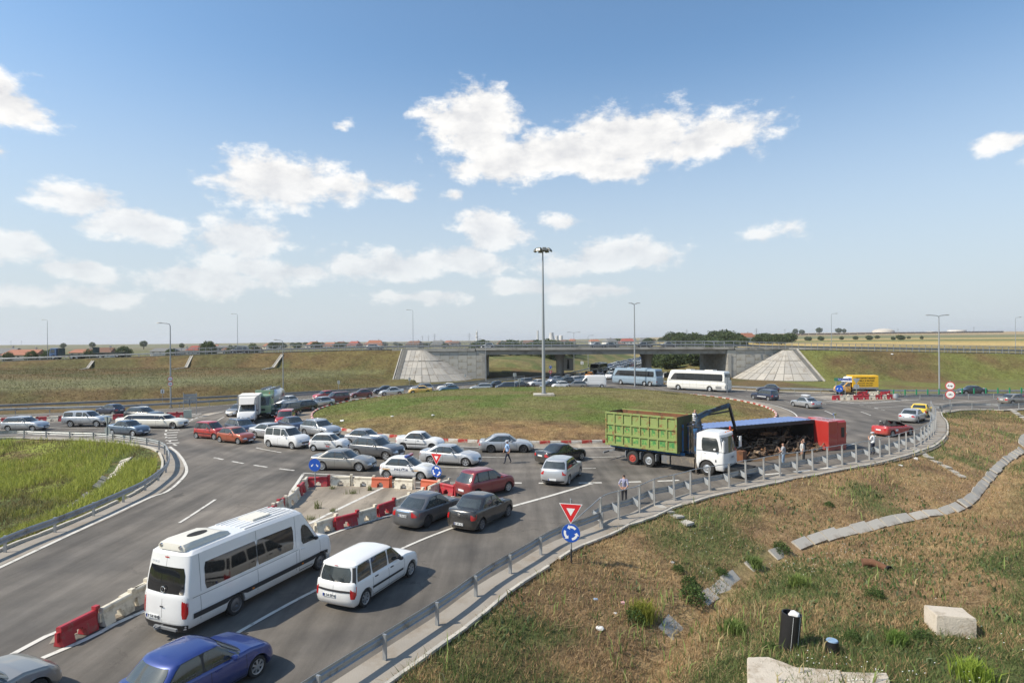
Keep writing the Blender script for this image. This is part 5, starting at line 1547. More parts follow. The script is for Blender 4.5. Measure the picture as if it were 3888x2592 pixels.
patch(lambda u, v: Vector((cc.L / 2 - u, v, float(cc.ztop(u)) + 0.03)), 0.45, 0.85, -0.32, 0.32, 4, 4, 0.012).obj('bonnet_sticker', plain('faded_sticker', (0.55, 0.55, 0.52), rough=0.5, var=0.2, scale=12), r_)
V('hatch', SILVER, 'silver hatchback squeezed in behind the dark grey off-roader', frontw((-14.65,53.78), 106, 2.54), 'R', over=dict(L=4.03, W=1.72, H=1.47, wb=2.54), nm='hatchback_car', rim='seven')
r_, cc = V('micro', WHITE, 'tiny white hatchback with black and red lettering on its door', frontw((-17.01,51.12), 97, 2.34), 'R', rim='steel', rimmat=ALLOY, nm='hatchback_car', mirror=BLACKP, head=(0.40, 0.80, 0.60, 0.86), bump=(0.10, 0.26, BLACKP))
p = cc.side(1.65, 0.6, -1)
for k, (tx, m_) in enumerate((('Torino', INK), ('Stop', SIGNR))):
    t_ = link('lettering', text_mesh(tx, 0.19, m_, 0.006, bold=0.004), r_); t_.matrix_local = plane_matrix((p.x, p.y - 0.02, p.z - k * 0.17), (1, 0, 0), (0, 0, 1))
r_, cc = V('van', WHITE, 'white van-like people carrier with a sliding door behind the orange hatchback', ((-21.67,53.50), (-19.32,52.15)), 'R', splits=(0.33, 0.66), rim='five', nm='people_carrier', roofrails=True, dark_dlo=False, grille=(0.55, 0.44, 0.66), trim=BLACKP, bump=None, heading=116)
V('hatch', ORANGE, 'burnt orange three-door hatchback', ((-27.22,56.07), (-25.34,54.94)), 'R', heading=116, splits=(0.62,), nm='hatchback_car', bump=(0.26, 0.36, BLACKP))
V('mpv', RED, 'bright red boxy small car beside the orange hatchback', ((-30.80,58.71), (-28.78,57.42)), 'R', heading=112, over=dict(L=3.50, W=1.62, H=1.66, wb=2.36, fo=0.62, ws0=0.70, ws1=1.40, rr1=3.28, rr0=3.42, wtop=0.82, nose=0.78, hood=1.02), splits=(0.36, 0.74), nm='hatchback_car', rub=True)
V('big', SILVER2, 'silver saloon half hidden behind the white sliding-door people carrier', frontw((-25.09,58.45), 118, 2.74), 'R', rim='five')
V('wagon', NAVY, 'dark blue estate with chrome roof rails behind the orange hatchback', (-27.82,61.67), heading=128, splits=(0.36, 0.72), nm='estate_car', roofrails=True)
V('suv', SILVER, 'silver off-roader with roof rails beside the grass island', (-19.04,59.42), heading=124, splits=(0.42, 0.78), nm='off_road_car', roofrails=True)
V('sedan', NAVY, 'dark blue saloon between the red van and the silver off-roader', (-23.31,63.59), heading=136)
V('van', RED, 'red small van facing us beside the dark blue saloon', (-25.4, 66.9), heading=167, over=dict(L=4.1, wb=2.7, H=1.80), splits=(0.36,), nm='small_van', cat='van')
V('hatch', BLACK, 'black hatchback half hidden behind the red small van', (-30.13,77.31), heading=172, nm='hatchback_car')
V('van', BLACK, 'black small van in the queue ahead of the dark estate', ((-28.02,76.42), (-28.07,74.89)), 'L', heading=200, splits=(0.36,), nm='small_van', cat='van', over=dict(H=1.75))
V('wagon', BLACK, 'black estate in the queue behind the silver hatchback', ((-28.05,82.23), (-28.17,79.63)), 'L', heading=213, splits=(0.36, 0.72), nm='estate_car')
V('hatch', WHITE, 'white hatchback beside the tank lorry', (-33.69,89.15), heading=205, nm='hatchback_car')
V('hatch', SILVER2, 'silver hatchback in the queue before the maroon estate', ((-27.24,88.22), (-27.61,85.26)), 'L', heading=222, over=dict(L=4.15, wb=2.51, W=1.73), nm='hatchback_car')
V('estate_van', MAROON, 'maroon estate in the queue beside the grass island', ((-26.58,94.21), (-27.41,91.11)), 'L', heading=225, splits=(0.34, 0.70), nm='estate_car', rim='steel')
V('hatch', RED, 'red hatchback on the far side of the maroon estate', (-31.0, 98.5), heading=222, nm='hatchback_car')
V('hatch', MAROON, 'dark red hatchback alone in the curve of the queue', (-25.6, 101.3), heading=243, nm='hatchback_car')
V('sedan', SILVER2, 'silver saloon in the queue behind the dark red hatchback', (-21.2, 105.2), heading=250)
V('hatch', NAVY, 'dark hatchback on the far side of the silver saloon', (-23.5, 109.0), heading=246, nm='hatchback_car')
V('sedan', TAXI, 'orange yellow taxi saloon in the queue', (-16.6, 108.0), heading=255)
V('wagon', SILVER, 'silver estate on the far side of the yellow taxi', (-17.2, 113.2), heading=252, splits=(0.36, 0.72), nm='estate_car')
V('hatch', TEAL, 'blue hatchback in the queue behind the taxi', (-11.7, 110.6), heading=258, nm='hatchback_car')
V('hatch', WHITE, 'white hatchback on the far side of the blue hatchback', (-12.6, 114.8), heading=256, nm='hatchback_car')
V('wagon', SILVER2, 'old pale grey estate in the queue with upright tail', (-6.0, 112.8), heading=262, over=dict(L=4.4, H=1.46, W=1.64, wtop=0.80), splits=(0.36, 0.70), nm='estate_car', rim='steel')
V('sedan', BLACK, 'black saloon nosing past the old pale grey estate', (-3.4, 119.4), heading=246)
V('mpv', NAVY, 'navy people carrier behind the old pale grey estate', (-1.2, 114.0), heading=258, over=dict(L=4.5, wb=2.7, rr1=4.0, rr0=4.4), splits=(0.4, 0.76), nm='people_carrier')
V('sedan', BLACK, 'black saloon low behind the grass island signs', (1.2, 117.9), heading=262)
V('suv', GREIGE, 'grey pickup-like car beyond the black saloons', (2.4, 125.5), heading=240, splits=(0.42,), nm='off_road_car')
V('sedan', WHITE, 'white saloon in the far queue left of the tall mast', (5.2, 124.6), heading=243, over=dict(H=1.40))
V('hatch', BLACK, 'black hatchback just behind the tall mast', (7.4, 118.6), heading=255, over=dict(L=4.2, wb=2.55), nm='hatchback_car')
V('micro', WHITE, 'small white and black city car right of the tall mast', (9.3, 116.9), heading=262, nm='hatchback_car', dark_dlo=True)
V('suv', DGREEN, 'dark green off-roader beyond the small city car', (11.0, 127.3), heading=240, splits=(0.42, 0.78), nm='off_road_car')
V('wagon', GREIGE, 'beige grey estate in front of the white panel van', (12.4, 117.6), heading=268, splits=(0.36, 0.72), nm='estate_car')
V('hatch', SILVER, 'silver hatchback beyond the dark green off-roader', (9.6, 134.6), heading=232, nm='hatchback_car')
V('wagon', WHITE, 'white estate beyond the beige grey estate', (13.4, 132.4), heading=236, splits=(0.36, 0.72), nm='estate_car')
V('sedan', SILVER, 'silver saloon facing us before the old bus', (16.0, 136.2), heading=205)
V('hatch', GREIGE, 'grey hatchback in the outer queue under the bridge', (13.0, 141.5), heading=220, nm='hatchback_car')
V('sedan', GREY, 'dark grey saloon beside the left bridge pier', (16.4, 147.0), heading=210)
V('micro', plain('orange_body', (0.75, 0.28, 0.02), rough=0.4), 'small orange car under the bridge', (19.3, 149.5), heading=206, nm='hatchback_car')
V('hatch', BLUE, 'small blue hatchback beside the orange car under the bridge', (21.6, 147.5), heading=203, nm='hatchback_car')
V('van', WHITE, 'white small van facing us under the bridge', (23.9, 146.6), heading=200, splits=(0.36,), nm='small_van', cat='van')
V('van', DGREEN, 'dark small van behind the white one under the bridge', (26.3, 151.0), heading=200, over=dict(H=1.95), splits=(0.36,), nm='small_van', cat='van')
# --- right-hand ring
V('hatch', NAVY, 'dark blue hatchback with pale lettering beside the right paved cone', (45.0, 105.5), heading=-62, nm='hatchback_car')
r_, cc = V('estate_van', NAVY, 'dark navy estate with white lettering on its flank following the coaches', ((38.33,90.61), (38.04,93.66)), 'L', heading=-24, splits=(0.34, 0.70), nm='estate_car')
for sg in (1, -1):
    p = cc.side(2.5, 0.45, sg)
    MB().box((p.x, p.y + sg * 0.01, p.z), (1.7, 0.012, 0.09)).obj('side_lettering', PLATE, r_)
r_, cc = V('sedan', SILVER, 'silver saloon with a roof box driving away on the ring', ((39.88,81.51)[0], (39.88,81.51)[1]), heading=-14, over=dict(L=4.6, H=1.46, wb=2.7))
MB().loft([[(x, w * math.cos(a), c.H * 0 + 1.60 + h * math.sin(a)) for a in rng_lin(0, 2 * math.pi, 13)[:-1]] for x, w, h in ((-0.75, 0.15, 0.05), (-0.6, 0.36, 0.15), (0.0, 0.40, 0.18), (0.5, 0.34, 0.13), (0.75, 0.1, 0.04))], cap=True).obj('roof_box', plain('grey_box', (0.45, 0.46, 0.47), rough=0.35, var=0.05, coat=0.4), r_, 50)
V('logan', YELLOW, 'bright yellow taxi saloon at the exit beside the railing', (lambda q: (q[0] + 1.4, q[1] + 1.6))((47.33,69.92)), heading=42, tail=(0.78, 0.995, 0.45, 0.92))
V('sedan', SILVER2, 'silver saloon with a red-lit tail between the yellow taxi and red convertible', (lambda q: (q[0] + 1.6, q[1] + 1.5))((43.06,65.40)), heading=48, over=dict(L=4.58, W=1.77, wb=2.65), tail=(0.55, 0.99, 0.62, 0.86))
# red convertible
cc = Body(L=4.30, W=1.76, H=1.40, wb=2.60, fo=0.84, r=0.315, belt=0.90, nose=0.64, hood=0.92, deck=0.96, ws0=1.02, ws1=1.90, rr1=2.9, rr0=3.4, beltr=0.95)
r_ = build_car('convertible_car', cc, RED, cabin=False, doors=[1.35, 2.75], tail=(0.58, 0.98, 0.62, 0.88), plate_r=(0.60, 'tail'), rim='seven')
patch(lambda u, v: cc.gend(u, v, False), -0.9, 0.9, 0.05, 0.93, 12, 5, 0.0).obj('windscreen', GLASS, r_, 60)
fr = [cc.gend(q, 0.95, False) for q in np.linspace(-0.98, 0.98, 13)]
MB().tube([cc.gend(-0.98, 0.0, False)] + fr + [cc.gend(0.98, 0.0, False)], 0.035, 6).obj('windscreen_frame', BLACKP, r_, 50)
MB().box((-0.35, 0, 0.955), (1.75, 1.30, 0.06)).obj('cockpit', DARK, r_)
for sx in (0.05, -0.75):
    for sy in (-0.36, 0.36):
        MB().loft([[(sx - 0.45 + dx, sy + y, z) for y, z in ((-0.22, 0.85), (0.22, 0.85), (0.2, 1.12), (0.11, 1.16), (0.1, 1.30), (-0.1, 1.30), (-0.11, 1.16), (-0.2, 1.12))] for dx in (0.0, 0.1)], cap=True).obj('seat', BLACKP, r_, 40)
for sg in (1, -1): MB().lathe([(0.001, -0.1), (0.06, -0.08), (0.075, 0), (0.05, 0.08), (0.001, 0.1)], 10, 'Y', (cc.L / 2 - 1.72, sg * 0.97, 0.98)).obj('mirror', RED, r_, 50)
p = cc.side(2.9, 0.5, -1); MB().box((p.x, p.y - 0.012, p.z + 0.05), (0.34, 0.012, 0.2)).obj('side_sticker', PLATE, r_)
put_wheels(r_, cc, (34.99,55.50), (38.69,58.13), 'R', heading=66); name_car(r_, 'red open-top convertible behind the white-shirted policeman')
V('sedan', BLACK, 'black saloon behind the row of green reflector posts', (75.5, 98.6), heading=-88)
V('suv', BLACK, 'black off-roader at the right end of the green reflector posts', (85.6, 97.2), heading=-88, splits=(0.42, 0.78), nm='off_road_car')
V('sedan', GREIGE, 'beige silver saloon leaving along the right-hand road', (70.2, 83.6), heading=84)
# --- left road
V('wagon', SILVER, 'silver estate waiting on the side road behind the pickup', ((-54.20,64.47), (-51.62,64.34)), 'R', splits=(0.36, 0.72), nm='estate_car', roofrails=True, heading=91)
# pickup with canopy
cc = Body(L=5.0, W=1.80, H=1.78, wb=3.0, fo=0.82, r=0.37, tw=0.24, sill=0.34, belt=1.12, nose=0.94, hood=1.13, deck=1.12, ws0=1.25, ws1=1.95, rr1=4.72, rr0=4.90, wtop=0.80, beltr=1.14, padr=0.16, egr=0.16, er=0.22, arch=0.07)
r_ = build_car('pickup_truck', cc, SILVER, splits=(), sidewin=False, rim='five', doors=[1.55, 2.55, 3.35])
for sg in (1, -1):
    for g0, g1 in ((0.0, 2.42), (2.50, 3.22), (3.55, 4.62)):
        patch(lambda u, v: cc.gside(u, v, sg), 0, 1, 0.16, 0.84, 6, 5, 0.009, uf=lambda v: (max(cc.gA(v) + 0.28, g0), g1), round_=0.09).obj('side_window', GLASS, r_, 60)
    patch(lambda u, v: cc.side(u, v, sg), 1.3, 3.2, 0.0, 0.05, 6, 1, 0.09).obj('side_step', CHROME, r_)
    patch(lambda u, v: cc.gside(u, v, sg), 3.40, 3.42, 0.0, 0.92, 1, 6, 0.003).obj('panel_gap', SEAM, r_)
put_wheels(r_, cc, (-49.58,67.45), (-46.80,67.13), 'R', heading=92); name_car(r_, 'silver pickup with a windowed canopy over its bed', 'pickup')
# stretch limousine
cc = Body(L=8.05, W=1.90, H=1.50, wb=6.0, fo=0.95, r=0.36, tw=0.22, belt=0.99, nose=0.80, hood=1.02, deck=1.04, ws0=1.52, ws1=2.18, rr1=6.75, rr0=7.35, beltr=1.02, wtop=0.76, padr=0.40, sill=0.22)
r_ = build_car('limousine', cc, CREAM, splits=(0.16, 0.27, 0.80), rim='five', rimmat=CHROME, grille=(0.36, 0.40, 0.78), doors=[1.95, 2.95, 5.6, 6.6], head=(0.52, 0.95, 0.52, 0.74), gl=GLASS2)
patch(lambda u, v: cc.side(u, v, -1), 1.2, 7.2, 0.30, 0.315, 20, 1, 0.006).obj('side_trim', CHROME, r_)
b_ = (-37.03,65.33); put_wheels(r_, cc, (b_[0] - 6.0 * math.sin(R(97)), b_[1] - 6.0 * math.cos(R(97))), b_, 'R'); name_car(r_, 'cream stretch limousine on the side road', 'limousine')
V('logan', SLATE, 'slate blue saloon in front of the cream limousine', ((-40.54,60.95), (-38.19,59.98)), 'R', heading=105, mirror=SLATE, rim='steel', rimmat=ALLOY)
V('suv', BLACK, 'black off-roader with pale roof rails behind the cream limousine', (-44.6, 72.6), heading=99, splits=(0.42, 0.78), nm='off_road_car', roofrails=True)
V('hatch', NAVY, 'dark hatchback whose roof shows behind the silver pickup', (-53.2, 79.2), heading=-75, nm='hatchback_car')
V('sedan', GREIGE, 'silver beige saloon facing us left of the white box lorry', (-35.4, 77.6), heading=184)
V('hatch', WHITE, 'white car showing under the green container', (11.2, 51.6), heading=86, over=dict(L=4.2, wb=2.6), nm='hatchback_car')
# --- on the overpass
zo = lambda x: float(hdeck(x)) + 0.06
def VO(kind, col, label, px, off, heading, **k):
    V(kind, col, label, (px, float(yn(px)) + off), heading=heading, z=zo(px), **k)
VO('micro', WHITE, 'small white hatchback on the overpass above the left abutment', -6.3, 4.2, 270, nm='hatchback_car')
VO('wagon', SILVER2, 'pale silver car on the overpass above the left embankment', -37.5, 14.0, 90, splits=(0.36, 0.7), nm='estate_car')
VO('van', NAVY, 'dark panel van on the left part of the overpass', -71.5, 8.0, 270, over=dict(L=4.9, wb=3.0, H=1.95, W=1.9), splits=(0.36,), nm='panel_van', cat='van')
for x_, col_, lb in ((23.4, SILVER, 'silver car leading the three on the bridge'), (27.0, GREY, 'dark grey car close behind the silver one on the bridge'), (36.0, BLACK, 'black car in the middle of the bridge behind the lamp post'), (42.6, GREIGE, 'grey brown car last in line on the bridge')):
    VO('sedan', col_, lb, x_, 15.0, 90)
# --- queue running away under the bridge
random.seed(5)
protos = []
for k_, (kd, sp_) in enumerate((('hatch', (0.5,)), ('sedan', (0.52,)), ('wagon', (0.36, 0.72)), ('suv', (0.42, 0.78)), ('mpv', (0.5, 0.84)), ('van', (0.36,)))):
    protos.append(kd)
PROTO = {}
QCOL = [SILVER, SILVER2, WHITE, GREY, BLACK, SLATE, NAVY, GREIGE, MAROON, SILVER, WHITE, GREY, BLUE, TEAL]
QWORD = {'silver': 'silver', 'light_silver': 'pale silver', 'white': 'white', 'grey': 'dark grey', 'black': 'black', 'slate_blue': 'slate blue', 'navy': 'navy', 'greige': 'beige', 'maroon': 'maroon', 'blue': 'blue', 'teal_blue': 'teal'}
KW_ = {'hatch': 'hatchback', 'sedan': 'saloon', 'wagon': 'estate', 'suv': 'off-roader', 'mpv': 'people carrier', 'van': 'small van'}
QLAB = {}
def queue_car(kd, col, x, y, h):
    if kd not in PROTO:
        sp_ = {'hatch': (0.5,), 'sedan': (0.52,), 'wagon': (0.36, 0.72), 'suv': (0.42, 0.78), 'mpv': (0.5, 0.84), 'van': (0.36,)}[kd]
        PROTO[kd] = build_car('queued_car', C(kd), SILVER, splits=sp_, seams=False)
        r_ = PROTO[kd]
    else:
        r_ = copy_tree(PROTO[kd])
    kids = [o for o in r_.children]
    for o in kids:
        if o.name.split('.')[0] in ('body', 'mirror', 'door_handle'):
            o.material_slots[0].link = 'OBJECT'; o.material_slots[0].material = col
    put(r_, x, y, h)
    w = QWORD[col.name.split('.')[0].replace('paint_', '')]
    name_car(r_, '%s %s in the long queue receding under the bridge' % (w, KW_[kd]), 'car', 'queue of cars receding under the bridge')
for lane, o_, y0 in ((0, 3.2, 166.0), (1, 6.5, 156.0), (2, 9.6, 160.0)):
    P = offset(FAR_L, o_); d = np.concatenate([[0], np.cumsum(np.linalg.norm(np.diff(P, axis=0), axis=1))])
    s = float(np.interp(y0, P[:, 1], d)); s1 = float(np.interp(300.0, P[:, 1], d))
    while s < s1:
        x = float(np.interp(s, d, P[:, 0])); y = float(np.interp(s, d, P[:, 1])); x2 = float(np.interp(s + 2, d, P[:, 0])); y2 = float(np.interp(s + 2, d, P[:, 1]))
        h = math.degrees(math.atan2(x - x2, y - y2)) + random.uniform(-2, 2)
        if not (lane == 0 and y < 182):
            queue_car(random.choice(('hatch', 'sedan', 'wagon', 'suv', 'mpv', 'van', 'sedan')), random.choice(QCOL), x, y, h)
        s += random.uniform(5.6, 7.4)
V('suv', GREIGE, 'grey off-roader driving away under the bridge', (33.2, 181.0), heading=20, splits=(0.42, 0.78), nm='off_road_car')
V('hatch', WHITE, 'white car driving away behind the grey coach', (34.6, 164.0), heading=16, nm='hatchback_car')
# coaches, vans and lorries
def coach(name, label, col, pos, heading, L=12.0, H=3.6, axles=2, glassm=GLASS2, stripe_m=None, rearwin=True, old=False):
    cc = Body(L=L, W=2.5, H=H, wb=L * 0.52, fo=2.6, r=0.49, tw=0.30, sill=0.36, belt=1.95, nose=1.93, hood=1.95, deck=1.95, ws0=0.10, ws1=0.75 if not old else 0.3, rr1=L - 0.35, rr0=L - 0.08, wtop=0.93, wbase=0.995, ef=0.45, er=0.22, eg=0.45, egr=0.22, crown=0.06, fin=0.4, rin=0.4, arch=0.08, pad=1.2)
    cc.rear_axles = [cc.ax[1]] + ([cc.ax[1] + 1.4] if axles == 3 else [])
    r_ = build_car(name, cc, col, splits=(), sidewin=False, rim='truck', head=(0.60, 0.98, 0.18, 0.34), tail=(0.80, 0.98, 0.30, 0.46), grille=None, doors=[1.0, 2.0], seams=False, rearwin=(0.86, 0.12, 0.78) if rearwin else None, frontwin=(0.95, -0.25, 0.86), mirror=col, gl=glassm, plate_r=(0.12, 'x'))
    for sg in (1, -1):
        n = 5; a0, b0 = 2.3, L - 0.75
        patch(lambda u, v: cc.gside(u, v, sg), 0, 1, 0.03, 0.72, 8, 4, 0.006, uf=lambda v: (0.9 + 1.3 * max(v, 0), L - 0.7), round_=0.1).obj('window_band', BLACKP, r_, 60)
        for k in range(n):
            s0, s1 = a0 + (b0 - a0) * k / n + 0.03, a0 + (b0 - a0) * (k + 1) / n - 0.03
            patch(lambda u, v: cc.gside(u, v, sg), s0, s1, 0.07, 0.68, 4, 3, 0.012).obj('side_window', glassm, r_, 60)
        patch(lambda u, v: cc.side(u, v, sg), 0.8, L - 0.5, 0.50, 0.515, 12, 1, 0.004).obj('panel_gap', SEAM, r_)
        patch(lambda u, v: cc.side(u, v, sg), 0.8, L - 0.5, 0.86, 0.875, 12, 1, 0.004).obj('panel_gap', SEAM, r_)
        for s in np.linspace(3.6, L - 1.6, 6):
            patch(lambda u, v: cc.side(u, v, sg), s - 0.008, s + 0.008, 0.06, 0.86, 1, 4, 0.004).obj('panel_gap', SEAM, r_)
        patch(lambda u, v: cc.side(u, v, sg), L - 2.0, L - 0.9, 0.12, 0.42, 3, 2, 0.008).obj('engine_grille', plain('vent_grey', (0.22, 0.22, 0.22), rough=0.6), r_)
        arm = MB().tube([(L / 2 - 0.2, sg * 1.15, 3.2), (L / 2 + 0.30, sg * 1.35, 3.1), (L / 2 + 0.32, sg * 1.38, 2.75)], 0.04, 6)
        arm.box((L / 2 + 0.32, sg * 1.38, 2.45), (0.12, 0.22, 0.5)); arm.obj('mirror_arm', BLACKP if old else col, r_)
    for k in range(2): MB().box((1.5 - 4.0 * k, 0, H + 0.04), (1.6 if k else 0.9, 1.5, 0.18)).obj('roof_unit', col, r_)
    put(r_, pos[0], pos[1], heading); tag(r_, label, 'coach' if not old else 'bus')
    return r_
def corner_pos(q, heading, L, W, side):
    """centre from the ground point under the rear corner on a side"""
    h = R(heading); f = np.array((math.sin(h), math.cos(h))); rt = np.array((f[1], -f[0]))
    return np.array(q) + f * L / 2 + rt * (W / 2 if side == 'L' else -W / 2)
COACHB = paint('coach_blue_grey', (0.27, 0.36, 0.44), 0.2, 0.4)
coach('coach', 'blue grey coach with three axles driving under the bridge', COACHB, corner_pos((28.79,119.50), -39, 12.0, 2.5, 'L'), -39, axles=3, H=3.55)
coach('coach', 'white coach following the blue grey coach', paint('coach_white', (0.74, 0.73, 0.69), 0, 0.4), corner_pos((37.51,105.05), -45, 12.0, 2.5, 'L'), -45, H=3.75)
coach('bus', 'old beige bus in the queue under the bridge', paint('bus_beige', (0.38, 0.35, 0.25), 0, 0.5), (24.5, 169.0), 203, L=11.0, H=3.1, old=True)
# --- white panel van
cc = Body(L=6.0, W=2.05, H=2.52, wb=4.03, fo=0.95, r=0.34, tw=0.22, sill=0.28, belt=1.42, nose=1.0, hood=1.36, deck=1.42, ws0=0.75, ws1=1.75, rr1=5.80, rr0=5.94, wtop=0.88, wbase=0.975, ef=0.6, er=0.2, eg=0.42, egr=0.16, crown=0.05, beltr=1.42)
r_ = build_car('panel_van', cc, WHITE, splits=(), sidewin=False, rim='steel', rimmat=ALLOY, rearwin=None, head=(0.55, 0.98, 0.60, 0.92), tail=(0.88, 0.99, 0.4, 0.95), doors=[1.2, 2.35], mirror=BLACKP, bump=(0.0, 0.25, BLACKP), frontwin=(0.9, 0.05, 0.8))
for sg in (1, -1):
    patch(lambda u, v: cc.gside(u, v, sg), 0, 1, 0.04, 0.60, 6, 5, 0.009, uf=lambda v: (cc.gA(v) + 0.45, 2.15), round_=0.08).obj('side_window', GLASS, r_, 60)
    for z_ in (0.18, 0.52): patch(lambda u, v: cc.gside(u, v, sg), 2.5, 5.6, z_, z_ + 0.012, 8, 1, 0.006).obj('swage_line', SEAM, r_)
    patch(lambda u, v: cc.side(u, v, sg), 2.2, 4.4, 0.20, 0.28, 8, 1, 0.012).obj('rub_strip', BLACKP, r_)
put_wheels(r_, cc, (17.50,118.00), (13.73,118.02), 'L'); tag(r_, 'white panel van beyond the grass island', 'van')
# --- helpers for lorries: cab from the same shell, x = half cab length - s
def wheel_at(root, c, s, sg, r=0.5, tw=0.3, dual=False, rimm=None, out=None):
    tm, rm = wheel_meshes(r, tw, 'truck')
    y = (out if out is not None else c.W / 2 - tw / 2)
    w = link('wheel', tm, root); w.location = (c.L / 2 - s, sg * y, r); w.rotation_euler = (0, random.uniform(0, 6), 0 if sg > 0 else math.pi)
    q = link('rim', rm, w)
    if rimm: q.material_slots[0].link = 'OBJECT'; q.material_slots[0].material = rimm
    if dual:
        w2 = link('wheel', tm, root); w2.location = (c.L / 2 - s, sg * (y - tw - 0.05), r)
def cab_body(L, W, H, fo, r, sill=0.55, belt=1.85, rake=0.22, wb=4.0, wtop=0.96):
    b = Body(L=L, W=W, H=H, wb=wb, fo=fo, r=r, tw=0.3, sill=sill, belt=belt, nose=belt - 0.02, hood=belt, deck=belt, ws0=0.06, ws1=0.06 + rake, rr1=L - 0.06, rr0=L - 0.03, wtop=wtop, wbase=0.99, ef=0.26, er=0.12, eg=0.22, egr=0.10, crown=0.05, fin=0.25, rin=0.1, arch=0.10, tb=0.10, tt=0.70, beltr=belt)
    b.rear_axles = []
    return b
def cab_parts(name, c, col, **k):
    r_ = build_car(name, c, col, splits=(), sidewin=False, rim='truck', seams=False, rearwin=None, tail=None, plate_r=None, doors=[0.32, c.L - 0.5], frontwin=(0.97, -0.10, 0.80), **k)
    for sg in (1, -1):
        patch(lambda u, v: c.gside(u, v, sg), 0, 1, -0.02, 0.72, 6, 4, 0.009, uf=lambda v: (c.gA(v) + 0.34, c.L - 0.5), round_=0.06).obj('side_window', GLASS, r_, 60)
        patch(lambda u, v: c.side(u, v, sg), c.L - 0.46, c.L - 0.45, 0.1, 0.98, 1, 5, 0.004).obj('door_gap', SEAM, r_)
    return r_
FRAME = plain('chassis_black', (0.035, 0.034, 0.033), rough=0.8, var=0.3, dirt=(0.15, 0.12, 0.09), dirt_amt=0.5, dscale=3)
TRUCKW = paint('lorry_white', (0.74, 0.74, 0.73), 0, 0.4)
# --- scrap lorry with the green container
c = cab_body(2.15, 2.44, 2.98, 1.30, 0.5, sill=0.42, wb=5.74, belt=1.78)
lorry = cab_parts('container_lorry', c, TRUCKW, head=(0.62, 0.97, 0.06, 0.22), grille=(0.55, 0.30, 0.34), plate_f=0.04)
patch(lambda u, v: c.end(u, v, False), -0.7, 0.7, 0.08, 0.14, 8, 1, 0.02).obj('grille_slot', BLACKP, lorry); patch(lambda u, v: c.end(u, v, False), -0.7, 0.7, 0.20, 0.26, 8, 1, 0.02).obj('grille_slot', BLACKP, lorry)
for f0 in np.linspace(0.5, 0.78, 7): patch(lambda u, v: c.end(u, v, False), -0.5, 0.5, f0, f0 + 0.012, 6, 1, 0.008).obj('grille_line', plain('grille_grey', (0.4, 0.4, 0.4), rough=0.5), lorry)
p = c.end(0, 0.66, False)
t_ = link('lettering', text_mesh('MAN', 0.17, GALVD, 0.008, bold=0.004), lorry); t_.matrix_local = plane_matrix((p.x + 0.02, 0, p.z), (0, 1, 0), (0, 0, 1))
for sg in (1, -1):
    MB().tube([(0.95, sg * 1.22, 2.5), (1.05, sg * 1.45, 2.45), (1.05, sg * 1.45, 1.75), (0.95, sg * 1.22, 1.7)], 0.02, 6).box((1.05, sg * 1.47, 2.22), (0.10, 0.26, 0.52)).box((1.05, sg * 1.47, 1.86), (0.10, 0.25, 0.2)).obj('door_mirror', TRUCKW, lorry)
    patch(lambda u, v: c.side(u, v, sg), 0.62, 0.70, 0.42, 0.54, 2, 2, 0.012).obj('handle_recess', DARK, lorry)
for k in range(4): MB().box((0.85, -0.6 + 0.4 * k, 3.0), (0.09, 0.06, 0.05)).obj('roof_lamp', LAMPO, lorry)
MB().lathe([(0.001, 0.20), (0.06, 0.19), (0.075, 0.0), (0.09, -0.02)], 12, 'Z', (0.55, 0.95, 3.02)).obj('beacon', plain('beacon_red', (0.5, 0.05, 0.02), rough=0.2, coat=1), lorry)
X = lambda s: c.L / 2 - s
BLUEF = plain('chassis_blue', (0.03, 0.13, 0.30), rough=0.6, var=0.25, dirt=(0.07, 0.05, 0.04), dirt_amt=0.45, dscale=3)
for sg in (1, -1):
    MB().beam((X(1.2), sg * 0.42, 0.85), (X(9.0), sg * 0.42, 0.85), 0.09, 0.26).obj('frame_rail', FRAME, lorry)
    MB().beam((X(3.2), sg * 0.55, 1.12), (X(9.3), sg * 0.55, 1.12), 0.12, 0.2).obj('hook_frame', BLUEF, lorry)
    for s, rm_ in ((1.30 + 5.74, plain('red_hub', (0.36, 0.05, 0.035), rough=0.6, var=0.3)), (1.30 + 4.39, None)):
        wheel_at(lorry, c, s, sg, dual=True, rimm=rm_)
    for s in (7.6, 6.37, 5.1): MB().box((X(s), sg * 1.0, 0.75), (0.05, 0.5, 0.5)).obj('mudguard', GALVD, lorry)
    MB().box((X(4.35), sg * 0.98, 0.72), (0.62, 0.46, 0.55)).obj('tool_box', plain('box_grey', (0.13, 0.14, 0.155), rough=0.6, var=0.2, dirt=(0.2, 0.17, 0.13), dirt_amt=0.4), lorry)
    MB().box((X(3.05), sg * 0.98, 0.74), (1.7, 0.5, 0.58)).obj('fuel_tank', plain('dirty_steel', (0.16, 0.14, 0.12), rough=0.6, metal=0.3, var=0.3, dirt=(0.3, 0.24, 0.17), dirt_amt=0.4), lorry)
    MB().beam((X(2.1), sg * 1.1, 0.1), (X(2.1), sg * 1.1, 1.35), 0.12, 0.12).box((X(2.1), sg * 1.1, 0.03), (0.3, 0.3, 0.06)).obj('stabiliser', FRAME, lorry)
    MB().beam((X(2.35), sg * 0.5, 1.2), (X(2.5), sg * 0.35, 3.0), 0.2, 0.28).obj('crane_column', BLUEF, lorry)
MB().beam((X(9.6), -1.15, 0.62), (X(9.6), 1.15, 0.62), 0.1, 0.12).beam((X(8.9), 0.4, 0.8), (X(9.6), 0.4, 0.62), 0.08, 0.1).beam((X(8.9), -0.4, 0.8), (X(9.6), -0.4, 0.62), 0.08, 0.1).obj('rear_bar', GALVD, lorry)
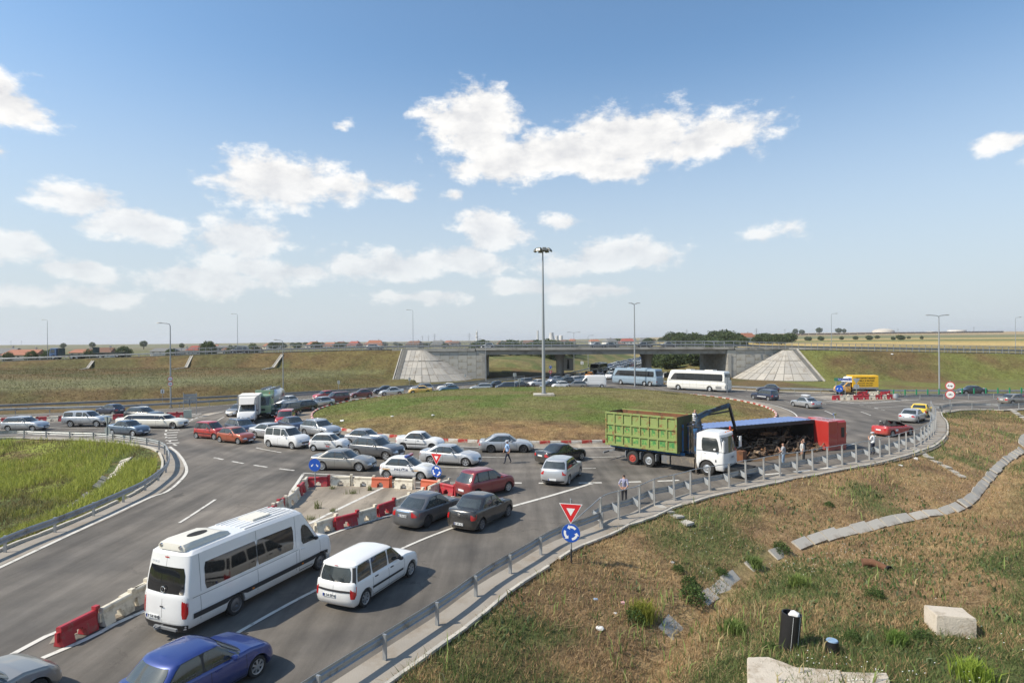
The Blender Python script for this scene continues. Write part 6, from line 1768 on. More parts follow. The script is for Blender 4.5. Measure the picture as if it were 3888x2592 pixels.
# container
def lime_paint():
    m, nt, b = _mat('lime_container')
    tc = nt.nodes.new('ShaderNodeTexCoord')
    def nz(s, d, r):
        n = nt.nodes.new('ShaderNodeTexNoise'); n.inputs['Scale'].default_value = s; n.inputs['Detail'].default_value = d; n.inputs['Roughness'].default_value = r
        nt.links.new(tc.outputs['Object'], n.inputs['Vector']); return n
    a = nz(1.1, 8, 0.7); r1 = nz(3.0, 9, 0.75)
    mx = nt.nodes.new('ShaderNodeMix'); mx.data_type = 'RGBA'; mx.inputs[6].default_value = (0.185, 0.255, 0.065, 1); mx.inputs[7].default_value = (0.26, 0.31, 0.115, 1)
    nt.links.new(a.outputs['Fac'], mx.inputs[0])
    mr_ = nt.nodes.new('ShaderNodeMapRange'); mr_.inputs['From Min'].default_value = 0.53; mr_.inputs['From Max'].default_value = 0.61; nt.links.new(r1.outputs['Fac'], mr_.inputs['Value'])
    m2 = nt.nodes.new('ShaderNodeMix'); m2.data_type = 'RGBA'; m2.inputs[7].default_value = (0.22, 0.09, 0.035, 1)
    nt.links.new(mr_.outputs[0], m2.inputs[0]); nt.links.new(mx.outputs[2], m2.inputs[6]); nt.links.new(m2.outputs[2], b.inputs['Base Color'])
    b.inputs['Roughness'].default_value = 0.75
    return m
LIME_P = lime_paint()
RUST = plain('rust', (0.20, 0.085, 0.04), rough=0.9, var=0.35, scale=2.5, bump=0.2, dirt=(0.09, 0.05, 0.03), dirt_amt=0.4, dscale=2)
RUSTD = plain('dark_rust', (0.075, 0.045, 0.03), rough=0.9, var=0.4, scale=3.0)
GPATCH = plain('green_overpaint', (0.045, 0.20, 0.055), rough=0.7, var=0.3, scale=5, dirt=(0.27, 0.40, 0.09), dirt_amt=0.45, dscale=3.5)
s0, s1, zb_, zt_ = 3.45, 9.35, 1.30, 3.80
cont = MB().box((X((s0 + s1) / 2), 0, zb_ + 0.06), (s1 - s0 - 0.1, 2.3, 0.12)).obj('container_floor', RUSTD, lorry)
for sg in (1, -1):
    MB().box((X((s0 + s1) / 2), sg * 1.165, (zb_ + zt_) / 2), (s1 - s0 - 0.02, 0.03, zt_ - zb_ - 0.04)).obj('container_side', LIME_P, lorry)
    MB().box((X((s0 + s1) / 2), sg * 1.145, (zb_ + zt_) / 2), (s1 - s0 - 0.1, 0.008, zt_ - zb_ - 0.1)).obj('container_lining', RUST, lorry)
    for k in range(9):
        s = s0 + 0.06 + (s1 - s0 - 0.12) * k / 8
        MB().box((X(s), sg * 1.215, (zb_ + zt_) / 2 - 0.02), (0.11, 0.07, zt_ - zb_ + 0.04)).obj('upright_rib', LIME_P, lorry)
        MB().add([(X(s) + dx, sg * y, z) for dx in (-0.04, 0.04) for y, z in ((1.2, zb_), (0.75, zb_ - 0.16), (0.75, zb_ + 0.02), (1.2, zb_ + 0.12))], [(0, 1, 2, 3), (7, 6, 5, 4), (0, 4, 5, 1), (1, 5, 6, 2), (2, 6, 7, 3), (3, 7, 4, 0)]).obj('floor_rib', LIME_P, lorry)
    for k, z in enumerate((zb_ + 0.05, zb_ + 0.83, zb_ + 1.60, zt_ - 0.06)):
        MB().box((X((s0 + s1) / 2), sg * 1.222, z), (s1 - s0, 0.085, 0.13)).obj('level_rib', LIME_P, lorry)
    for k in range(8):
        s = s0 + 0.06 + (s1 - s0 - 0.12) * (7 - k + 0.5) / 8
        ch = 'BEOFTBEL'[k]
        t_ = link('lettering', text_mesh(ch, 0.52, GPATCH, 0.006, bold=0.03), lorry); t_.matrix_local = plane_matrix((X(s), sg * 1.184, zb_ + 1.20), (-sg, 0, 0), (0, 0, 1))
        MB().box((X(s), sg * 1.1825, zb_ + 0.47), (0.42, 0.004, 0.36)).obj('paint_patch', GPATCH, lorry)
for s in (s0, s1):
    MB().box((X(s), 0, (zb_ + zt_) / 2), (0.05, 2.3, zt_ - zb_)).obj('container_end', LIME_P if s == s1 else plain('dark_green_end', (0.06, 0.075, 0.035), rough=0.85, var=0.4, dirt=(0.08, 0.05, 0.03), dirt_amt=0.5), lorry)  # front end plate is a darker green with brown blotches
    MB().box((X(s) + (0.03 if s == s1 else -0.03), 0, (zb_ + zt_) / 2), (0.008, 2.2, zt_ - zb_ - 0.1)).obj('container_lining', RUST, lorry)
for sg in (1, -1): MB().beam((X(s0 - 0.06), sg * 0.45, zb_), (X(s0 - 0.06), sg * 0.45, zt_ - 0.6), 0.1, 0.12).obj('end_rib', BLUEF, lorry)
put_wheels(lorry, c, (8.95,44.61), (13.23,40.83), 'R')
tag(lorry, 'white cab scrap lorry carrying a rusty lime green container', 'lorry')
bpy.context.view_layer.update()
ML = lorry.matrix_world.copy(); MLI = ML.inverted()
# loading crane: pivot behind the cab, boom up and over into the wreck
piv = Vector((X(2.45), -0.1, 3.05))
pw = ML @ piv
ELB = Vector((15.50,42.90,4.52)); TIP = Vector((16.57,44.60,2.60))
Lb = lambda w: MLI @ w
crane_top = Lb(pw + Vector((0.1, 0, 0.75)))
BOOM = plain('boom_blue', (0.02, 0.065, 0.13), rough=0.5, var=0.3, dirt=(0.02, 0.02, 0.02), dirt_amt=0.6, dscale=2.0)
MB().tube([piv - Vector((0, 0, 0.5)), piv + Vector((0, 0, 0.15)), crane_top], [0.24, 0.22, 0.16], 12).obj('crane_post', BOOM, lorry, 50)
mid = crane_top.lerp(Lb(ELB), 0.30) + Vector((0, 0, 0.10))
MB().beam(crane_top, mid, 0.2, 0.34).beam(mid, Lb(ELB), 0.18, 0.26).obj('crane_boom', BOOM, lorry)
MB().beam(Lb(ELB) + Vector((0, 0, 0.08)), Lb(TIP), 0.16, 0.24).obj('crane_jib', plain('jib_black', (0.02, 0.022, 0.025), rough=0.5, var=0.3), lorry)
MB().tube([mid + Vector((0, 0, -0.2)), Lb(ELB.lerp(TIP, 0.22))], 0.06, 8).tube([mid.lerp(Lb(ELB), 0.4) + Vector((0, 0, 0.16)), Lb(ELB) + Vector((0, 0, 0.18))], 0.03, 6).obj('crane_ram', MATS['jib_black'], lorry)
seat_c = Lb(Vector((12.95,42.60,3.47)))
MB().box(seat_c + Vector((0, 0, -0.10)), (0.5, 0.5, 0.1)).box(seat_c + Vector((0.0, 0, -0.35)), (0.9, 0.8, 0.06)).beam(seat_c + Vector((0, 0, -0.3)), seat_c + Vector((0.1, 0, -1.2)), 0.12, 0.12).obj('operator_seat', BLACKP, lorry)
MB().beam(seat_c + Vector((0.25, -0.25, -0.05)), seat_c + Vector((0.35, -0.25, 0.35)), 0.03, 0.03).beam(seat_c + Vector((0.25, 0.2, -0.05)), seat_c + Vector((0.35, 0.2, 0.35)), 0.03, 0.03).obj('control_lever', BLACKP, lorry)
lad = MB()
for k in range(7): lad.beam((X(2.75), -0.75, 1.5 + 0.25 * k), (X(2.75), -0.4, 1.5 + 0.25 * k), 0.03, 0.03)
for y in (-0.75, -0.4): lad.beam((X(2.75), y, 1.3), (X(2.75), y, 3.2), 0.03, 0.03)
lad.obj('ladder', FRAME, lorry)
MB().tube([(X(2.3), -0.8, 1.0), (X(2.35), -0.9, 1.6), (X(2.4), -0.75, 2.4), (X(2.45), -0.3, 2.9)], 0.035, 6).tube([(X(2.25), -0.5, 1.0), (X(2.3), -0.7, 1.9), (X(2.5), -0.4, 2.7)], 0.03, 6).obj('hydraulic_hose', BLACKP, lorry, 60)
# --- overturned trailer and its red tractor
pA = np.array((25.43,50.56)); pB = np.array((14.89,45.89))
ax = pA - pB; ax /= np.linalg.norm(ax); ang = math.atan2(ax[1], ax[0]); TL = 11.6
nrm2 = np.array((-ax[1], ax[0]))                     # away from the open top
ctr = pA - ax * TL / 2 + nrm2 * 1.25
trl = empty('overturned_trailer', (ctr[0], ctr[1], 0), ang)
BLUET = plain('trailer_blue', (0.045, 0.095, 0.28), rough=0.5, var=0.2, scale=2, dirt=(0.20, 0.24, 0.34), dirt_amt=0.3, dscale=1.2)
BLUEC = plain('trailer_ridge_highlight', (0.13, 0.19, 0.36), rough=0.45, var=0.2, scale=2)  # lighter blue painted on the corrugation ridges stands in for their highlights
TDARK = plain('trailer_inside', (0.035, 0.026, 0.02), rough=0.9, var=0.4)
TH_, TD_ = 2.42, 2.5
MB().box((0, TD_ / 2, TH_ / 2), (TL, 0.08, TH_)).obj('floor_panel', TDARK, trl)
MB().box((0, 0, 0.04), (TL, TD_, 0.06)).obj('lower_side', RUSTD, trl)
MB().box((0, 0.04, TH_ - 0.05), (TL, TD_ - 0.1, 0.05)).obj('upper_side', BLUET, trl)
for k in range(26):
    x = -TL / 2 + 0.25 + k * (TL - 0.5) / 25
    MB().add([(x - 0.17, -TD_ / 2 + 0.1, TH_ - 0.02), (x + 0.17, -TD_ / 2 + 0.1, TH_ - 0.02), (x + 0.17, TD_ / 2, TH_ - 0.02), (x - 0.17, TD_ / 2, TH_ - 0.02), (x - 0.08, -TD_ / 2 + 0.13, TH_ + 0.04), (x + 0.08, -TD_ / 2 + 0.13, TH_ + 0.04), (x + 0.08, TD_ / 2 - 0.03, TH_ + 0.04), (x - 0.08, TD_ / 2 - 0.03, TH_ + 0.04)],
             [(4, 5, 6, 7), (0, 1, 5, 4), (1, 2, 6, 5), (2, 3, 7, 6), (3, 0, 4, 7)]).obj('side_corrugation', BLUEC, trl)
MB().box((0, -TD_ / 2 + 0.03, TH_ - 0.12), (TL + 0.05, 0.14, 0.28)).obj('top_rail', plain('rail_black', (0.03, 0.027, 0.028), rough=0.6), trl)
for sg in (1, -1): MB().box((sg * (TL / 2 - 0.03), 0, TH_ / 2), (0.08, TD_ - 0.05, TH_ - 0.1)).obj('end_panel', TDARK, trl)
for k in range(6):
    x = -TL / 2 + 1 + k * (TL - 2) / 5
    MB().box((x, TD_ / 2 - 0.1, TH_ / 2), (0.08, 0.08, TH_ - 0.1)).obj('inner_rib', RUSTD, trl)
for s in (-4.6, -3.3, -2.0):
    for z in (0.5, 1.95):
        tm, rm = wheel_meshes(0.5, 0.35, 'truck'); w = link('wheel', tm, trl); w.location = (s, TD_ / 2 + 1.0, z); w.rotation_euler = (R(90), 0, 0); link('rim', rm, w)
    MB().beam((s, TD_ / 2 + 1.0, 0.2), (s, TD_ / 2 + 1.0, 2.2), 0.14, 0.14).obj('axle', FRAME, trl)
for z in (0.75, 1.65): MB().beam((-TL / 2, TD_ / 2 + 0.35, z), (TL / 2 + 0.5, TD_ / 2 + 0.35, z), 0.3, 0.1).obj('frame_rail', FRAME, trl)
tag(trl, 'blue corrugated scrap trailer tipped on its side with its load showing', 'trailer')
REDT = paint('tractor_red', (0.40, 0.02, 0.016), 0, 0.42)
trc = empty('overturned_tractor', (float(pA[0] + ax[0] * 0.78), float(pA[1] + ax[1] * 0.78), 0), ang); trc.scale = (0.76, 1, 1)
# cab on its side: roof faces us (-y), its flank on top (+z)
def slab(x0, x1, y0, y1, z0, z1, b=0.12):
    loops = []
    for x, k in ((x0, b), (x0 + b, 0.0), (x1 - b, 0.0), (x1, b)):
        q = [(y0 + k, z0 + k * 0.5), (y0 + k + b, z0 + k * 0.2), (y1 - k, z0 + k * 0.2), (y1 - k, z1 - k), (y0 + k + b, z1 - k), (y0 + k, z1 - b - k)]
        loops.append([(x, yy, zz) for yy, zz in q])
    return MB().loft(loops, cap=True)
slab(0.35, 1.95, -1.35, 1.55, 0.02, 2.44, 0.16).obj('cab', REDT, trc, 25)
slab(-0.95, 0.5, -1.33, 0.6, 0.03, 2.43, 0.05).obj('roof_deflector', REDT, trc, 25)
MB().box((1.25, -1.352, 1.45), (0.50, 0.02, 0.82)).obj('roof_hatch', plain('hatch_black', (0.02, 0.02, 0.022), rough=0.35), trc)
MB().box((1.2, 0.05, 2.442), (0.75, 0.7, 0.012)).obj('side_window', GLASS2, trc)
MB().box((1.955, -0.3, 1.25), (0.02, 1.1, 2.0)).obj('windscreen', GLASS2, trc)
MB().box((1.98, 1.0, 1.25), (0.12, 0.9, 2.2)).obj('bumper', BLACKP, trc)
for k in range(4): MB().box((0.3, -0.9 + 0.4 * k, 2.445), (0.02, 0.3, 0.015)).obj('panel_gap', SEAM, trc)
MB().box((-2.6, 2.35, 2.30), (3.4, 0.9, 0.12)).obj('side_fairing', REDT, trc)
MB().box((-0.55, 1.75, 2.36), (1.6, 1.3, 0.08)).obj('side_fairing', REDT, trc)
MB().tube([(1.55, -0.4, 2.4), (1.62, -0.35, 2.75)], 0.025, 6).box((1.65, -0.35, 2.82), (0.34, 0.16, 0.2)).obj('door_mirror', CHROME, trc)
for z in (0.75, 1.65): MB().beam((-5.0, 2.4, z), (1.5, 2.0, z), 0.28, 0.1).obj('frame_rail', FRAME, trc)
for x_, y_ in ((1.0, 2.1), (-3.4, 2.6)):
    for z in (0.35, 2.05):
        tm, rm = wheel_meshes(0.5, 0.32, 'truck'); w = link('wheel', tm, trc); w.location = (x_, y_, z); w.rotation_euler = (R(90) if z > 1 else R(-90), 0, 0); link('rim', rm, w)
tag(trc, 'red lorry cab lying on its side with its roof hatch showing', 'lorry cab')
# scrap spilling out of the trailer
random.seed(3)
SCR = [plain('scrap_%d' % k, c_, rough=0.85, metal=0.2, var=0.4, scale=4, dirt=(0.04, 0.028, 0.02), dirt_amt=0.5, dscale=3) for k, c_ in enumerate(((0.24, 0.13, 0.07), (0.17, 0.11, 0.07), (0.30, 0.22, 0.15), (0.12, 0.09, 0.07), (0.28, 0.16, 0.085)))]
Mt = Matrix.Translation(trl.location) @ Matrix.Rotation(ang, 4, 'Z')
def scrap_mesh(mb, n, x0, x1, y0, y1, zmax, lo, hi):
    for k in range(n):
        x = random.uniform(x0, x1); y = random.uniform(y0, y1)
        zm = zmax * (0.25 + 0.75 * min(1, max(0, (y - y0) / (y1 - y0))))
        z = random.uniform(0.05, zm)
        kind = random.random(); a = random.uniform(0, math.pi); tl = random.uniform(-0.5, 0.5); L_ = random.uniform(lo, hi)
        d = Vector((math.cos(a) * math.cos(tl), math.sin(a) * math.cos(tl) * 0.5, math.sin(tl))) * L_ / 2
        p = Vector((x, y, z)); a_, b_ = p - d, p + d
        for q in (a_, b_): q.y = min(q.y, 1.1); q.z = max(q.z, 0.06)
        if kind < 0.45: mb.beam(a_, b_, random.uniform(0.04, 0.12), random.uniform(0.03, 0.1), mi=random.randrange(4))
        elif kind < 0.7: mb.tube([a_, b_], random.uniform(0.02, 0.06), 6, mi=random.randrange(4))
        elif kind < 0.9: mb.box(p, (random.uniform(0.2, 0.6), random.uniform(0.02, 0.3), random.uniform(0.1, 0.4)), rot=Matrix.Rotation(a, 3, 'Z') @ Matrix.Rotation(tl * 2, 3, 'X'), mi=random.randrange(4))
        else: mb.tube([p + Vector((0.3 * math.cos(t), 0.1 * math.sin(2 * t), 0.3 * math.sin(t))) for t in np.linspace(0, 5.2, 10)], 0.04, 6, mi=random.randrange(4))
heap = MB(); scrap_mesh(heap, 260, -5.4, 5.6, -1.2, 1.15, 1.8, 0.3, 1.5); scrap_mesh(heap, 170, -4.6, 5.8, -2.3, -0.6, 1.25, 0.3, 1.3)
o = heap.obj('scrap_heap', SCR, None); o.matrix_world = Mt
tag(o, 'tangled heap of rusty scrap inside and before the tipped trailer', 'scrap', kind='stuff')
def scrap_piece(name, mb, mat, label, cat, loc, rot):
    o = mb.obj(name, mat, None, 40); o.matrix_world = Mt @ Matrix.Translation(loc) @ Matrix.Rotation(rot[2], 4, 'Z') @ Matrix.Rotation(rot[1], 4, 'Y') @ Matrix.Rotation(rot[0], 4, 'X')
    tag(o, label, cat, 'rusty scrap metal spilled from the trailer'); return o
scrap_piece('scrap_box', MB().box((0, 0, 0.36), (0.95, 0.6, 0.7)).box((0, 0, 0.73), (0.85, 0.5, 0.06)), RUST, 'rusty red steel box on the road beside the white lorry cab', 'scrap', (-3.55, -2.45, 0.0), (0, 0.05, 0.5))
scrap_piece('steel_beam', MB().box((0, 0, 0.09), (2.0, 0.22, 0.03)).box((0, 0, -0.09), (2.0, 0.22, 0.03)).box((0, 0, 0), (2.0, 0.03, 0.18)), SCR[0], 'long rusty beam lying across the top of the scrap heap', 'scrap', (1.6, -0.35, 1.45), (0.3, 0.06, 0.1))
scrap_piece('steel_beam', MB().box((0, 0, 0.06), (1.5, 0.16, 0.02)).box((0, 0, -0.06), (1.5, 0.16, 0.02)).box((0, 0, 0), (1.5, 0.03, 0.12)), SCR[4], 'steeply tilted rusty beam propped near the red cab end of the heap', 'scrap', (3.3, -0.5, 1.25), (0.2, -0.6, 0.3))
scrap_piece('iron_square', MB().beam((-0.5, 0, 0), (0.5, 0, 0), 0.07, 0.07).beam((-0.5, 0, 0.45), (0.5, 0, 0.45), 0.07, 0.07).beam((-0.5, 0, 0), (-0.5, 0, 0.45), 0.07, 0.07).beam((0.5, 0, 0), (0.5, 0, 0.45), 0.07, 0.07), SCR[2], 'small square iron frame sticking out of the scrap heap', 'scrap', (0.1, -0.9, 0.75), (0.2, 0.1, 0.2))
scrap_piece('scrap_drum', MB().lathe([(0.001, -0.3), (0.26, -0.3), (0.28, -0.1), (0.26, 0), (0.28, 0.1), (0.26, 0.3), (0.001, 0.3)], 16), SCR[1], 'round rusty drum in the scrap heap', 'scrap', (2.5, -0.7, 0.95), (1.2, 0.4, 0.3))
scrap_piece('scrap_pulley', MB().lathe([(0.1, -0.06), (0.33, -0.07), (0.36, 0.0), (0.33, 0.07), (0.1, 0.06), (0.1, -0.06)], 20), SCR[3], 'rusty wheel hub in front of the scrap heap beside the two men', 'scrap', (4.9, -1.5, 0.42), (1.45, 0.2, 0.2))
scrap_piece('pipe', MB().tube([(-0.8, 0, 0), (0.8, 0, 0)], 0.09, 10), SCR[2], 'fat pipe lying on the road before the scrap heap', 'scrap', (1.0, -2.1, 0.12), (0, 0, 0.1))
scrap_piece('axle', MB().tube([(-0.6, 0, 0), (0.6, 0, 0)], 0.06, 8).lathe([(0.001, -0.7), (0.16, -0.68), (0.16, -0.5), (0.001, -0.5)], 12, 'X').lathe([(0.001, 0.5), (0.16, 0.5), (0.16, 0.68), (0.001, 0.7)], 12, 'X'), SCR[3], 'broken axle on the road below the red lorry cab', 'scrap', (7.6, -2.3, 0.18), (0, 0, 0.15))
oil = sheet('oil_stain', [(Mt @ Vector((x, y, 0)))[:2] for x, y in ((-5, -1.2), (-4.5, -2.6), (-2, -3.3), (0.8, -3.0), (3.5, -2.7), (5.5, -2.2), (6.6, -1.2), (3, -0.9), (0, -1.0))], 0.021, asphalt_material('spilled_dirt', (0.10, 0.065, 0.035), (0.16, 0.10, 0.055)))
structure(oil)
# --- green and grey tank lorry
c = cab_body(2.0, 2.4, 2.95, 1.25, 0.5, sill=0.42, wb=4.6, belt=1.8)
DAFG = paint('tanker_green', (0.24, 0.36, 0.22), 0, 0.4)
tk = cab_parts('tank_lorry', c, DAFG, head=(0.60, 0.97, 0.06, 0.24), grille=(0.5, 0.40, 0.62), plate_f=0.04)
X = lambda s: c.L / 2 - s
tank = MB(); loops = []
for s, k in ((2.35, 0.55), (2.42, 0.9), (2.6, 1.0), (8.2, 1.0), (8.45, 0.9), (8.55, 0.5)):
    loops.append([(X(s), 1.22 * k * math.copysign(abs(math.cos(a)) ** 0.8, math.cos(a)), 2.30 + 0.98 * k * math.copysign(abs(math.sin(a)) ** 0.8, math.sin(a))) for a in rng_lin(0, 2 * math.pi, 33)[:-1]])
tank.loft(loops, cap=True).obj('tank', paint('tank_grey', (0.55, 0.56, 0.58), 0.2, 0.35), tk, 40)
for sg in (1, -1):
    MB().box((X(5.4), sg * 0.55, 3.36), (5.6, 0.05, 0.3)).obj('walkway_wall', GALV, tk)
    MB().beam((X(1.5), sg * 0.42, 0.85), (X(8.4), sg * 0.42, 0.85), 0.09, 0.28).obj('frame_rail', FRAME, tk)
    for s in (1.25 + 4.3, 1.25 + 5.65): wheel_at(tk, c, s, sg, dual=True)
    MB().box((X(3.9), sg * 0.98, 0.95), (2.6, 0.4, 0.75)).obj('hose_locker', plain('locker_grey', (0.36, 0.37, 0.38), rough=0.5, var=0.1), tk)
    MB().tube([(0.95, sg * 1.2, 2.5), (1.05, sg * 1.42, 2.4), (1.05, sg * 1.42, 1.8)], 0.02, 6).box((1.05, sg * 1.44, 2.15), (0.1, 0.24, 0.55)).obj('door_mirror', DAFG, tk)
    MB().lathe([(0.001, 0.16), (0.06, 0.15), (0.08, 0.0)], 12, 'Z', (0.2, sg * 0.9, 2.98)).obj('beacon', LAMPO, tk)
    for k, (ch, m_) in enumerate((('T', DBL), ('P', DBL), ('A', SIGNR))):
        t_ = link('lettering', text_mesh(ch, 0.6, m_, 0.006, bold=0.015), tk); t_.matrix_local = plane_matrix((X(6.2) - sg * (k * 0.42), sg * 1.245, 2.35), (-sg, 0, 0), (0, 0, 1))
MB().box((X(5.4), 0, 3.27), (5.5, 1.0, 0.05)).obj('walkway', GALVD, tk)
for k in range(4): MB().lathe([(0.001, 0.12), (0.22, 0.12), (0.24, 0.0)], 14, 'Z', (X(3.4 + 1.3 * k), 0, 3.3)).obj('manhole', CHROME, tk)
MB().box((X(2.15), 0, 3.1), (0.35, 2.2, 0.5)).obj('cab_deflector', DAFG, tk)
q = np.array((-30.93,73.53)); hd = 171; f = np.array((math.sin(R(hd)), math.cos(R(hd)))); put(tk, *(q - f * 1.0), hd)
tag(tk, 'green cab tank lorry with a pale grey tank lettered TPA', 'tank lorry')
# --- white box lorry
c = Body(L=2.3, W=2.0, H=2.15, wb=3.6, fo=0.85, r=0.36, tw=0.22, sill=0.32, belt=1.35, nose=1.0, hood=1.36, deck=1.35, ws0=0.72, ws1=1.5, rr1=2.2, rr0=2.28, wtop=0.86, wbase=0.96, ef=0.5, er=0.15, eg=0.36, egr=0.1, beltr=1.35); c.rear_axles = []
bl = build_car('box_lorry', c, TRUCKW, splits=(), sidewin=False, seams=False, rearwin=None, tail=None, plate_r=None, rim='steel', doors=[0.8, 2.0], mirror=BLACKP, head=(0.55, 0.98, 0.55, 0.88))
for sg in (1, -1):
    patch(lambda u, v: c.gside(u, v, sg), 0, 1, 0.05, 0.75, 5, 4, 0.009, uf=lambda v: (c.gA(v) + 0.4, 2.1), round_=0.05).obj('side_window', GLASS, bl, 60)
    wheel_at(bl, c, 0.85 + 3.6, sg, r=0.36, tw=0.22)
X = lambda s: c.L / 2 - s
BOXW = plain('box_white', (0.70, 0.67, 0.62), rough=0.5, var=0.06)
MB().box((X(4.3), 0, 1.95), (4.0, 2.25, 2.3)).obj('box_body', BOXW, bl)
for sy in (-1.125, 1.125):
    MB().box((X(2.3), sy, 1.95), (0.06, 0.06, 2.3)).obj('box_edge', GALV, bl)
lt = MB(); lt.add([(X(2.32), -0.98, 2.05), (X(2.32), 0.98, 2.05), (X(2.32), 0.98, 3.0), (X(2.32), -0.98, 3.0), (X(1.05), -0.74, 2.16), (X(1.05), 0.74, 2.16), (X(1.55), 0.80, 2.86), (X(1.55), -0.80, 2.86)], [(4, 5, 6, 7), (0, 4, 7, 3), (1, 2, 6, 5), (3, 7, 6, 2), (0, 1, 5, 4)])
lt.obj('roof_deflector', BOXW, bl)
MB().beam((X(2.3), 0, 0.6), (X(6.2), 0, 0.6), 0.9, 0.2).obj('frame_rail', FRAME, bl)
q = np.array((-30.52,68.51)); hd = 163; f = np.array((math.sin(R(hd)), math.cos(R(hd)))); put(bl, *(q - f * 1.2), hd)
tag(bl, 'white box lorry with a sloping roof deflector facing us', 'lorry')
# --- yellow tarpaulin lorry
c = Body(L=2.35, W=2.0, H=2.15, wb=4.1, fo=0.95, r=0.36, tw=0.24, sill=0.34, belt=1.40, nose=1.05, hood=1.40, deck=1.40, ws0=0.80, ws1=1.55, rr1=2.25, rr0=2.33, wtop=0.86, wbase=0.96, ef=0.5, er=0.15, eg=0.36, egr=0.1, beltr=1.40); c.rear_axles = []
yl = build_car('tarpaulin_lorry', c, paint('lorry_ochre', (0.62, 0.32, 0.05), 0, 0.4), splits=(), sidewin=False, seams=False, rearwin=None, tail=None, plate_r=None, rim='steel', doors=[0.9, 2.1], mirror=BLACKP, head=(0.55, 0.98, 0.55, 0.88), bump=(0.0, 0.22, BLACKP))
X = lambda s: c.L / 2 - s
for sg in (1, -1):
    patch(lambda u, v: c.gside(u, v, sg), 0, 1, 0.05, 0.75, 5, 4, 0.009, uf=lambda v: (c.gA(v) + 0.4, 2.15), round_=0.05).obj('side_window', GLASS, yl, 60)
    wheel_at(yl, c, 0.95 + 4.1, sg, r=0.36, tw=0.24, dual=True)
    MB().box((X(4.5), sg * 1.1, 1.08), (4.1, 0.04, 0.32)).obj('drop_side', GALV, yl)
    MB().beam((X(2.5), sg * 1.0, 0.62), (X(4.6), sg * 1.0, 0.62), 0.05, 0.1).obj('side_guard', GALV, yl)
    p_ = X(4.5)
    for k, (tx, sz) in enumerate((('TRANSPORT MARFA', 0.34), ('MOBILA SI MUTARI', 0.33), ('0241-614434 . 0788-113287', 0.2), ('0723-368638 . 0241-634434', 0.2))):
        t_ = link('lettering', text_mesh(tx, sz, INK, 0.006, bold=0.006), yl); t_.matrix_local = plane_matrix((p_, sg * 1.128, 2.72 - k * 0.42 + (0.06 if k == 3 else 0)), (-sg, 0, 0), (0, 0, 1))
TARP = plain('yellow_tarpaulin', (0.72, 0.42, 0.02), rough=0.5, var=0.12, scale=2.5, bump=0.8, bscale=1.6)
MB().loft([[(x, y, z) for y, z in ((-1.11, 1.22), (-1.115, 2.2), (-1.10, 3.08), (-1.0, 3.16), (0, 3.19), (1.0, 3.16), (1.10, 3.08), (1.115, 2.2), (1.11, 1.22))] for x in np.linspace(X(2.48), X(6.55), 9)], cap=True).obj('tarpaulin', TARP, yl, 40)
MB().beam((X(2.3), 0.0, 0.72), (X(6.5), 0.0, 0.72), 0.8, 0.2).box((X(4.5), 0, 0.95), (4.1, 2.15, 0.1)).obj('frame_rail', FRAME, yl)
lt = MB(); lt.add([(X(2.42), -0.98, 2.0), (X(2.42), 0.98, 2.0), (X(2.42), 0.95, 2.95), (X(2.42), -0.95, 2.95), (X(1.45), -0.84, 2.12), (X(1.45), 0.84, 2.12), (X(1.95), 0.84, 2.86), (X(1.95), -0.84, 2.86)], [(4, 5, 6, 7), (0, 4, 7, 3), (1, 2, 6, 5), (3, 7, 6, 2), (0, 1, 5, 4)])
lt.obj('roof_deflector', WHITEP, yl)
put_wheels(yl, c, (59.09,99.62), (55.19,99.95), 'L')
tag(yl, 'small lorry with a yellow lettered tarpaulin and white roof deflector', 'lorry')
# --- blue flatbed with trailer on the overpass
c = cab_body(2.1, 2.4, 2.9, 1.25, 0.5, sill=0.45, wb=4.6, belt=1.75)
fb = cab_parts('flatbed_lorry', c, paint('flatbed_blue', (0.025, 0.09, 0.22), 0, 0.4), head=(0.6, 0.97, 0.06, 0.22))
X = lambda s: c.L / 2 - s
DECKG = plain('deck_green', (0.05, 0.075, 0.065), rough=0.7, var=0.3, dirt=(0.12, 0.11, 0.09), dirt_amt=0.4)
MB().box((X(5.6), 0, 1.15), (6.4, 2.45, 0.16)).obj('flat_deck', DECKG, fb); MB().box((X(2.5), 0, 2.0), (0.08, 2.4, 1.7)).obj('headboard', DECKG, fb)
for sg in (1, -1):
    for s in (5.85, 7.2): wheel_at(fb, c, s, sg, dual=True)
    MB().beam((X(1.4), sg * 0.42, 0.9), (X(8.6), sg * 0.42, 0.9), 0.09, 0.26).obj('frame_rail', FRAME, fb)
x_ = (-116.85,153.50,6.14)[0]; put(fb, x_, 153.5, 270, zo(x_)); tag(fb, 'blue cab flatbed lorry on the overpass', 'lorry')
ft = empty('flatbed_trailer')
MB().box((0, 0, 1.2), (7.6, 2.45, 0.16)).obj('flat_deck', DECKG, ft); MB().box((3.7, 0, 1.95), (0.08, 2.4, 1.4)).obj('headboard', DECKG, ft)
MB().beam((3.8, 0, 0.85), (5.2, 0, 0.8), 0.12, 0.12).obj('drawbar', FRAME, ft)
MB().beam((-1.2, 1.0, 1.3), (-0.4, 1.0, 2.3), 0.06, 0.06).beam((-3.7, 1.0, 1.3), (-3.4, 1.0, 2.3), 0.06, 0.06).beam((-0.4, 1.0, 2.3), (-3.4, 1.0, 2.3), 0.08, 0.08).obj('stake_frame', DECKG, ft)
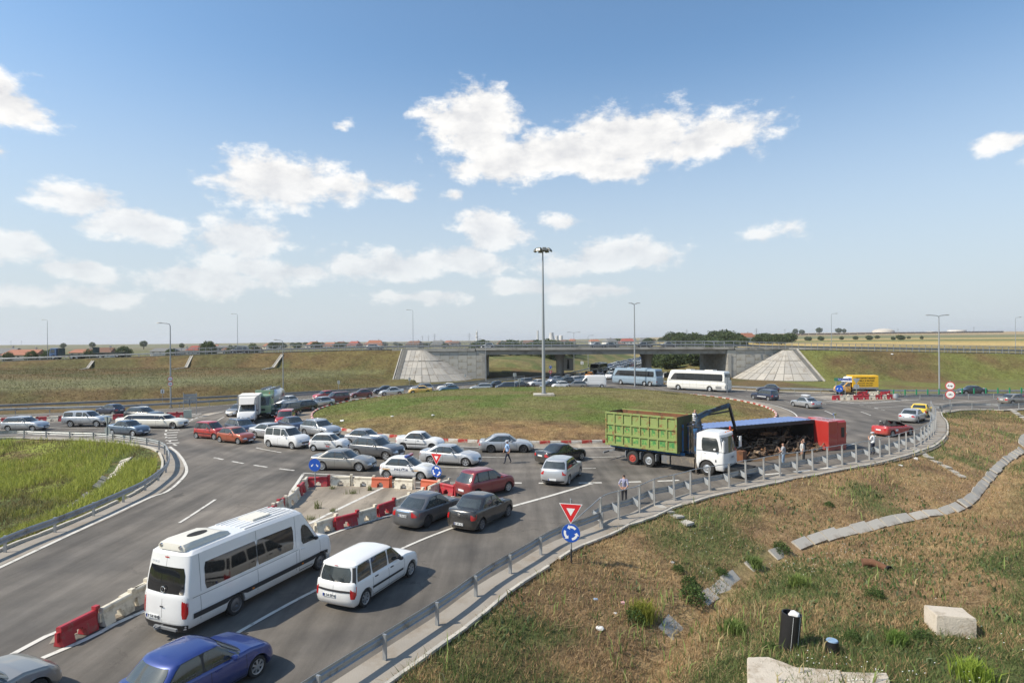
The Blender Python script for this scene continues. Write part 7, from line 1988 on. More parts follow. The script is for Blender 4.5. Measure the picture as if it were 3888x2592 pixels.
for sg in (1, -1):
    for s in (2.7, -2.4):
        tm, rm = wheel_meshes(0.5, 0.3, 'truck'); w = link('wheel', tm, ft); w.location = (s, sg * 1.0, 0.5); w.rotation_euler = (0, 0, 0 if sg > 0 else math.pi); link('rim', rm, w)
    MB().beam((-3.6, sg * 0.42, 0.95), (3.6, sg * 0.42, 0.95), 0.09, 0.24).obj('frame_rail', FRAME, ft)
x2 = x_ + 14.0; put(ft, x2, 153.5, 270, zo(x2)); tag(ft, 'empty flatbed trailer drawn behind the blue lorry', 'trailer')
# far lorry at the end of the queue
c = cab_body(2.1, 2.4, 3.2, 1.25, 0.5, sill=0.45, wb=4.2, belt=1.75)
fl = cab_parts('lorry', c, WHITE, head=(0.6, 0.97, 0.06, 0.22)); X = lambda s: c.L / 2 - s
MB().box((X(5.5), 0, 2.3), (6.2, 2.5, 2.8)).obj('box_body', BOXW, fl)
for sg in (1, -1): wheel_at(fl, c, 5.4, sg, dual=True)
put(fl, 65.8, 276.0, 201); tag(fl, 'white lorry standing at the far end of the queue', 'lorry')
# lamp posts
def zt(x, y): return float(terrain(np.array([float(x)]), np.array([float(y)]))[0])
LHEAD = plain('lamp_head', (0.42, 0.43, 0.43), rough=0.4, metal=0.3, var=0.1)
def lamp(x, y, z0, top, arms, label, r=0.085, reach=1.3, group='street lamps'):
    root = tag(empty('street_lamp', (x, y, z0)), label, 'street lamp', group)
    H_ = top - z0
    MB().tube([(0, 0, -0.3), (0, 0, H_ * 0.5), (0, 0, H_ - 0.35)], [r, r * 0.8, r * 0.55], 10).obj('pole', POLE, root, 60)
    MB().box((0, 0, 0.02), (0.4, 0.4, 0.06)).obj('base_plate', GALVD, root)
    for a in arms:
        d = Vector((math.sin(R(a)), math.cos(R(a)), 0))
        P = [Vector((0, 0, H_ - 0.4)), Vector((0, 0, H_ - 0.12)) + d * 0.12, Vector((0, 0, H_)) + d * 0.5, Vector((0, 0, H_ + 0.06)) + d * reach]
        arm = MB().tube(P, r * 0.5, 8).obj('arm', POLE, root, 60)
        e = P[-1]; s_ = d.cross(Vector((0, 0, 1)))
        loops = [[e + d * u + s_ * w * math.cos(t) + Vector((0, 0, 0.02 + h * math.sin(t))) for t in rng_lin(0, 2 * math.pi, 9)[:-1]] for u, w, h in ((-0.1, 0.07, 0.05), (0.12, 0.16, 0.09), (0.5, 0.17, 0.09), (0.72, 0.08, 0.04))]
        MB().loft(loops, cap=True).obj('lamp_head', LHEAD, root, 50)
    return root
# tall mast on the island
mx_, my_ = 4.45, 85.0; mz = float(z_isl(np.array([mx_]), np.array([my_]))[0])
mast = tag(empty('high_mast', (mx_, my_, mz)), 'very tall floodlight mast standing on the grass island', 'lamp mast')
MB().tube([(0, 0, 0), (0, 0, 7), (0, 0, 14), (0, 0, 20.6)], [0.27, 0.21, 0.15, 0.10], 12).obj('pole', POLE, mast, 60)
MB().box((0, 0, 0.02), (2.9, 2.3, 0.4)).obj('foundation', CONCL, mast)
MB().lathe([(0.3, 0.2), (0.42, 0.2), (0.42, 0.32), (0.3, 0.34)], 14).obj('flange', GALVD, mast)
MB().lathe([(0.75, 20.42), (0.85, 20.42), (0.85, 20.55), (0.75, 20.55), (0.75, 20.42)], 20).obj('head_ring', GALVD, mast)
for k in range(8):
    a = 2 * math.pi * k / 8 + 0.2
    M_ = Matrix.Translation((1.05 * math.cos(a), 1.05 * math.sin(a), 20.5)) @ Matrix.Rotation(a, 4, 'Z') @ Matrix.Rotation(R(28), 4, 'Y')
    o = MB().add([(-0.30, -0.34, 0.05), (0.34, -0.34, 0.0), (0.34, 0.34, 0.0), (-0.30, 0.34, 0.05), (-0.2, -0.24, 0.26), (0.1, -0.24, 0.2), (0.1, 0.24, 0.2), (-0.2, 0.24, 0.26)], [(0, 1, 2, 3), (4, 7, 6, 5), (0, 4, 5, 1), (1, 5, 6, 2), (2, 6, 7, 3), (3, 7, 4, 0)]).obj('floodlight', plain('flood_grey', (0.20, 0.20, 0.18), rough=0.4, metal=0.4), mast)
    o.matrix_local = M_
    MB().beam((0.1 * math.cos(a), 0.1 * math.sin(a), 20.45), (0.8 * math.cos(a), 0.8 * math.sin(a), 20.48), 0.05, 0.05).obj('spoke', GALVD, mast)
MB().lathe([(0.001, 20.78), (0.7, 20.7), (0.95, 20.56), (0.7, 20.58), (0.001, 20.66)], 16).obj('cap', GALV, mast, 40)
def LV(x, z0, top_v, arms, label, **k): lamp(top_v[0], top_v[1], z0, top_v[2], arms, label, **k)
q = (-50.01,87.69); tv = (-45.65,80.00,11.87); lamp(q[0], q[1], 0, tv[2] * 1.0 + 0.4, (-90,), 'street lamp carrying two round signs beside the side road', r=0.12)
q = (-40.59,106.11); tv = (-38.19,100.00,9.78); lamp(q[0], q[1], 0, tv[2], (-90,), 'street lamp behind the tank lorry', r=0.1, reach=1.0)
tv = (-5.87,134.00,9.76); lamp(tv[0], tv[1], 0, tv[2], (-80,), 'street lamp in front of the left abutment wall', r=0.1)
tv = (24.75,121.00,16.74); lamp(tv[0], 121.0, 0, tv[2], (90, -90), 'tall twin-head lamp post behind the blue grey coach', r=0.17, reach=0.5)
tv = (71.98,101.00,13.10); lamp(tv[0], 101.0, 0, tv[2], (80, -80), 'twin-arm lamp post among the green reflector posts', r=0.13, reach=1.3)
for v_, lb in (((-133.33,172.00,16.49), 'street lamp on the overpass behind the blue flatbed lorry'), ((-79.00,172.50,17.81), 'street lamp on the overpass behind the dark panel van'), ((-28.48,172.50,18.56), 'street lamp on the overpass above the left paved cone')):
    lamp(v_[0], v_[1], float(hdeck(v_[0])), v_[2], (-80,), lb, group='street lamps on the far side of the overpass')
for v_, lb in (((89.04,167.00,16.36), 'street lamp on the overpass beside the right-hand fields'), ((139.48,166.00,14.90), 'street lamp at the right end of the overpass')):
    lamp(v_[0], v_[1], float(hdeck(v_[0])), v_[2], (80,), lb, group='street lamps on the far side of the overpass')
tv = (18.19,176.00,11.82); lamp(tv[0], 176.0, 0, tv[2], (90, -90), 'twin-arm lamp post behind the bridge and left pier', reach=1.3, r=0.1)
tv = (25.38,200.00,11.09); lamp(tv[0], 200.0, 0, tv[2], (90,), 'single-arm lamp post far behind the bridge', reach=1.2, r=0.1)
# signs
def face_disc(rad, n=28, cx=0, cy=0): return [(cx + rad * math.cos(2 * math.pi * k / n), cy + rad * math.sin(2 * math.pi * k / n)) for k in range(n)]
def plate_part(name, poly, M, mat, parent, z0, z1):
    o = MB().prism(poly, z0, z1).obj(name, mat, parent); o.matrix_local = M; return o
def tri(r, dy=0.0): return [(-r, r * 0.62 + dy), (r, r * 0.62 + dy), (0, -r * 1.12 + dy)]
def arc_arrow(a0, a1, r0, r1):
    P = [((r1) * math.cos(R(a)), r1 * math.sin(R(a))) for a in np.linspace(a0, a1, 8)]
    am = a1; rm = (r0 + r1) / 2; w = (r1 - r0) * 1.15
    tip = a1 + (24 if a1 > a0 else -24)
    P += [((rm + w) * math.cos(R(am)), (rm + w) * math.sin(R(am))), (rm * math.cos(R(tip)), rm * math.sin(R(tip))), ((rm - w) * math.cos(R(am)), (rm - w) * math.sin(R(am)))]
    P += [(r0 * math.cos(R(a)), r0 * math.sin(R(a))) for a in np.linspace(a1, a0, 8)]
    return P
def sign_post(x, y, z, h, label, plates, heading, cat='road sign', pole_r=0.035, name='road_sign', foot=None, group=None):
    """plates: list of (kind, centre height, size); heading = way the faces look"""
    root = tag(empty(name, (x, y, z)), label, cat, group)
    MB().tube([(0, 0, -0.2), (0, 0, h)], pole_r, 8).obj('pole', POLE, root, 60)
    if foot: MB().tube([(0, 0, -0.05), (0, 0, foot)], pole_r * 1.12, 8).obj('pole_foot', BLACKP, root, 60)
    fx, fy = math.sin(R(heading)), math.cos(R(heading))
    up = Vector((0, 0, 1)); rt = up.cross(Vector((fx, fy, 0)))
    for kind, hz_, s in plates:
        M = plane_matrix((fx * (pole_r + 0.012), fy * (pole_r + 0.012), hz_), rt, up)
        if kind == 'yield':
            b = plate_part('triangle', tri(s), M, SIGNBACK, root, -0.01, 0.004)
            plate_part('white_edge', tri(s * 0.985), M, WHITEP, root, 0.004, 0.007); plate_part('red_face', tri(s * 0.90), M, SIGNR, root, 0.007, 0.010); plate_part('white_centre', tri(s * 0.36), M, WHITEP, root, 0.010, 0.013)
        elif kind == 'round':
            plate_part('disc', face_disc(s), M, SIGNBACK, root, -0.01, 0.004); plate_part('blue_face', face_disc(s * 0.97), M, SIGNB, root, 0.004, 0.007)
            for a in (40, 160, 280): plate_part('arrow', arc_arrow(a, a + 62, s * 0.52, s * 0.76), M, WHITEP, root, 0.007, 0.010)
        elif kind == 'split':
            plate_part('disc', face_disc(s), M, SIGNBACK, root, -0.01, 0.004); plate_part('blue_face', face_disc(s * 0.97), M, SIGNB, root, 0.004, 0.007)
            for g in (-1, 1):
                base = [(-0.10, 0.42), (0.10, 0.42), (0.10, -0.05), (0.28, -0.05), (0, -0.42), (-0.28, -0.05), (-0.10, -0.05)]
                c_, s_ = math.cos(R(g * 45)), math.sin(R(g * 45))
                plate_part('arrow', [((p[0] * c_ - p[1] * s_) * s * 0.6 + g * s * 0.42, (p[0] * s_ + p[1] * c_) * s * 0.6 - s * 0.08) for p in base][::1], M, WHITEP, root, 0.007, 0.010)
        elif kind in ('no_cart', 'no_bike'):
            plate_part('disc', face_disc(s), M, SIGNBACK, root, -0.01, 0.004); plate_part('red_ring', face_disc(s * 0.98), M, SIGNR, root, 0.004, 0.007); plate_part('white_face', face_disc(s * 0.80), M, WHITEP, root, 0.007, 0.010)
            if kind == 'no_cart':
                for P in ([(-0.5, -0.12), (0.5, -0.12), (0.45, 0.06), (0.05, 0.06), (0.0, -0.02), (-0.5, -0.02)], face_disc(0.12, 12, 0.28, -0.16), [(-0.55, -0.02), (-0.3, -0.02), (-0.22, 0.16), (-0.36, 0.2)]):
                    plate_part('pictogram', [(p[0] * s, p[1] * s) for p in P], M, INK, root, 0.010, 0.012)
            else:
                for cx in (-0.3, 0.3):
                    o_ = face_disc(0.2, 16, cx, -0.08); i_ = face_disc(0.15, 16, cx, -0.08)
                    for k in range(16): plate_part('pictogram', [(q_[0] * s, q_[1] * s) for q_ in (o_[k], o_[(k + 1) % 16], i_[(k + 1) % 16], i_[k])], M, INK, root, 0.010, 0.012)
                plate_part('pictogram', [(-0.3 * s, -0.1 * s), (0.3 * s, -0.1 * s), (0.15 * s, 0.15 * s), (-0.1 * s, 0.15 * s)], M, INK, root, 0.010, 0.011)
        elif kind == 'rect':
            w, hh = s
            plate_part('plate', [(-w, -hh), (w, -hh), (w, hh), (-w, hh)], M, SIGNBACK, root, -0.01, 0.004); plate_part('face', [(-w * .95, -hh * .95), (w * .95, -hh * .95), (w * .95, hh * .95), (-w * .95, hh * .95)], M, WHITEP, root, 0.004, 0.007)
            plate_part('pictogram', [(-w * 0.25, -hh * 0.75), (w * 0.25, -hh * 0.75), (w * 0.12, hh * 0.75), (-w * 0.12, hh * 0.75)], M, INK, root, 0.007, 0.009)
    return root
sign_post(2.42, 25.15, -0.12, 2.72, 'near give-way triangle above a roundabout disc on the dry bank', [('yield', 2.22, 0.50), ('round', 1.30, 0.40)], 196, foot=0.62)
q = (-4.78,37.63); sign_post(q[0], q[1], 0, 2.5, 'give-way triangle above a roundabout disc beside the police car', [('yield', 1.98, 0.42), ('round', 1.12, 0.37)], 203)
q = (-12.68,38.39); sign_post(q[0], q[1], 0, 1.75, 'light blue disc with two white arrows at the tip of the paved wedge', [('split', 1.42, 0.42)], 190)
q = (-37.78,55.80); sign_post(q[0], q[1], 0.0, 2.55, 'grey back of a give-way sign behind the green bank rail', [('yield', 2.18, 0.48), ('round', 1.2, 0.38)], 20)
q = (-41.10,76.36); sign_post(q[0], q[1], 0, 2.5, 'blue roundabout disc seen edge-on beside the limousine', [('round', 1.85, 0.42)], 255)
q = (-42.74,77.86); dr_ = sign_post(q[0], q[1], 0, 2.9, 'grey backed direction board on two posts beside the limousine', [], 30, 'direction sign', name='direction_sign')
for k in range(3): MB().box((0.75, 0.30, 2.55 - k * 0.38), (1.55, 0.03, 0.33), rz=0.35).obj('board', SIGNBACK, dr_)
MB().tube([(1.4, 0.5, -0.1), (1.4, 0.5, 2.9)], 0.035, 8).obj('pole', POLE, dr_)
q = (-50.01,87.69); sg_ = sign_post(q[0] + 0.05, q[1] - 0.14, 0, 4.6, 'pair of red-ringed round signs on the side road lamp post', [('no_cart', 4.15, 0.36), ('no_bike', 3.42, 0.36)], 165)
q = (53.94,73.84); sign_post(q[0], q[1], zt(*q), 4.1, 'two stacked red-ringed round signs at the grass corner', [('no_cart', 3.45, 0.53), ('no_bike', 2.38, 0.53)], 200, foot=0.45)
q = (52.24,95.78); sign_post(q[0], q[1], 0, 2.0, 'dark blue disc with two white arrows before the yellow lorry', [('split', 1.35, 0.58)], 205)
dr_ = sign_post(q[0] + 0.15, q[1] + 1.2, 0, 3.0, 'long blue direction sign reading Port Constanta before the yellow lorry', [], 200, 'direction sign', name='direction_sign')
MB().box((1.35, 0, 2.7), (2.35, 0.04, 0.42)).obj('blue_board', SIGNB, dr_); MB().box((0.0, 0, 2.72), (0.55, 0.045, 0.5)).obj('green_panel', plain('sign_green', (0.02, 0.22, 0.10), rough=0.4), dr_)
t_ = link('lettering', text_mesh('Port Constanta 2', 0.30, WHITEP, 0.006, bold=0.004), dr_); t_.matrix_local = plane_matrix((1.35, -0.026, 2.7), (1, 0, 0), (0, 0, 1))
MB().tube([(1.5, 0.05, -0.1), (1.5, 0.05, 2.9)], 0.04, 8).obj('pole', POLE, dr_)
q = (55.52,96.67); sign_post(q[0], q[1], 0, 2.9, 'grey back of a give-way sign in front of the yellow tarpaulin', [('yield', 2.55, 0.52), ('round', 1.55, 0.42)], 20)
for q, h_, lb, hd_ in (((-54.66,93.61), 2.2, 'small white marker sign beside the side road lamp', 160), ((-33.00,113.78), 2.1, 'small grey marker sign above the maroon estate', 20), ((-21.16,123.26), 2.0, 'small grey marker sign at the left foot of the paved cone', 20), ((-10.67,135.57), 2.0, 'small grey marker sign before the panelled wall', 20)):
    sign_post(q[0], q[1], 0, h_, lb, [('rect', h_ - 0.32, (0.26, 0.32))], hd_, pole_r=0.03)
for v_, lb in (((0.43,107.00,3.31), 'grey backed square sign standing on the crest of the island'), ((1.25,106.50,2.34), 'low grey backed sign beside the square one on the island')):
    zi = float(z_isl(np.array([v_[0]]), np.array([v_[1]]))[0]); sign_post(v_[0], v_[1], zi, v_[2] - zi + 0.3, lb, [('rect', v_[2] - zi, (0.3, 0.3))], 10, pole_r=0.035)
v_ = (36.91,103.00,2.30); zi = 0.15; r_ = sign_post(v_[0], v_[1], zi, v_[2] - zi + 0.6, 'grey backed sign pair at the island edge before the white coach', [('rect', v_[2] - zi, (0.42, 0.5)), ('round', v_[2] - zi - 1.2, 0.4)], 15)
v_ = (9.57,150.00,1.57); sign_post(v_[0], v_[1], 0.1, v_[2] + 1.7, 'stack of round and triangle signs at the far road before the left pier', [('round', v_[2] + 1.1, 0.42), ('yield', v_[2] - 0.1, 0.6), ('round', v_[2] - 1.6, 0.42)], 170)
v_ = (16.07,172.00,2.63); bb = sign_post(v_[0], v_[1], 0.5, v_[2] + 1.0, 'pale square billboard beside the left bridge pier', [('rect', v_[2] - 0.5, (1.5, 1.8))], 185, 'billboard', name='billboard')
v_ = (22.16,190.00,2.12); sign_post(v_[0], v_[1], 1.0, v_[2] + 0.2, 'small white square sign in the far verge beyond the pier', [('rect', v_[2] - 0.8, (0.45, 0.5))], 185, pole_r=0.05)
# plastic barriers
BARW = plain('barrier_white', (0.66, 0.60, 0.48), rough=0.5, var=0.1, scale=4, dirt=(0.42, 0.36, 0.27), dirt_amt=0.35, dscale=3); BARR = plain('barrier_red', (0.38, 0.025, 0.035), rough=0.45, var=0.12, scale=4, dirt=(0.26, 0.10, 0.08), dirt_amt=0.25, dscale=3); BARO = plain('barrier_orange', (0.50, 0.11, 0.05), rough=0.5, var=0.12, scale=4)
def barrier_mesh(mat):
    """trapezoid shell with a cut-out foot and a hooked coupling at one end"""
    mb = MB(); prof = [(0.20, 0.0), (0.15, 0.16), (0.085, 0.42), (0.10, 0.47), (0.10, 0.56), (0.06, 0.60)]
    def seg(x0, x1, zlo):
        loops = []
        for x in (x0, x1):
            zz = [(y, max(z, zlo)) for y, z in prof]
            zz = [(float(np.interp(z, [p[1] for p in prof], [p[0] for p in prof])), z) for _, z in zz]
            loops.append([(x, y, z) for y, z in zz] + [(x, -y, z) for y, z in zz[::-1]])
        mb.loft(loops, cap=True)
    seg(-0.60, -0.20, 0.0); seg(-0.20, -0.10, 0.22); seg(-0.10, 0.10, 0.30); seg(0.10, 0.20, 0.22); seg(0.20, 0.60, 0.0)
    mb.tube([(0.67, 0, 0.0), (0.67, 0, 0.30), (0.67, 0, 0.62)], [0.10, 0.075, 0.07], 8).box((0.67, 0, 0.66), (0.16, 0.17, 0.10)).box((-0.64, 0, 0.3), (0.1, 0.09, 0.3))
    o = mb.obj('plastic_barrier', mat, None, 30); me = o.data; bpy.data.objects.remove(o); return me
BM = {'w': barrier_mesh(BARW), 'r': barrier_mesh(BARR), 'o': barrier_mesh(BARO)}
BN = {'w': 'off-white', 'r': 'dark red', 'o': 'orange'}
def barriers(P, seq, row, grp, z=0.013, sc=1.0, jig=0.06):
    P = [np.array(p, float) for p in P]
    for i, ch in enumerate(seq):
        if ch == '.': continue
        a = P[max(i - 1, 0)]; b = P[min(i + 1, len(P) - 1)]
        o = link('plastic_barrier', BM[ch]); o.location = (P[i][0], P[i][1], z); o.scale = (sc,) * 3
        o.rotation_euler = (0, 0, math.atan2(b[1] - a[1], b[0] - a[0]) + random.uniform(-jig, jig))
        tag(o, '%s plastic road barrier %s' % (BN[ch], row), 'barrier', grp)
def run(a, b, n): return [np.array(a) + (np.array(b) - np.array(a)) * k / max(n - 1, 1) for k in range(n)]
barriers([(-12.54,38.57), (-11.11,38.73), (-9.57,38.47), (-8.43,38.26), (-6.86,37.80), (-5.19,37.46), (-3.97,36.31)], 'rwwowor', 'along the back of the paved wedge beside the police car', 'barriers along the back of the paved wedge')
barriers([(-13.20,38.11), (-12.97,36.65), (-12.82,35.34), (-12.70,34.12), (-12.81,33.39), (-12.79,32.56), (-12.74,31.73), (-12.61,30.56), (-12.49,29.47)], 'wrwwrwrww', 'down the exit side of the paved wedge', 'barriers down the exit side of the paved wedge')
barriers([(-13.76,18.85), (-13.40,20.17), (-13.40,21.11), (-13.20,21.73)], 'rwww', 'in the narrow tail of the wedge behind the minibus', 'barriers in the narrow tail of the wedge')
barriers([(-9.41,28.46), (-9.19,29.29), (-8.39,29.98), (-7.65,30.94), (-6.88,32.25), (-6.21,33.36), (-5.59,34.51), (-4.80,36.39), (-4.40,37.06)], '.wrwrwwww', 'along the lane side of the paved wedge', 'barriers along the lane side of the paved wedge')
barriers(run((-62.55,70.94), (-41.85,75.72), 19), 'wwrwwrwrrwwwrwrwwrr', 'down the middle of the side road', 'barriers down the middle of the side road')
o = MB().box((0, 0, 0.5), (0.9, 0.28, 1.0)).obj('concrete_end_block', plain('block_green_grey', (0.46, 0.50, 0.43), rough=0.8, var=0.1), None); q = (-40.61,74.87); o.location = (q[0], q[1], 0.0); o.rotation_euler = (0, 0, 0.5); tag(o, 'pale green grey slab-shaped block ending the side road barriers', 'block')
barriers(run((49.25,90.91), (57.82,91.64), 9), 'rwwrrwrwr', 'on the painted gore before the yellow lorry', 'barriers on the gore before the yellow lorry', sc=1.15)
barriers(run((57.0, 97.6), (60.5, 97.3), 3), 'rwr', 'behind the front row on the painted gore', 'barriers behind the front row on the gore', sc=1.1)
barriers([(80.0, 93.6)], 'r', 'alone below the green reflector posts', 'lone barrier on the right-hand road')
# right-hand median rail with green reflector posts
MED = resample([(57.26,89.57), (66.73,90.98), (88.0, 92.4), (130.0, 88.5)], 2.0)
guardrail(MED, 'median guardrail carrying green reflector posts on the right-hand road', -1, 4.0)
GRN = plain('post_green', (0.02, 0.24, 0.11), rough=0.5, var=0.1)
gme = MB().box((0, 0, 0.45), (0.16, 0.10, 0.9)).box((0, 0, 0.93), (0.12, 0.08, 0.08)).mesh('reflector_post', GRN)
for k, q in enumerate(resample(offset(MED, -0.35), 1.95)[:28]):
    o = link('reflector_post', gme); o.location = (q[0], q[1], 0.62); o.rotation_euler = (0, 0, random.uniform(-.05, .05)); tag(o, 'green plastic reflector post on the right-hand median rail', 'post', 'green reflector posts on the median rail')
o = MB().lathe([(0.001, 1.02), (0.34, 1.02), (0.36, 0.95), (0.36, 0.4), (0.3, 0.36), (0.001, 0.36)], 16).obj('rail_end_cap', GALV, None, 40); q = MED[0]; o.location = (q[0], q[1], -0.05); tag(o, 'round grey end cap of the right-hand median rail', 'end cap')
# people
SKIN = plain('skin', (0.42, 0.235, 0.16), rough=0.6, var=0.1); HAIR = plain('dark_hair', (0.03, 0.022, 0.018), rough=0.7, var=0.2); SHOE = plain('shoe_black', (0.02, 0.018, 0.017), rough=0.6); BALD = plain('bald_skin', (0.36, 0.20, 0.135), rough=0.5, var=0.1)
def person(label, x, y, heading, shirt, trousers, z=0.0, h=1.76, hair=None, pose='stand', stripes=False, cap=None, sleeves=True):
    k = h / 1.76; J = {}; Rad = {}
    def j(n, p, r): J[n] = Vector(p) * k; Rad[n] = r * k
    sit = pose == 'sit'; walk = 0.22 if pose == 'walk' else 0.03
    j('pelvis', (0, 0, 0.96), 0.15); j('waist', (0.01, 0, 1.10), 0.135); j('chest', (0.0, 0, 1.30), 0.155); j('neckb', (-0.01, 0, 1.45), 0.085); j('neck', (0.0, 0, 1.52), 0.055); j('head', (0.02, 0, 1.63), 0.088); j('crown', (0.015, 0, 1.71), 0.075)
    E = [('pelvis', 'waist'), ('waist', 'chest'), ('chest', 'neckb'), ('neckb', 'neck'), ('neck', 'head'), ('head', 'crown')]
    for s, n in ((1, 'l'), (-1, 'r')):
        w = walk * s
        j(n + 'hip', (0, 0.095 * s, 0.90), 0.105)
        if sit: j(n + 'knee', (0.40, 0.13 * s, 0.88), 0.07); j(n + 'ankle', (0.42, 0.13 * s, 0.46), 0.05); j(n + 'toe', (0.56, 0.14 * s, 0.41), 0.04)
        else: j(n + 'knee', (w * 0.75 + 0.02, 0.105 * s, 0.50), 0.067); j(n + 'ankle', (w * 1.2 - (0.06 if w < -0.1 else 0), 0.11 * s, 0.09), 0.045); j(n + 'toe', (w * 1.2 + 0.14 - (0.06 if w < -0.1 else 0), 0.125 * s, 0.04), 0.038)
        j(n + 'sh', (0, 0.185 * s, 1.40), 0.072)
        el, wr, ha = {'stand': ((-0.02, 0.25 * s, 1.13), (0.05, 0.26 * s, 0.89), (0.08, 0.25 * s, 0.80)), 'walk': ((-w * .5, 0.25 * s, 1.13), (-w * .6 + 0.08, 0.26 * s, 0.90), (-w * .6 + 0.11, 0.25 * s, 0.82)),
                      'back': ((-0.12, 0.27 * s, 1.15), (-0.19, 0.10 * s, 0.95), (-0.20, 0.02 * s, 0.92)), 'phone': ((0.10, 0.26 * s, 1.14), (0.25, 0.15 * s, 1.27 if s > 0 else 1.05), (0.28, 0.08 * s, 1.36 if s > 0 else 1.02)), 'sit': ((0.05, 0.27 * s, 1.14), (0.28, 0.25 * s, 1.06), (0.36, 0.23 * s, 1.05))}[pose]
        j(n + 'el', el, 0.048); j(n + 'wr', wr, 0.035); j(n + 'ha', ha, 0.042)
        E += [('pelvis', n + 'hip'), (n + 'hip', n + 'knee'), (n + 'knee', n + 'ankle'), (n + 'ankle', n + 'toe'), ('neckb', n + 'sh'), (n + 'sh', n + 'el'), (n + 'el', n + 'wr'), (n + 'wr', n + 'ha')]
    names = list(J)
    me = bpy.data.meshes.new('person'); me.from_pydata([J[n] for n in names], [(names.index(a), names.index(b)) for a, b in E], [])
    o = bpy.data.objects.new('person', me); COL.objects.link(o)
    o.modifiers.new('skin', 'SKIN'); sv = me.skin_vertices[0].data
    for i, n in enumerate(names):
        sx = 1.25 if n in ('chest', 'waist', 'pelvis') else 1.0
        sv[i].radius = (Rad[n] * (0.72 if sx > 1 else 1.0), Rad[n] * sx); sv[i].use_root = n == 'pelvis'
    sb = o.modifiers.new('sub', 'SUBSURF'); sb.levels = 2; sb.render_levels = 2
    dg = bpy.context.evaluated_depsgraph_get(); em = bpy.data.meshes.new_from_object(o.evaluated_get(dg))
    bm = bmesh.new(); bm.from_mesh(em)
    for s, n in ((1, 'l'), (-1, 'r')):       # fingers and thumb
        d = (J[n + 'ha'] - J[n + 'wr']).normalized(); u = d.cross(Vector((0, s, 0.2))).normalized()
        for q in range(5):
            b0 = J[n + 'ha'] + u * (0.022 * (q - 1.5) if q < 4 else 0.045) * k - d * (0.0 if q < 4 else 0.03) * k
            b1 = b0 + (d * (0.085 - 0.012 * abs(q - 1.5)) if q < 4 else d * 0.045 + u * 0.03) * k
            tm = MB().tube([b0, b0.lerp(b1, 0.55) + Vector((0.006, 0, 0)), b1], [0.011 * k, 0.010 * k, 0.007 * k], 6); off_ = [bm.verts.new(v) for v in tm.v]
            for f in tm.f: bm.faces.new([off_[i] for i in f])
    hd = J['head']                           # nose and ears
    for p0, p1, r_ in ((Vector((0.07, 0, 0.005)), Vector((0.115, 0, -0.012)), 0.014), (Vector((0.0, 0.075, 0)), Vector((-0.012, 0.105, 0.005)), 0.02), (Vector((0.0, -0.075, 0)), Vector((-0.012, -0.105, 0.005)), 0.02)):
        tm = MB().tube([hd + p0, hd + p1], r_, 6); off_ = [bm.verts.new(v) for v in tm.v]
        for f in tm.f: bm.faces.new([off_[i] for i in f])
    bm.to_mesh(em); bm.free()
    bpy.data.objects.remove(o)
    em.materials.clear()
    for m_ in (SKIN, shirt, trousers, SHOE, hair or HAIR, WHITEP): em.materials.append(m_)
    mid = []
    for p in em.polygons:
        c_ = p.center / k
        arm = abs(c_.y) > 0.205 or any((c_ - J[n + b] / k).length < 0.13 for n in 'lr' for b in ('wr', 'ha')) or any((c_ - J[n + b] / k).length < 0.08 for n in 'lr' for b in ('el',))
        if c_.z > 1.50: mi = 4 if (c_.z > 1.685 or (c_.x < 0.0 and c_.z > 1.60)) else 0
        elif sit and c_.z < 0.55: mi = 3
        elif arm and c_.z > 0.74: mi = 1 if c_.z > (1.17 if sleeves else 0.95) and pose != 'phone' or (pose == 'phone' and c_.z > 1.2 and c_.x < 0.1) else 0
        elif c_.z > 0.95 and not (sit and c_.x > 0.2): mi = 5 if stripes and int(c_.z * 14) % 2 else 1
        elif c_.z < 0.085 and not sit: mi = 3
        else: mi = 2
        mid.append(mi)
    em.polygons.foreach_set('material_index', mid); em.polygons.foreach_set('use_smooth', [True] * len(em.polygons))
    pr_ = link('person', em); put(pr_, x, y, heading, z); tag(pr_, label, 'person')
    for sg in (1, -1): MB().lathe([(0.001, -0.012), (0.012, 0), (0.001, 0.012)], 6, 'X', (hd.x + 0.083 * k, sg * 0.033, hd.z + 0.02)).obj('eye', INK, pr_)
    MB().box((hd.x + 0.082 * k, 0, hd.z - 0.055 * k), (0.02, 0.05, 0.012)).obj('mouth', plain('lips', (0.3, 0.11, 0.09), rough=0.6), pr_)
    if cap:
        MB().lathe([(0.001, 0.14), (0.13, 0.13), (0.135, 0.10), (0.10, 0.06), (0.098, 0.03)], 14, 'Z', (hd.x, 0, hd.z)).box((hd.x + 0.12, 0, hd.z + 0.045), (0.1, 0.16, 0.015)).obj('cap', cap, pr_, 50)
    return pr_
def cloth(n, c_): return plain('cloth_' + n, c_, rough=0.9, var=0.15, scale=8)
NAVYC = cloth('navy', (0.02, 0.025, 0.045)); JEAN = cloth('jeans', (0.20, 0.28, 0.38)); GREYC = cloth('grey', (0.33, 0.34, 0.36)); DKC = cloth('dark', (0.03, 0.03, 0.035))
q = (-0.40,45.41); person('policeman in light blue shirt and cap standing on the ring', q[0], q[1], 250, cloth('sky', (0.30, 0.44, 0.66)), NAVYC, pose='walk', cap=cloth('cap_white', (0.6, 0.62, 0.66)), h=1.74)
person('man in a lilac shirt with hands behind his back at the railing', 6.25, 33.75, 25, cloth('lilac', (0.26, 0.26, 0.36)), DKC, pose='back', h=1.72)
q = (19.53,42.77); person('bald man in grey T-shirt and pale jeans facing the scrap', q[0], q[1] + 0.5, -60, GREYC, JEAN, pose='phone', hair=BALD, h=1.78)
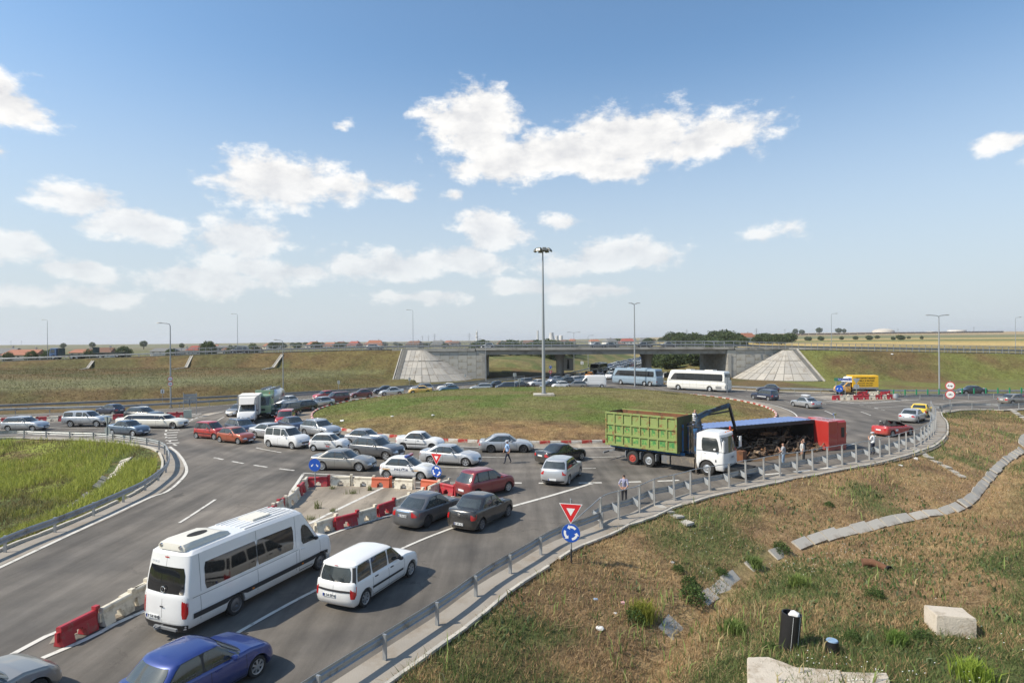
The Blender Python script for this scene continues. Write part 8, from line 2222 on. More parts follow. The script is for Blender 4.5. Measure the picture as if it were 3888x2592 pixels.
q = (21.45,44.39); person('man in a pale grey T-shirt beside the scrap heap', q[0], q[1], -70, cloth('pale', (0.45, 0.44, 0.42)), cloth('khaki', (0.22, 0.2, 0.17)), h=1.78)
q = (21.84,44.67); person('balding man in a dark top behind the pale T-shirt', q[0] + 0.1, q[1] + 0.5, -60, DKC, DKC, hair=BALD, h=1.76)
q = (28.71,47.47); person('policeman in white shirt and cap behind the railing', q[0], q[1] + 0.3, -30, cloth('white', (0.70, 0.70, 0.70)), NAVYC, pose='phone', cap=cloth('cap_white', (0.6, 0.62, 0.66)), h=1.80)
q = (28.35,51.89); person('man in pale shirt and jeans behind the overturned red cab', q[0] + 0.3, q[1], 240, cloth('pale', (0.45, 0.44, 0.42)), cloth('dkjean', (0.08, 0.11, 0.16)), h=1.75)
q = (29.40,164.30); person('person in dark clothes walking on the far road', q[0], q[1], 200, DKC, DKC, pose='walk')
sw = ML @ seat_c; person('man in a navy and white striped shirt seated at the crane', sw.x, sw.y, 75, cloth('stripe', (0.03, 0.04, 0.09)), DKC, z=sw.z - 0.90, pose='sit', stripes=True, hair=BALD, h=1.76)
# vegetation
def blade_material(name, trans=0.35):
    m, nt, b = _mat(name)
    at = nt.nodes.new('ShaderNodeAttribute'); at.attribute_name = 'Col'
    nt.links.new(at.outputs['Color'], b.inputs['Base Color'])
    b.inputs['Roughness'].default_value = 0.8; b.inputs['Specular IOR Level'].default_value = 0.2
    tr = nt.nodes.new('ShaderNodeBsdfTranslucent'); nt.links.new(at.outputs['Color'], tr.inputs['Color'])
    mx = nt.nodes.new('ShaderNodeMixShader'); mx.inputs[0].default_value = trans
    nt.links.new(b.outputs[0], mx.inputs[1]); nt.links.new(tr.outputs[0], mx.inputs[2])
    nt.links.new(mx.outputs[0], nt.nodes['Material Output'].inputs['Surface'])
    return m
BLADE = blade_material('grass_blade')
def blades(name, x, y, z, h, w, col, lean=0.5, seg=1, label=None, cat='grass', parent=None):
    """one tapered blade at every point, in one mesh"""
    n = len(x); a = rng.uniform(0, 2 * np.pi, n); b = rng.uniform(0, 2 * np.pi, n); ln = h * lean * rng.uniform(0.1, 1.0, n)
    dx, dy = np.cos(a) * w / 2, np.sin(a) * w / 2; lx, ly = np.cos(b) * ln, np.sin(b) * ln
    base = np.stack([x, y, z - 0.02], 1); D = np.stack([dx, dy, np.zeros(n)], 1); Lv = np.stack([lx, ly, np.zeros(n)], 1); U = np.stack([np.zeros(n), np.zeros(n), h], 1)
    if seg == 1:
        v = np.stack([base - D, base + D, base + U * 0.95 + Lv], 1).reshape(-1, 3); f = np.arange(3 * n).reshape(-1, 3); k = 3
        me = fast_mesh(name, v, f, 3)
    else:
        m_ = base + U * 0.62 + Lv * 0.3
        v = np.stack([base - D, base + D, m_ + D * 0.8, m_ - D * 0.8, base + U * 0.9 + Lv * 1.2], 1).reshape(-1, 3); k = 5
        i = np.arange(n)[:, None] * 5
        f = np.concatenate([i + [0, 1, 2], i + [0, 2, 3], i + [3, 2, 4]], 0); me = fast_mesh(name, v, f, 3)
    c = np.clip(col * rng.uniform(0.7, 1.3, (n, 1)), 0, 1)
    at = me.color_attributes.new('Col', 'FLOAT_COLOR', 'POINT')
    at.data.foreach_set('color', np.repeat(np.concatenate([c, np.ones((n, 1))], 1), k, 0).astype(np.float32).ravel())
    me.materials.append(BLADE)
    o = link(name, me, parent)
    if label: tag(o, label, cat, kind='stuff')
    return o
def scatter(n, x0, x1, y0, y1, keep, pw=1.0):
    """random points, denser towards the near side"""
    u = rng.uniform(0, 1, n * 2); y = (y0 ** (1 - pw) + u * (y1 ** (1 - pw) - y0 ** (1 - pw))) ** (1 / (1 - pw)) if pw != 1 else y0 * (y1 / y0) ** u
    x = rng.uniform(x0, x1, n * 2); m = keep(x, y); return x[m][:n], y[m][:n]
def vis(x, y): return np.abs(x) < 0.9 * y + 2
kb = lambda x, y: vis(x, y) & (sdist(x, y, RAIL_R0) > 0.98) & ((sdist(x, y, DITCH0) > -0.12) | (sdist(x, y, DITCH0) < -0.74) | (y < 26))
x, y = scatter(210000, -6, 62, 14.5, 79, kb, 1.7); z = terrain(x, y); g = ground_col(x, y, z)
n2 = fbm(x, y, 1.3, 40, 3); gr = sstep(0.48, 0.6, fbm(x, y, 6, 1, 4)) * 0.6 + (sstep(0.3, 2.5, sdist(x, y, DITCH0)) * sstep(0.40, 0.55, fbm(x, y, 9, 44, 3)))
isg = rng.uniform(0, 1, len(x)) < np.clip(gr * 0.9 + 0.07, 0, 0.85)
col = np.where(isg[:, None], np.array((0.135, 0.17, 0.06)), np.array((0.37, 0.255, 0.135)) * (0.55 + 0.9 * n2[:, None]))
blades('dry_grass', x, y, z, np.where(isg, 0.20, 0.15) * (0.5 + n2) * rng.uniform(0.6, 1.7, len(x)), 0.022 + y * 0.0005, col, 1.1, 1, 'dry brown grass covering the near bank')
x, y = scatter(9000, -2, 62, 15, 78, lambda x, y: kb(x, y) & (fbm(x, y, 3.2, 60, 3) > 0.60), 1.4); z = terrain(x, y)
blades('tall_grass', x, y, z, rng.uniform(0.3, 0.65, len(x)), 0.03 + y * 0.0006, np.where(rng.uniform(0, 1, (len(x), 1)) < 0.65, np.array((0.20, 0.26, 0.08)), np.array((0.40, 0.33, 0.17))), 0.7, 2, 'taller green and straw grass scattered over the near bank')
x, y = scatter(17000, -4, 62, 15, 78, lambda x, y: kb(x, y) & (fbm(x, y, 4.2, 91, 3) + 0.10 * (sdist(x, y, DITCH0) > 0.5) > 0.585), 1.6); z = terrain(x, y)
blades('leafy_cover', x, y, z, rng.uniform(0.10, 0.30, len(x)), rng.uniform(0.04, 0.09, len(x)) + y * 0.0006, np.where(rng.uniform(0, 1, (len(x), 1)) < 0.7, np.array((0.10, 0.145, 0.05)), np.array((0.16, 0.20, 0.10))), 0.9, 2, 'low dark green weeds spreading in patches over the near ground')
x, y = scatter(30000, -6, 62, 15, 78, lambda x, y: kb(x, y) & (fbm(x, y, 2.6, 95, 3) > 0.46), 1.7); z = terrain(x, y)
blades('dead_straw', x, y, z + 0.05, rng.uniform(0.04, 0.12, len(x)), 0.015 + y * 0.0005, np.tile(np.array((0.47, 0.35, 0.20)), (len(x), 1)), 5.0, 1, 'matted dead straw lying over the near bank')
kl = lambda x, y: vis(x, y) & (sdist(x, y, RAIL_L0) < -0.8) & (np.abs(sdist(x, y, DRAIN_L)) > 0.55)
x, y = scatter(60000, -62, -21, 22, 58, kl, 1.4); z = terrain(x, y); n1 = fbm(x, y, 5, 50, 3)
col = mixc(np.tile(np.array((0.34, 0.365, 0.08)), (len(x), 1)), np.array((0.19, 0.16, 0.075)), sstep(0.46, 0.60, n1)); 
blades('meadow_grass', x, y, z, (0.15 + 0.5 * sstep(0.3, 0.6, 1 - n1)) * rng.uniform(0.5, 1.5, len(x)), 0.04, col, 0.8, 2, 'lush yellow green grass on the left bank')
ki = lambda x, y: np.hypot(x - RC[0], y - RC[1]) < RI - 0.4
x, y = scatter(75000, -27, 35, 54, 115, ki, 1.5); z = z_isl(x, y); c = isl_col(x, y, z)
blades('island_grass', x, y, z, rng.uniform(0.06, 0.2, len(x)) * (0.5 + fbm(x, y, 3, 70, 3)), 0.055, c * 1.35, 1.0, 1, 'short patchy grass on the roundabout island')
ke = lambda x, y: vis(x, y) & (terrain(x, y) > 0.15) & ~((x > -28.5) & (x < -5)) & ~((x > 50) & (x < 70.5)) & ((x < 0) | (x > 55))
x, y = scatter(60000, -135, 135, 82, 152, ke, 1.3); z = terrain(x, y); m = z < hdeck(x) - 0.15; x, y, z = x[m], y[m], z[m]; c = ground_col(x, y, z)
blades('bank_grass', x, y, z, rng.uniform(0.1, 0.38, len(x)), 0.10, c * 1.35, 0.9, 1, 'rough brown grass on the overpass embankments')
# white flowers
x, y = scatter(2600, 8, 60, 15, 75, lambda x, y: kb(x, y) & (fbm(x, y, 5.5, 80, 3) > 0.585), 1.5); z = terrain(x, y)
fl = MB(); 
for p in zip(x, y, z + rng.uniform(0.12, 0.35, len(x))): fl.add([(p[0] - .022, p[1], p[2]), (p[0], p[1] - .022, p[2] + .01), (p[0] + .022, p[1], p[2] + .012), (p[0], p[1] + .022, p[2] + .004)], [(0, 1, 2, 3)])
tag(fl.obj('white_flowers', plain('petal_white', (0.75, 0.76, 0.72), rough=0.8), None, fixn=False), 'tiny white flowers dotted over the near bank', 'flowers', kind='stuff')
# leafy weeds, each a plant
def leaf_mesh(n, rx, rz, size, cols, seed, dome=True):
    g_ = np.random.default_rng(seed); d = g_.normal(size=(n, 3)); d /= np.linalg.norm(d, axis=1)[:, None]
    r = g_.uniform(0.35, 1.0, n) ** 0.5; lump = 0.75 + 0.5 * vnoise(d[:, 0] * 2 + 5, d[:, 1] * 2 + d[:, 2] * 3, 0.8, seed)
    p = d * (r * lump)[:, None] * np.array((rx, rx, rz)); p[:, 2] = np.abs(p[:, 2]) if dome else p[:, 2]
    u = g_.normal(size=(n, 3)); u /= np.linalg.norm(u, axis=1)[:, None]; w = np.cross(u, g_.normal(size=(n, 3))); w /= np.linalg.norm(w, axis=1)[:, None]
    s = size * g_.uniform(0.5, 1.3, (n, 1))
    v = np.stack([p - u * s, p + w * s * 0.45, p + u * s, p - w * s * 0.45], 1).reshape(-1, 3)
    me = fast_mesh('foliage', v, np.arange(4 * n).reshape(-1, 4), 4)
    c = np.array(cols)[g_.integers(0, len(cols), n)] * g_.uniform(0.7, 1.3, (n, 1))
    at = me.color_attributes.new('Col', 'FLOAT_COLOR', 'POINT'); at.data.foreach_set('color', np.repeat(np.concatenate([np.clip(c, 0, 1), np.ones((n, 1))], 1), 4, 0).astype(np.float32).ravel())
    me.materials.append(BLADE); return me
WG = [(0.07, 0.12, 0.03), (0.10, 0.15, 0.045), (0.055, 0.09, 0.03)]
wm = [leaf_mesh(900, 0.5, 0.6, 0.05, WG, s) for s in (1, 2)]
stemm = plain('weed_stem', (0.10, 0.09, 0.04), rough=0.8)
for q, s, lb in (((7.16,24.03), 1.15, 'largest dark green bushy weed beside the ditch'), ((7.34,25.00), 0.8, 'upright dark weed just above the largest bushy weed'), ((13.23,29.64), 0.95, 'leafy green weed at the upper bend of the ditch'), ((4.38,21.62), 0.9, 'spreading weed below the yellow grass clump'), ((7.12,25.98), 0.6, 'small round weed on the mid bank'),
                 ((9.14,26.34), 0.6, 'round weed between the bushy weed and ditch bend'), ((13.76,22.84), 0.75, 'grey green weed in the middle of the foreground grass'), ((13.34,19.66), 0.7, 'low weed in front of the concrete block'), ((11.12,19.69), 0.55, 'weed growing beside the blue capped pipe'), ((3.32,17.75), 0.6, 'low green weed at the bottom of the near bank'), ((8.29,19.44), 0.5, 'weed to the left of the black bin'), ((18.76,35.58), 0.6, 'weed on the bank below the tall railing')):
    r_ = tag(empty('weed_plant', (q[0], q[1], zt(*q))), lb, 'weed'); o = link('foliage', random.choice(wm), r_); o.scale = (s, s, s * 0.9); o.rotation_euler = (0, 0, random.uniform(0, 6))
    MB().tube([(0, 0, -0.1), (0.02, 0, s * 0.4)], 0.02, 5).obj('stem', stemm, r_)
for q, s, c_, lb in (((4.71,21.85), 0.75, (0.26, 0.27, 0.05), 'tall yellow green grass clump on the near bank'), ((13.24,17.29), 0.7, (0.25, 0.33, 0.05), 'bright lime grass clump in front of the concrete block'), ((7.70,21.10), 0.6, (0.16, 0.22, 0.06), 'reedy green clump in the ditch'), ((11.65,24.59), 0.55, (0.20, 0.26, 0.07), 'pale green reed clump beyond the ditch'), ((11.17,27.82), 0.55, (0.17, 0.23, 0.07), 'reedy clump above the ditch slabs'), ((12.44,19.46), 0.45, (0.15, 0.23, 0.05), 'arching green grass tuft left of the concrete block')):
    n = 420; r_ = tag(empty('grass_clump', (q[0], q[1], zt(*q))), lb, 'grass clump')
    blades('foliage', rng.normal(0, 0.28 * s, n), rng.normal(0, 0.28 * s, n), np.zeros(n), rng.uniform(0.5, 1.15, n) * s, np.full(n, 0.03), np.tile(np.array(c_), (n, 1)), 0.6, 2, parent=r_)
# ditch, slabs and odds and ends on the bank
def drain(P, off, wid, step, label, zoff, tilt, skip=0.0, name='drainage_ditch', slabm=CONC):
    Q = resample(offset(P, off), step); c0 = Q[len(Q) // 2]; root = tag(empty(name, (c0[0], c0[1], zt(*c0))), label, 'drain')
    me = MB().box((0, 0, 0), (step * 0.96, wid, 0.10)).mesh('slab', slabm)
    for a, b in zip(Q, Q[1:]):
        if random.random() < skip: continue
        m_ = (a + b) / 2; o = link('slab', me, root); o.location = (m_[0] - c0[0], m_[1] - c0[1], zt(*m_) - root.location.z + zoff + random.uniform(-.05, .03)); o.scale = (random.uniform(.8, 1.02), random.uniform(.85, 1.1), 1)
        o.rotation_euler = (tilt + random.uniform(-.14, .14), random.uniform(-.09, .09), math.atan2(b[1] - a[1], b[0] - a[0]) + random.uniform(-.05, .05))
    return root
up_ = DITCH[(DITCH[:, 1] > 29.5) & (DITCH[:, 0] < 70)]; lo_ = DITCH[(DITCH[:, 1] > 17) & (DITCH[:, 1] < 30)]
drain(up_, -0.45, 0.6, 1.3, 'pale concrete slab ditch running up the near bank', 0.06, 0.6, 0.08)
drain(lo_, -0.45, 0.65, 1.2, 'half buried lower slabs of the ditch under dry grass', 0.0, 0.6, 0.5)
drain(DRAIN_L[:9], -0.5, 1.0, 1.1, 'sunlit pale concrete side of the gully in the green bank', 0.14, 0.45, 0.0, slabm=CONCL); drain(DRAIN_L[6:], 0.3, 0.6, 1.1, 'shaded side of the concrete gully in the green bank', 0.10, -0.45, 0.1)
drain(np.array([(8.04,33.60), (8.51,32.07), (9.08,30.59), (9.59,29.02)]), 0, 0.5, 0.75, 'broken concrete chute down the bank below the railing', 0.06, 0.0, 0.2, 'drain_chute')
drain(np.array([(33.75,50.51), (32.68,46.97), (32.84,44.84), (32.39,43.14)]), 0, 0.5, 1.0, 'concrete chute down the bank below the red convertible', 0.06, 0.0, 0.0, 'drain_chute')
drain(np.array([(63.89,77.04), (61.87,72.48), (59.70,68.06)]), 0, 0.5, 1.0, 'concrete chute below the right-hand guardrail', 0.06, 0.0, 0.0, 'drain_chute')
def rock(name, poly, h, mat, label, cat, z, jit=0.03):
    c_ = np.mean(poly, 0); P = [(p[0] - c_[0], p[1] - c_[1]) for p in poly]; mb = MB(); n = len(P)
    loops = [[(p[0] * k, p[1] * k, zz) for p in P] for k, zz in ((1.0, -0.25), (1.0, h - 0.06), (0.965, h), (0.0, h + 0.005))]
    mb.loft(loops); o = mb.obj(name, mat, None, 30, weld=True); o.location = (c_[0], c_[1], z); tag(o, label, cat); return o
def sub(P, n=4): return [tuple(np.array(a) + (np.array(b) - np.array(a)) * k / n + rng.normal(0, 0.012, 2)) for a, b in zip(P, P[1:] + P[:1]) for k in range(n)]
BLK = plain('block_concrete', (0.50, 0.44, 0.36), rough=0.92, var=0.14, scale=3, bump=0.5, bscale=18, dirt=(0.33, 0.27, 0.2), dirt_amt=0.35, dscale=2)
b0 = np.array((14.56,19.88)); bx = np.array((1.0, -0.22)); by = np.array((0.2, 1.0))
rock('concrete_block', sub([tuple(b0 - bx * 0.46), tuple(b0 + bx * 0.66), tuple(b0 + bx * 0.64 + by * 0.8), tuple(b0 - bx * 0.5 + by * 0.82)]), 0.7, BLK, 'pale rough concrete block standing in the grass', 'block', -0.72)
rock('concrete_slab', sub([(6.38,16.36), (7.14,18.39), (7.76,18.38), (8.40,17.77), (9.58,17.60), (9.11,16.32)]), 0.22, BLK, 'flat broken concrete slab at the bottom edge in front of the bin', 'slab', -0.72)
rock('concrete_slab', sub([(9.60,17.59), (10.90,17.52), (10.38,16.31), (9.14,16.32)]), 0.2, BLK, 'smaller concrete slab split off beyond a dark crack', 'slab', -0.74)
# black pipe bin
q = (8.90,19.16); bn = tag(empty('rubbish_bin', (q[0], q[1] + 0.28, zt(*q) - 0.04)), 'tall black pipe used as a bin with white rubbish on top', 'bin'); bn.rotation_euler = (0.0, 0.10, 0)
PIPE = plain('black_pipe', (0.018, 0.017, 0.018), rough=0.45, var=0.3)
MB().lathe([(0.30, -0.1), (0.305, 1.12), (0.27, 1.12), (0.26, 0.9), (0.001, 0.9)], 28).obj('pipe', PIPE, bn, 40)
for a in (-105, -60): MB().beam((0.306 * math.cos(R(a)), 0.306 * math.sin(R(a)), 0.0), (0.31 * math.cos(R(a)), 0.31 * math.sin(R(a)), 1.1), 0.008, 0.008).obj('stripe', PLATE, bn)
def crumple(r, seed, flat=0.6):
    g_ = np.random.default_rng(seed); bm = bmesh.new(); bmesh.ops.create_icosphere(bm, subdivisions=2, radius=r)
    for v in bm.verts: v.co *= g_.uniform(0.65, 1.15); v.co.z *= flat
    me = bpy.data.meshes.new('crumple'); bm.to_mesh(me); bm.free(); return me
LITW = plain('litter_white', (0.66, 0.65, 0.63), rough=0.6, var=0.15, scale=10); LITB = plain('litter_blue', (0.25, 0.35, 0.5), rough=0.5, var=0.1); LITP = plain('litter_pink', (0.6, 0.35, 0.36), rough=0.5)
me = crumple(0.17, 1, 0.7); me.materials.append(LITW); o = link('rubbish_bag', me); o.location = (q[0] + 0.16, q[1] + 0.2, zt(*q) + 1.06); tag(o, 'crumpled white rubbish lying in the black bin', 'rubbish')
q = (10.03,18.73); bn = tag(empty('pipe_stub', (q[0], q[1] + 0.18, zt(*q) - 0.02)), 'short black pipe with a pale blue cap', 'pipe'); MB().lathe([(0.19, -0.1), (0.195, 0.40), (0.001, 0.40)], 22).obj('pipe', PIPE, bn, 40); MB().lathe([(0.17, 0.40), (0.16, 0.43), (0.001, 0.435)], 18).obj('cap', plain('cap_blue', (0.22, 0.33, 0.46), rough=0.6, var=0.2), bn)
q = (15.58,26.08); st_ = tag(empty('rusty_pipe', (q[0], q[1], zt(*q))), 'rust brown weathered lump with a dark hollow end in the grass', 'debris'); MB().tube([(-0.35, 0.1, 0.22), (0.0, 0.0, 0.24), (0.3, -0.2, 0.16), (0.45, -0.4, 0.1)], [0.17, 0.16, 0.15, 0.12], 12).obj('body', plain('old_rust', (0.16, 0.075, 0.04), rough=0.95, var=0.4, scale=6, bump=0.5), st_, 40); MB().lathe([(0.14, 0.0), (0.16, 0.02), (0.15, 0.1), (0.05, 0.02)], 12, 'Y', (0.47, -0.52, 0.12)).obj('hollow_end', DARK, st_)
# litter
for k, (q, r_, m_, lb) in enumerate((((2.95,20.65), 0.16, LITW, 'crumpled white bag on the near bank'), ((4.13,22.68), 0.11, LITP, 'pink and white scrap of litter on the bank'), ((3.71,21.90), 0.08, LITW, 'small white litter below the pink scrap'), ((3.08,22.55), 0.10, LITB, 'pale blue bottle-like litter on the bank'), ((7.06,26.65), 0.10, LITW, 'white litter above the bushy weeds'), ((-8.78,65.94), 0.22, LITW, 'white litter on the island slope'), ((-13.52,67.26), 0.18, LITW, 'white paper high on the island grass'), ((-19.18,67.47), 0.3, LITW, 'pale litter by the left kerb of the island'), ((31.29,46.53), 0.2, LITW, 'pale plastic bag on the bank below the railing corner'), ((28.65,44.30), 0.16, LITW, 'white rag on the bank beside the plastic bag'), ((90.78,143.15), 0.35, LITW, 'white bag on the right embankment'))):
    me = crumple(r_, 20 + k, 0.5); me.materials.append(m_); o = link('litter', me); o.location = (q[0], q[1], (float(z_isl(np.array([q[0]]), np.array([q[1]]))[0]) if np.hypot(*(np.array(q) - RC)) < RI else zt(*q)) + r_ * 0.2); tag(o, lb, 'litter')
for k, (q, s) in enumerate((((-10.90,33.39), 0.55), ((-9.88,36.55), 0.4), ((-11.40,37.85), 0.3), ((-8.94,37.35), 0.45), ((-10.57,31.28), 0.35), ((-9.83,32.70), 0.3))):
    n = 60; r_ = tag(empty('grass_tuft', (q[0], q[1], 0.012)), 'thin weed growing from a crack in the paved wedge', 'weed', 'weeds in the paved wedge'); blades('foliage', rng.normal(0, 0.1 * (2 if k % 3 == 1 else 1), n), rng.normal(0, 0.08, n), np.zeros(n), rng.uniform(0.2, 1.1, n) * s, np.full(n, 0.02), np.tile(np.array((0.17, 0.19, 0.06)), (n, 1)), 0.5, 2, parent=r_)
# trees and the far background
TG = [(0.075, 0.105, 0.045), (0.10, 0.135, 0.055), (0.06, 0.085, 0.04), (0.12, 0.15, 0.06)]
crowns = [leaf_mesh(1500, 1.0, 0.95, 0.13, TG, s, dome=False) for s in (11, 12, 13, 14)]
BARK = plain('bark', (0.07, 0.055, 0.04), rough=0.95, var=0.3)
trunk = MB().tube([(0, 0, -0.3), (0.03, 0, 0.5), (0, 0.03, 1.0)], [0.09, 0.07, 0.03], 7).tube([(0.02, 0, 0.5), (0.3, 0.1, 0.95)], [0.04, 0.015], 5).tube([(0.02, 0, 0.55), (-0.28, -0.12, 1.0)], [0.04, 0.015], 5).mesh('trunk', BARK)
def tree(x, y, h, label, group, w=0.42, name='tree', low=0.25):
    z = zt(x, y); r_ = tag(empty(name, (x, y, z - 0.1)), label, 'tree', group)
    o = link('trunk', trunk, r_); o.scale = (h * 0.6,) * 2 + (h * 0.62,)
    o = link('crown', random.choice(crowns), r_); o.location = (0, 0, h * (0.5 + low / 2)); o.scale = (h * w * random.uniform(0.85, 1.15), h * w * random.uniform(0.85, 1.15), h * (0.5 - low / 2)); o.rotation_euler = (0, 0, random.uniform(0, 6))
random.seed(9)
for k in range(72):
    if k < 30: x, y = random.uniform(-16, 26), random.uniform(214, 268); x = min(x, float(np.interp(y, FAR_L[:, 1], FAR_L[:, 0])) - 7)
    else: y = random.uniform(180, 262); x = float(np.interp(y, FAR_R[:, 1], FAR_R[:, 0])) + random.uniform(5, 30)
    tree(x, y, random.uniform(4.2, 6.0), 'dark bushy tree ' + ('on the verge beyond the left bridge pier' if k < 30 else 'in the thicket behind the coaches'), 'trees in the thicket beyond the bridge', 0.55, low=0.02)
for k in range(36):
    px = random.uniform(2540, 3010); Y = random.uniform(300, 420); x = (px - 1944) / 2275 * Y
    tree(x, Y, random.uniform(5.5, 8.5) * (1.0 if px < 2800 else 0.75), 'dark green tree in the belt behind the right part of the bridge', 'tree belt behind the bridge', 0.7, low=0.04)
for k in range(58):
    px = random.uniform(1000, 2560); Y = random.uniform(430, 900); x = (px - 1944) / 2275 * Y
    tree(x, Y, random.uniform(3.5, 6), 'small tree among the village houses on the skyline', 'village trees on the skyline', 0.8, low=0.1)
for k in range(16):
    px = random.uniform(3000, 3500); Y = random.uniform(480, 640); tree((px - 1944) / 2275 * Y, Y, random.uniform(2.5, 4.5), 'small round bush in the right-hand fields', 'bushes in the right-hand fields', 0.6, 'bush', 0.0)
for px, Y, h in ((545, 620, 9), (350, 700, 8), (240, 650, 7), (800, 640, 8), (690, 560, 6), (3020, 1250, 14), (3045, 1240, 12), (3110, 1300, 16), (3185, 1280, 14), (3205, 1290, 12)):
    tree((px - 1944) / 2275 * Y, Y, h, 'lone tree on the open skyline', 'lone trees on the skyline')
for px, Y, h in ((120, 195, 2.5), (185, 197, 2.8), (210, 200, 2.4), (470, 205, 3.6), (340, 203, 2.6), (790, 215, 5.0), (30, 196, 2.0), (650, 215, 2.6), (880, 222, 3.4), (960, 225, 4.0)):
    x = (px - 1944) / 2275 * Y; r0 = len(COL.objects); tree(x, Y, h + 1.3, 'garden bush behind the left part of the overpass', 'garden bushes behind the overpass', 0.5, 'bush', 0.0)
# houses
ROOFS = {'orange': plain('tile_orange', (0.32, 0.13, 0.075), rough=0.85, var=0.2, scale=1.5), 'red': plain('tile_red', (0.28, 0.08, 0.06), rough=0.85, var=0.2, scale=1.5), 'grey': plain('roof_grey', (0.17, 0.17, 0.165), rough=0.9, var=0.2, scale=1.0), 'brown': plain('roof_brown', (0.17, 0.09, 0.06), rough=0.9, var=0.2)}
WALLS = [plain('render_cream', (0.50, 0.46, 0.38), rough=0.9, var=0.1), plain('render_white', (0.62, 0.60, 0.56), rough=0.9, var=0.08), plain('render_grey', (0.36, 0.35, 0.33), rough=0.9, var=0.1)]
FRM = plain('window_dark', (0.03, 0.035, 0.04), rough=0.2, var=0.2)
def house(x, y, w, d, eave, ridge, roof, label, wall=1, rz=0.0, group='houses behind the overpass', hip=0.0, cat='house', nwin=3):
    z = zt(x, y); r_ = tag(empty('house', (x, y, z - 0.2), rz), label, cat, group)
    MB().box((0, 0, eave / 2), (w, d, eave)).obj('wall', WALLS[wall], r_)
    o_ = 0.45; hp = w * hip
    rf = MB().add([(-w / 2 - o_, -d / 2 - o_, eave - 0.1), (w / 2 + o_, -d / 2 - o_, eave - 0.1), (w / 2 + o_, d / 2 + o_, eave - 0.1), (-w / 2 - o_, d / 2 + o_, eave - 0.1), (-w / 2 - o_ + hp, 0, ridge), (w / 2 + o_ - hp, 0, ridge)], [(0, 1, 5, 4), (2, 3, 4, 5), (0, 4, 3), (1, 2, 5), (0, 3, 2, 1)]).obj('roof', ROOFS[roof], r_)
    MB().box((w * 0.22, d * 0.12, ridge + 0.1), (0.5, 0.5, 1.3)).obj('chimney', WALLS[2], rf)
    for k in range(nwin):
        wn = MB().box(((k + 0.5) / nwin * w - w / 2, -d / 2 - 0.02, eave * 0.58), (1.1, 0.08, 1.2)).obj('window', WALLS[1], r_); MB().box(((k + 0.5) / nwin * w - w / 2, -d / 2 - 0.05, eave * 0.58), (0.9, 0.06, 1.0)).obj('pane', FRM, wn)
for (p0, p1, top, ev, roof, Y, hip, lb) in ((-60, 160, 402, 448, 'grey', 222, 0.0, 'long grey roofed barn at the left end behind the overpass'), (95, 385, 415, 462, 'orange', 214, 0.06, 'large orange tiled house behind the blue flatbed lorry'), (665, 845, 412, 440, 'orange', 240, 0.1, 'orange roofed house between the flatbed and its trailer'), (900, 1010, 398, 440, 'brown', 236, 0.0, 'steep brown gabled house behind the empty trailer'),
    (1380, 1560, 402, 430, 'grey', 262, 0.1, 'low grey roofed house behind the side road lamp'), (1560, 1700, 405, 432, 'grey', 268, 0.1, 'second low grey roofed house beside the red roof'), (1688, 1812, 380, 418, 'red', 262, 0.3, 'bright red hip roofed house'), (1885, 1950, 372, 400, 'orange', 300, 0.1, 'small terracotta roof beside the concrete shell'), (2165, 2330, 392, 425, 'brown', 250, 0.1, 'brown roofed houses behind the dark panel van'), (2000, 2090, 395, 420, 'brown', 256, 0.1, 'dark brown low roof left of the dark van')):
    a = (p0 / 2.352 - 1944) / 2275 * Y; b = (p1 / 2.352 - 1944) / 2275 * Y; hx_ = (a + b) / 2; dyt = 1150 + top / 2.352 - 1297 + 0.0075 * ((p0 + p1) / 4.704 - 1944); dye = 1150 + ev / 2.352 - 1297 + 0.0075 * ((p0 + p1) / 4.704 - 1944)
    zg = zt(hx_, Y) - 0.2; house(hx_, Y, b - a, min(b - a, 10) * 0.75, max(9.2 - dye * Y / 2275 - zg, 2.2), max(9.2 - dyt * Y / 2275 - zg, 3.4), roof, lb, random.choice((0, 1, 2)), 0.0, hip=hip)
x = ((-144.23,300.00,8.92)[0]); house(x, 300, 11, 8, 8.0 - zt(x, 300), 8.6 - zt(x, 300), 'grey', 'flat topped unfinished concrete house shell', 2, cat='house')
for k in range(34):
    px = random.uniform(900, 2560); Y = random.uniform(400, 780); x = (px - 1944) / 2275 * Y; w = random.uniform(7, 12)
    house(x, Y, w, 9, random.uniform(2.6, 4), random.uniform(4.5, 6.5), random.choice(('red', 'brown', 'orange', 'grey', 'brown')), 'small village house on the skyline beyond the overpass', random.choice((0, 1, 2)), random.uniform(-0.5, 0.5), 'village houses on the skyline', 0.15, nwin=2)
def tower(name, v, prof, mat, label, cat, extra=None):
    x, Y, zz = v; z0 = zt(x, Y) - 1; o_ = MB().lathe([(r, z0 * 0 + hh * (zz - z0)) for r, hh in prof], 20).obj(name, mat, None, 40); o_.location = (x, Y, z0); tag(o_, label, cat); return o_
PALE = plain('far_pale', (0.50, 0.49, 0.47), rough=0.9, var=0.06)
tower('minaret', (-37.52,640.00,22.37), [(1.1, 0), (1.0, 0.55), (1.6, 0.57), (1.6, 0.62), (0.9, 0.63), (0.85, 0.84), (1.0, 0.85), (0.02, 1.0)], plain('minaret_white', (0.62, 0.61, 0.6), rough=0.7), 'slender white minaret with a pointed top', 'minaret')
tower('cooling_tower', (98.99,1500.00,31.09), [(8.5, 0), (6.8, 0.35), (5.2, 0.7), (5.4, 1.0), (5.0, 1.0), (4.8, 0.7)], PALE, 'pale cooling tower on the skyline', 'tower')
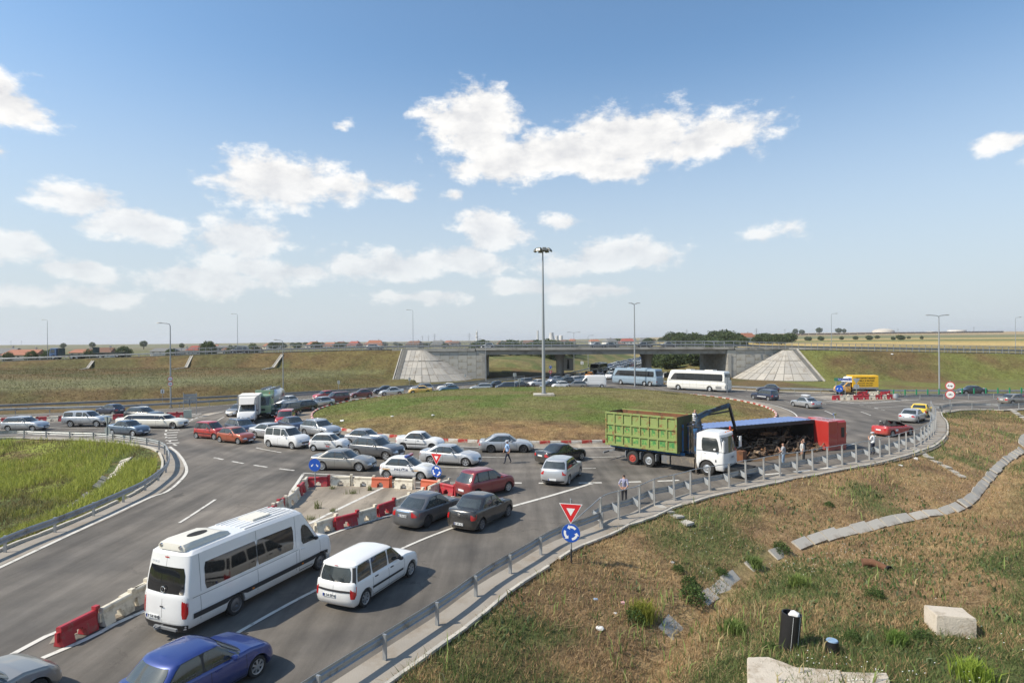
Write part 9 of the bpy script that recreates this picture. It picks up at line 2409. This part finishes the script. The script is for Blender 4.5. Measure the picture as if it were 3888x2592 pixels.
tower('chimney_stack', (60.25,1400.00,35.11), [(2.6, 0), (2.0, 1.0), (0.01, 1.0)], PALE, 'thin tall chimney stack left of the cooling tower', 'chimney'); tower('silo', (106.65,1300.00,22.92), [(3.8, 0), (3.8, 0.9), (0.01, 1.0)], WALLS[1], 'white round silo right of the cooling tower', 'silo'); tower('silo', (98.91,1320.00,22.95), [(3.4, 0), (3.4, 0.9), (0.01, 1.0)], PALE, 'grey silo next to the cooling tower', 'silo')
tower('storage_dome', (867.72,1400.00,33.70), [(24, 0.0), (22, 0.55), (17, 0.8), (9, 0.95), (0.01, 1.0)], plain('dome_pale', (0.50, 0.46, 0.40), rough=0.7), 'broad pale storage dome on the right ridge', 'dome')
for v, r_, lb in (((994.12,1420.00,26.38), 10, 'wide white storage tank on the right ridge'), ((1033.38,1440.00,25.90), 16, 'second white storage tank behind the twin lamp'), ((1069.30,1440.00,29.62), 19, 'largest white storage tank on the right ridge')): tower('storage_tank', v, [(r_, 0), (r_, 0.93), (r_ * 0.9, 1.0), (0.01, 1.0)], WALLS[1], lb, 'tank')
pyl = MB()
for sx in (-1, 1):
    for sy in (-1, 1): pyl.beam((3.2 * sx, 3.2 * sy, 0), (0.5 * sx, 0.5 * sy, 24), 0.3, 0.3).beam((0.5 * sx, 0.5 * sy, 24), (0, 0, 36), 0.25, 0.25)
for zz, w in ((24, 7), (28, 5.5), (32, 4)): pyl.beam((-w, 0, zz), (w, 0, zz), 0.35, 0.35).beam((-w, 0, zz), (0, 0, zz + 2), 0.2, 0.2).beam((w, 0, zz), (0, 0, zz + 2), 0.2, 0.2)
for k in range(6):
    z_ = 4 * k; e = 3.2 - 2.7 * z_ / 24; e2 = 3.2 - 2.7 * (z_ + 4) / 24
    for sy in (-1, 1): pyl.beam((-e, e * sy, z_), (e2, e2 * sy, z_ + 4), 0.18, 0.18)
pyl = pyl.mesh('lattice', plain('pylon_grey', (0.24, 0.25, 0.26), rough=0.7))
for px, top, Y in ((1650, 1265, 1100), (1627, 1270, 1300), (1604, 1272, 1500), (1782, 1262, 1000), (2608, 1248, 1000), (2708, 1253, 1050), (2734, 1248, 1300), (2872, 1244, 900), (2980, 1246, 1500), (3410, 1246, 1300), (3698, 1238, 1300), (42, 1302, 1300), (82, 1305, 1500)):
    x = (px - 1944) / 2275 * Y; z0 = zt(x, Y) - 1; zt_ = 9.2 - (top - 1297 + 0.0075 * (px - 1944)) * Y / 2275; o = link('pylon', pyl); o.location = (x, Y, z0); s = max(zt_ - z0, 12) / 36; o.scale = (s,) * 3; tag(o, 'grey lattice power pylon on the far skyline', 'pylon', 'power pylons on the skyline')
house((168.15,430.00,11.62)[0], 430, 9, 7, 4, 7, 'orange', 'pale house with an orange roof beside the right tree belt', 1, 0.3)
# tracks of wagons below the right ridge
wme = MB().box((0, 0, 2.2), (14, 3, 3.0)).mesh('rail_wagon', plain('wagon_brown', (0.10, 0.085, 0.075), rough=0.8, var=0.3))
for k in range(26):
    Y = 1180.0; x = 560 + k * 16; o = link('rail_wagon', wme); o.location = (x, Y, zt(x, Y) + 0.2); tag(o, 'dark railway wagon in the long train below the right ridge', 'wagon', 'railway wagons on the right plain')
# summer haze
hz_m = bpy.data.materials.new('haze'); hz_m.use_nodes = True; nt = hz_m.node_tree; nt.nodes.clear()
pv = nt.nodes.new('ShaderNodeVolumePrincipled'); pv.inputs['Color'].default_value = (0.93, 0.95, 1.0, 1); pv.inputs['Density'].default_value = 0.00013; pv.inputs['Anisotropy'].default_value = 0.2
nt.links.new(pv.outputs[0], nt.nodes.new('ShaderNodeOutputMaterial').inputs['Volume'])
o = MB().box((0, 4470, 20), (14200, 9100, 100)).obj('haze', hz_m, None); tag(o, 'thin pale summer haze over the whole plain', 'haze', kind='stuff')
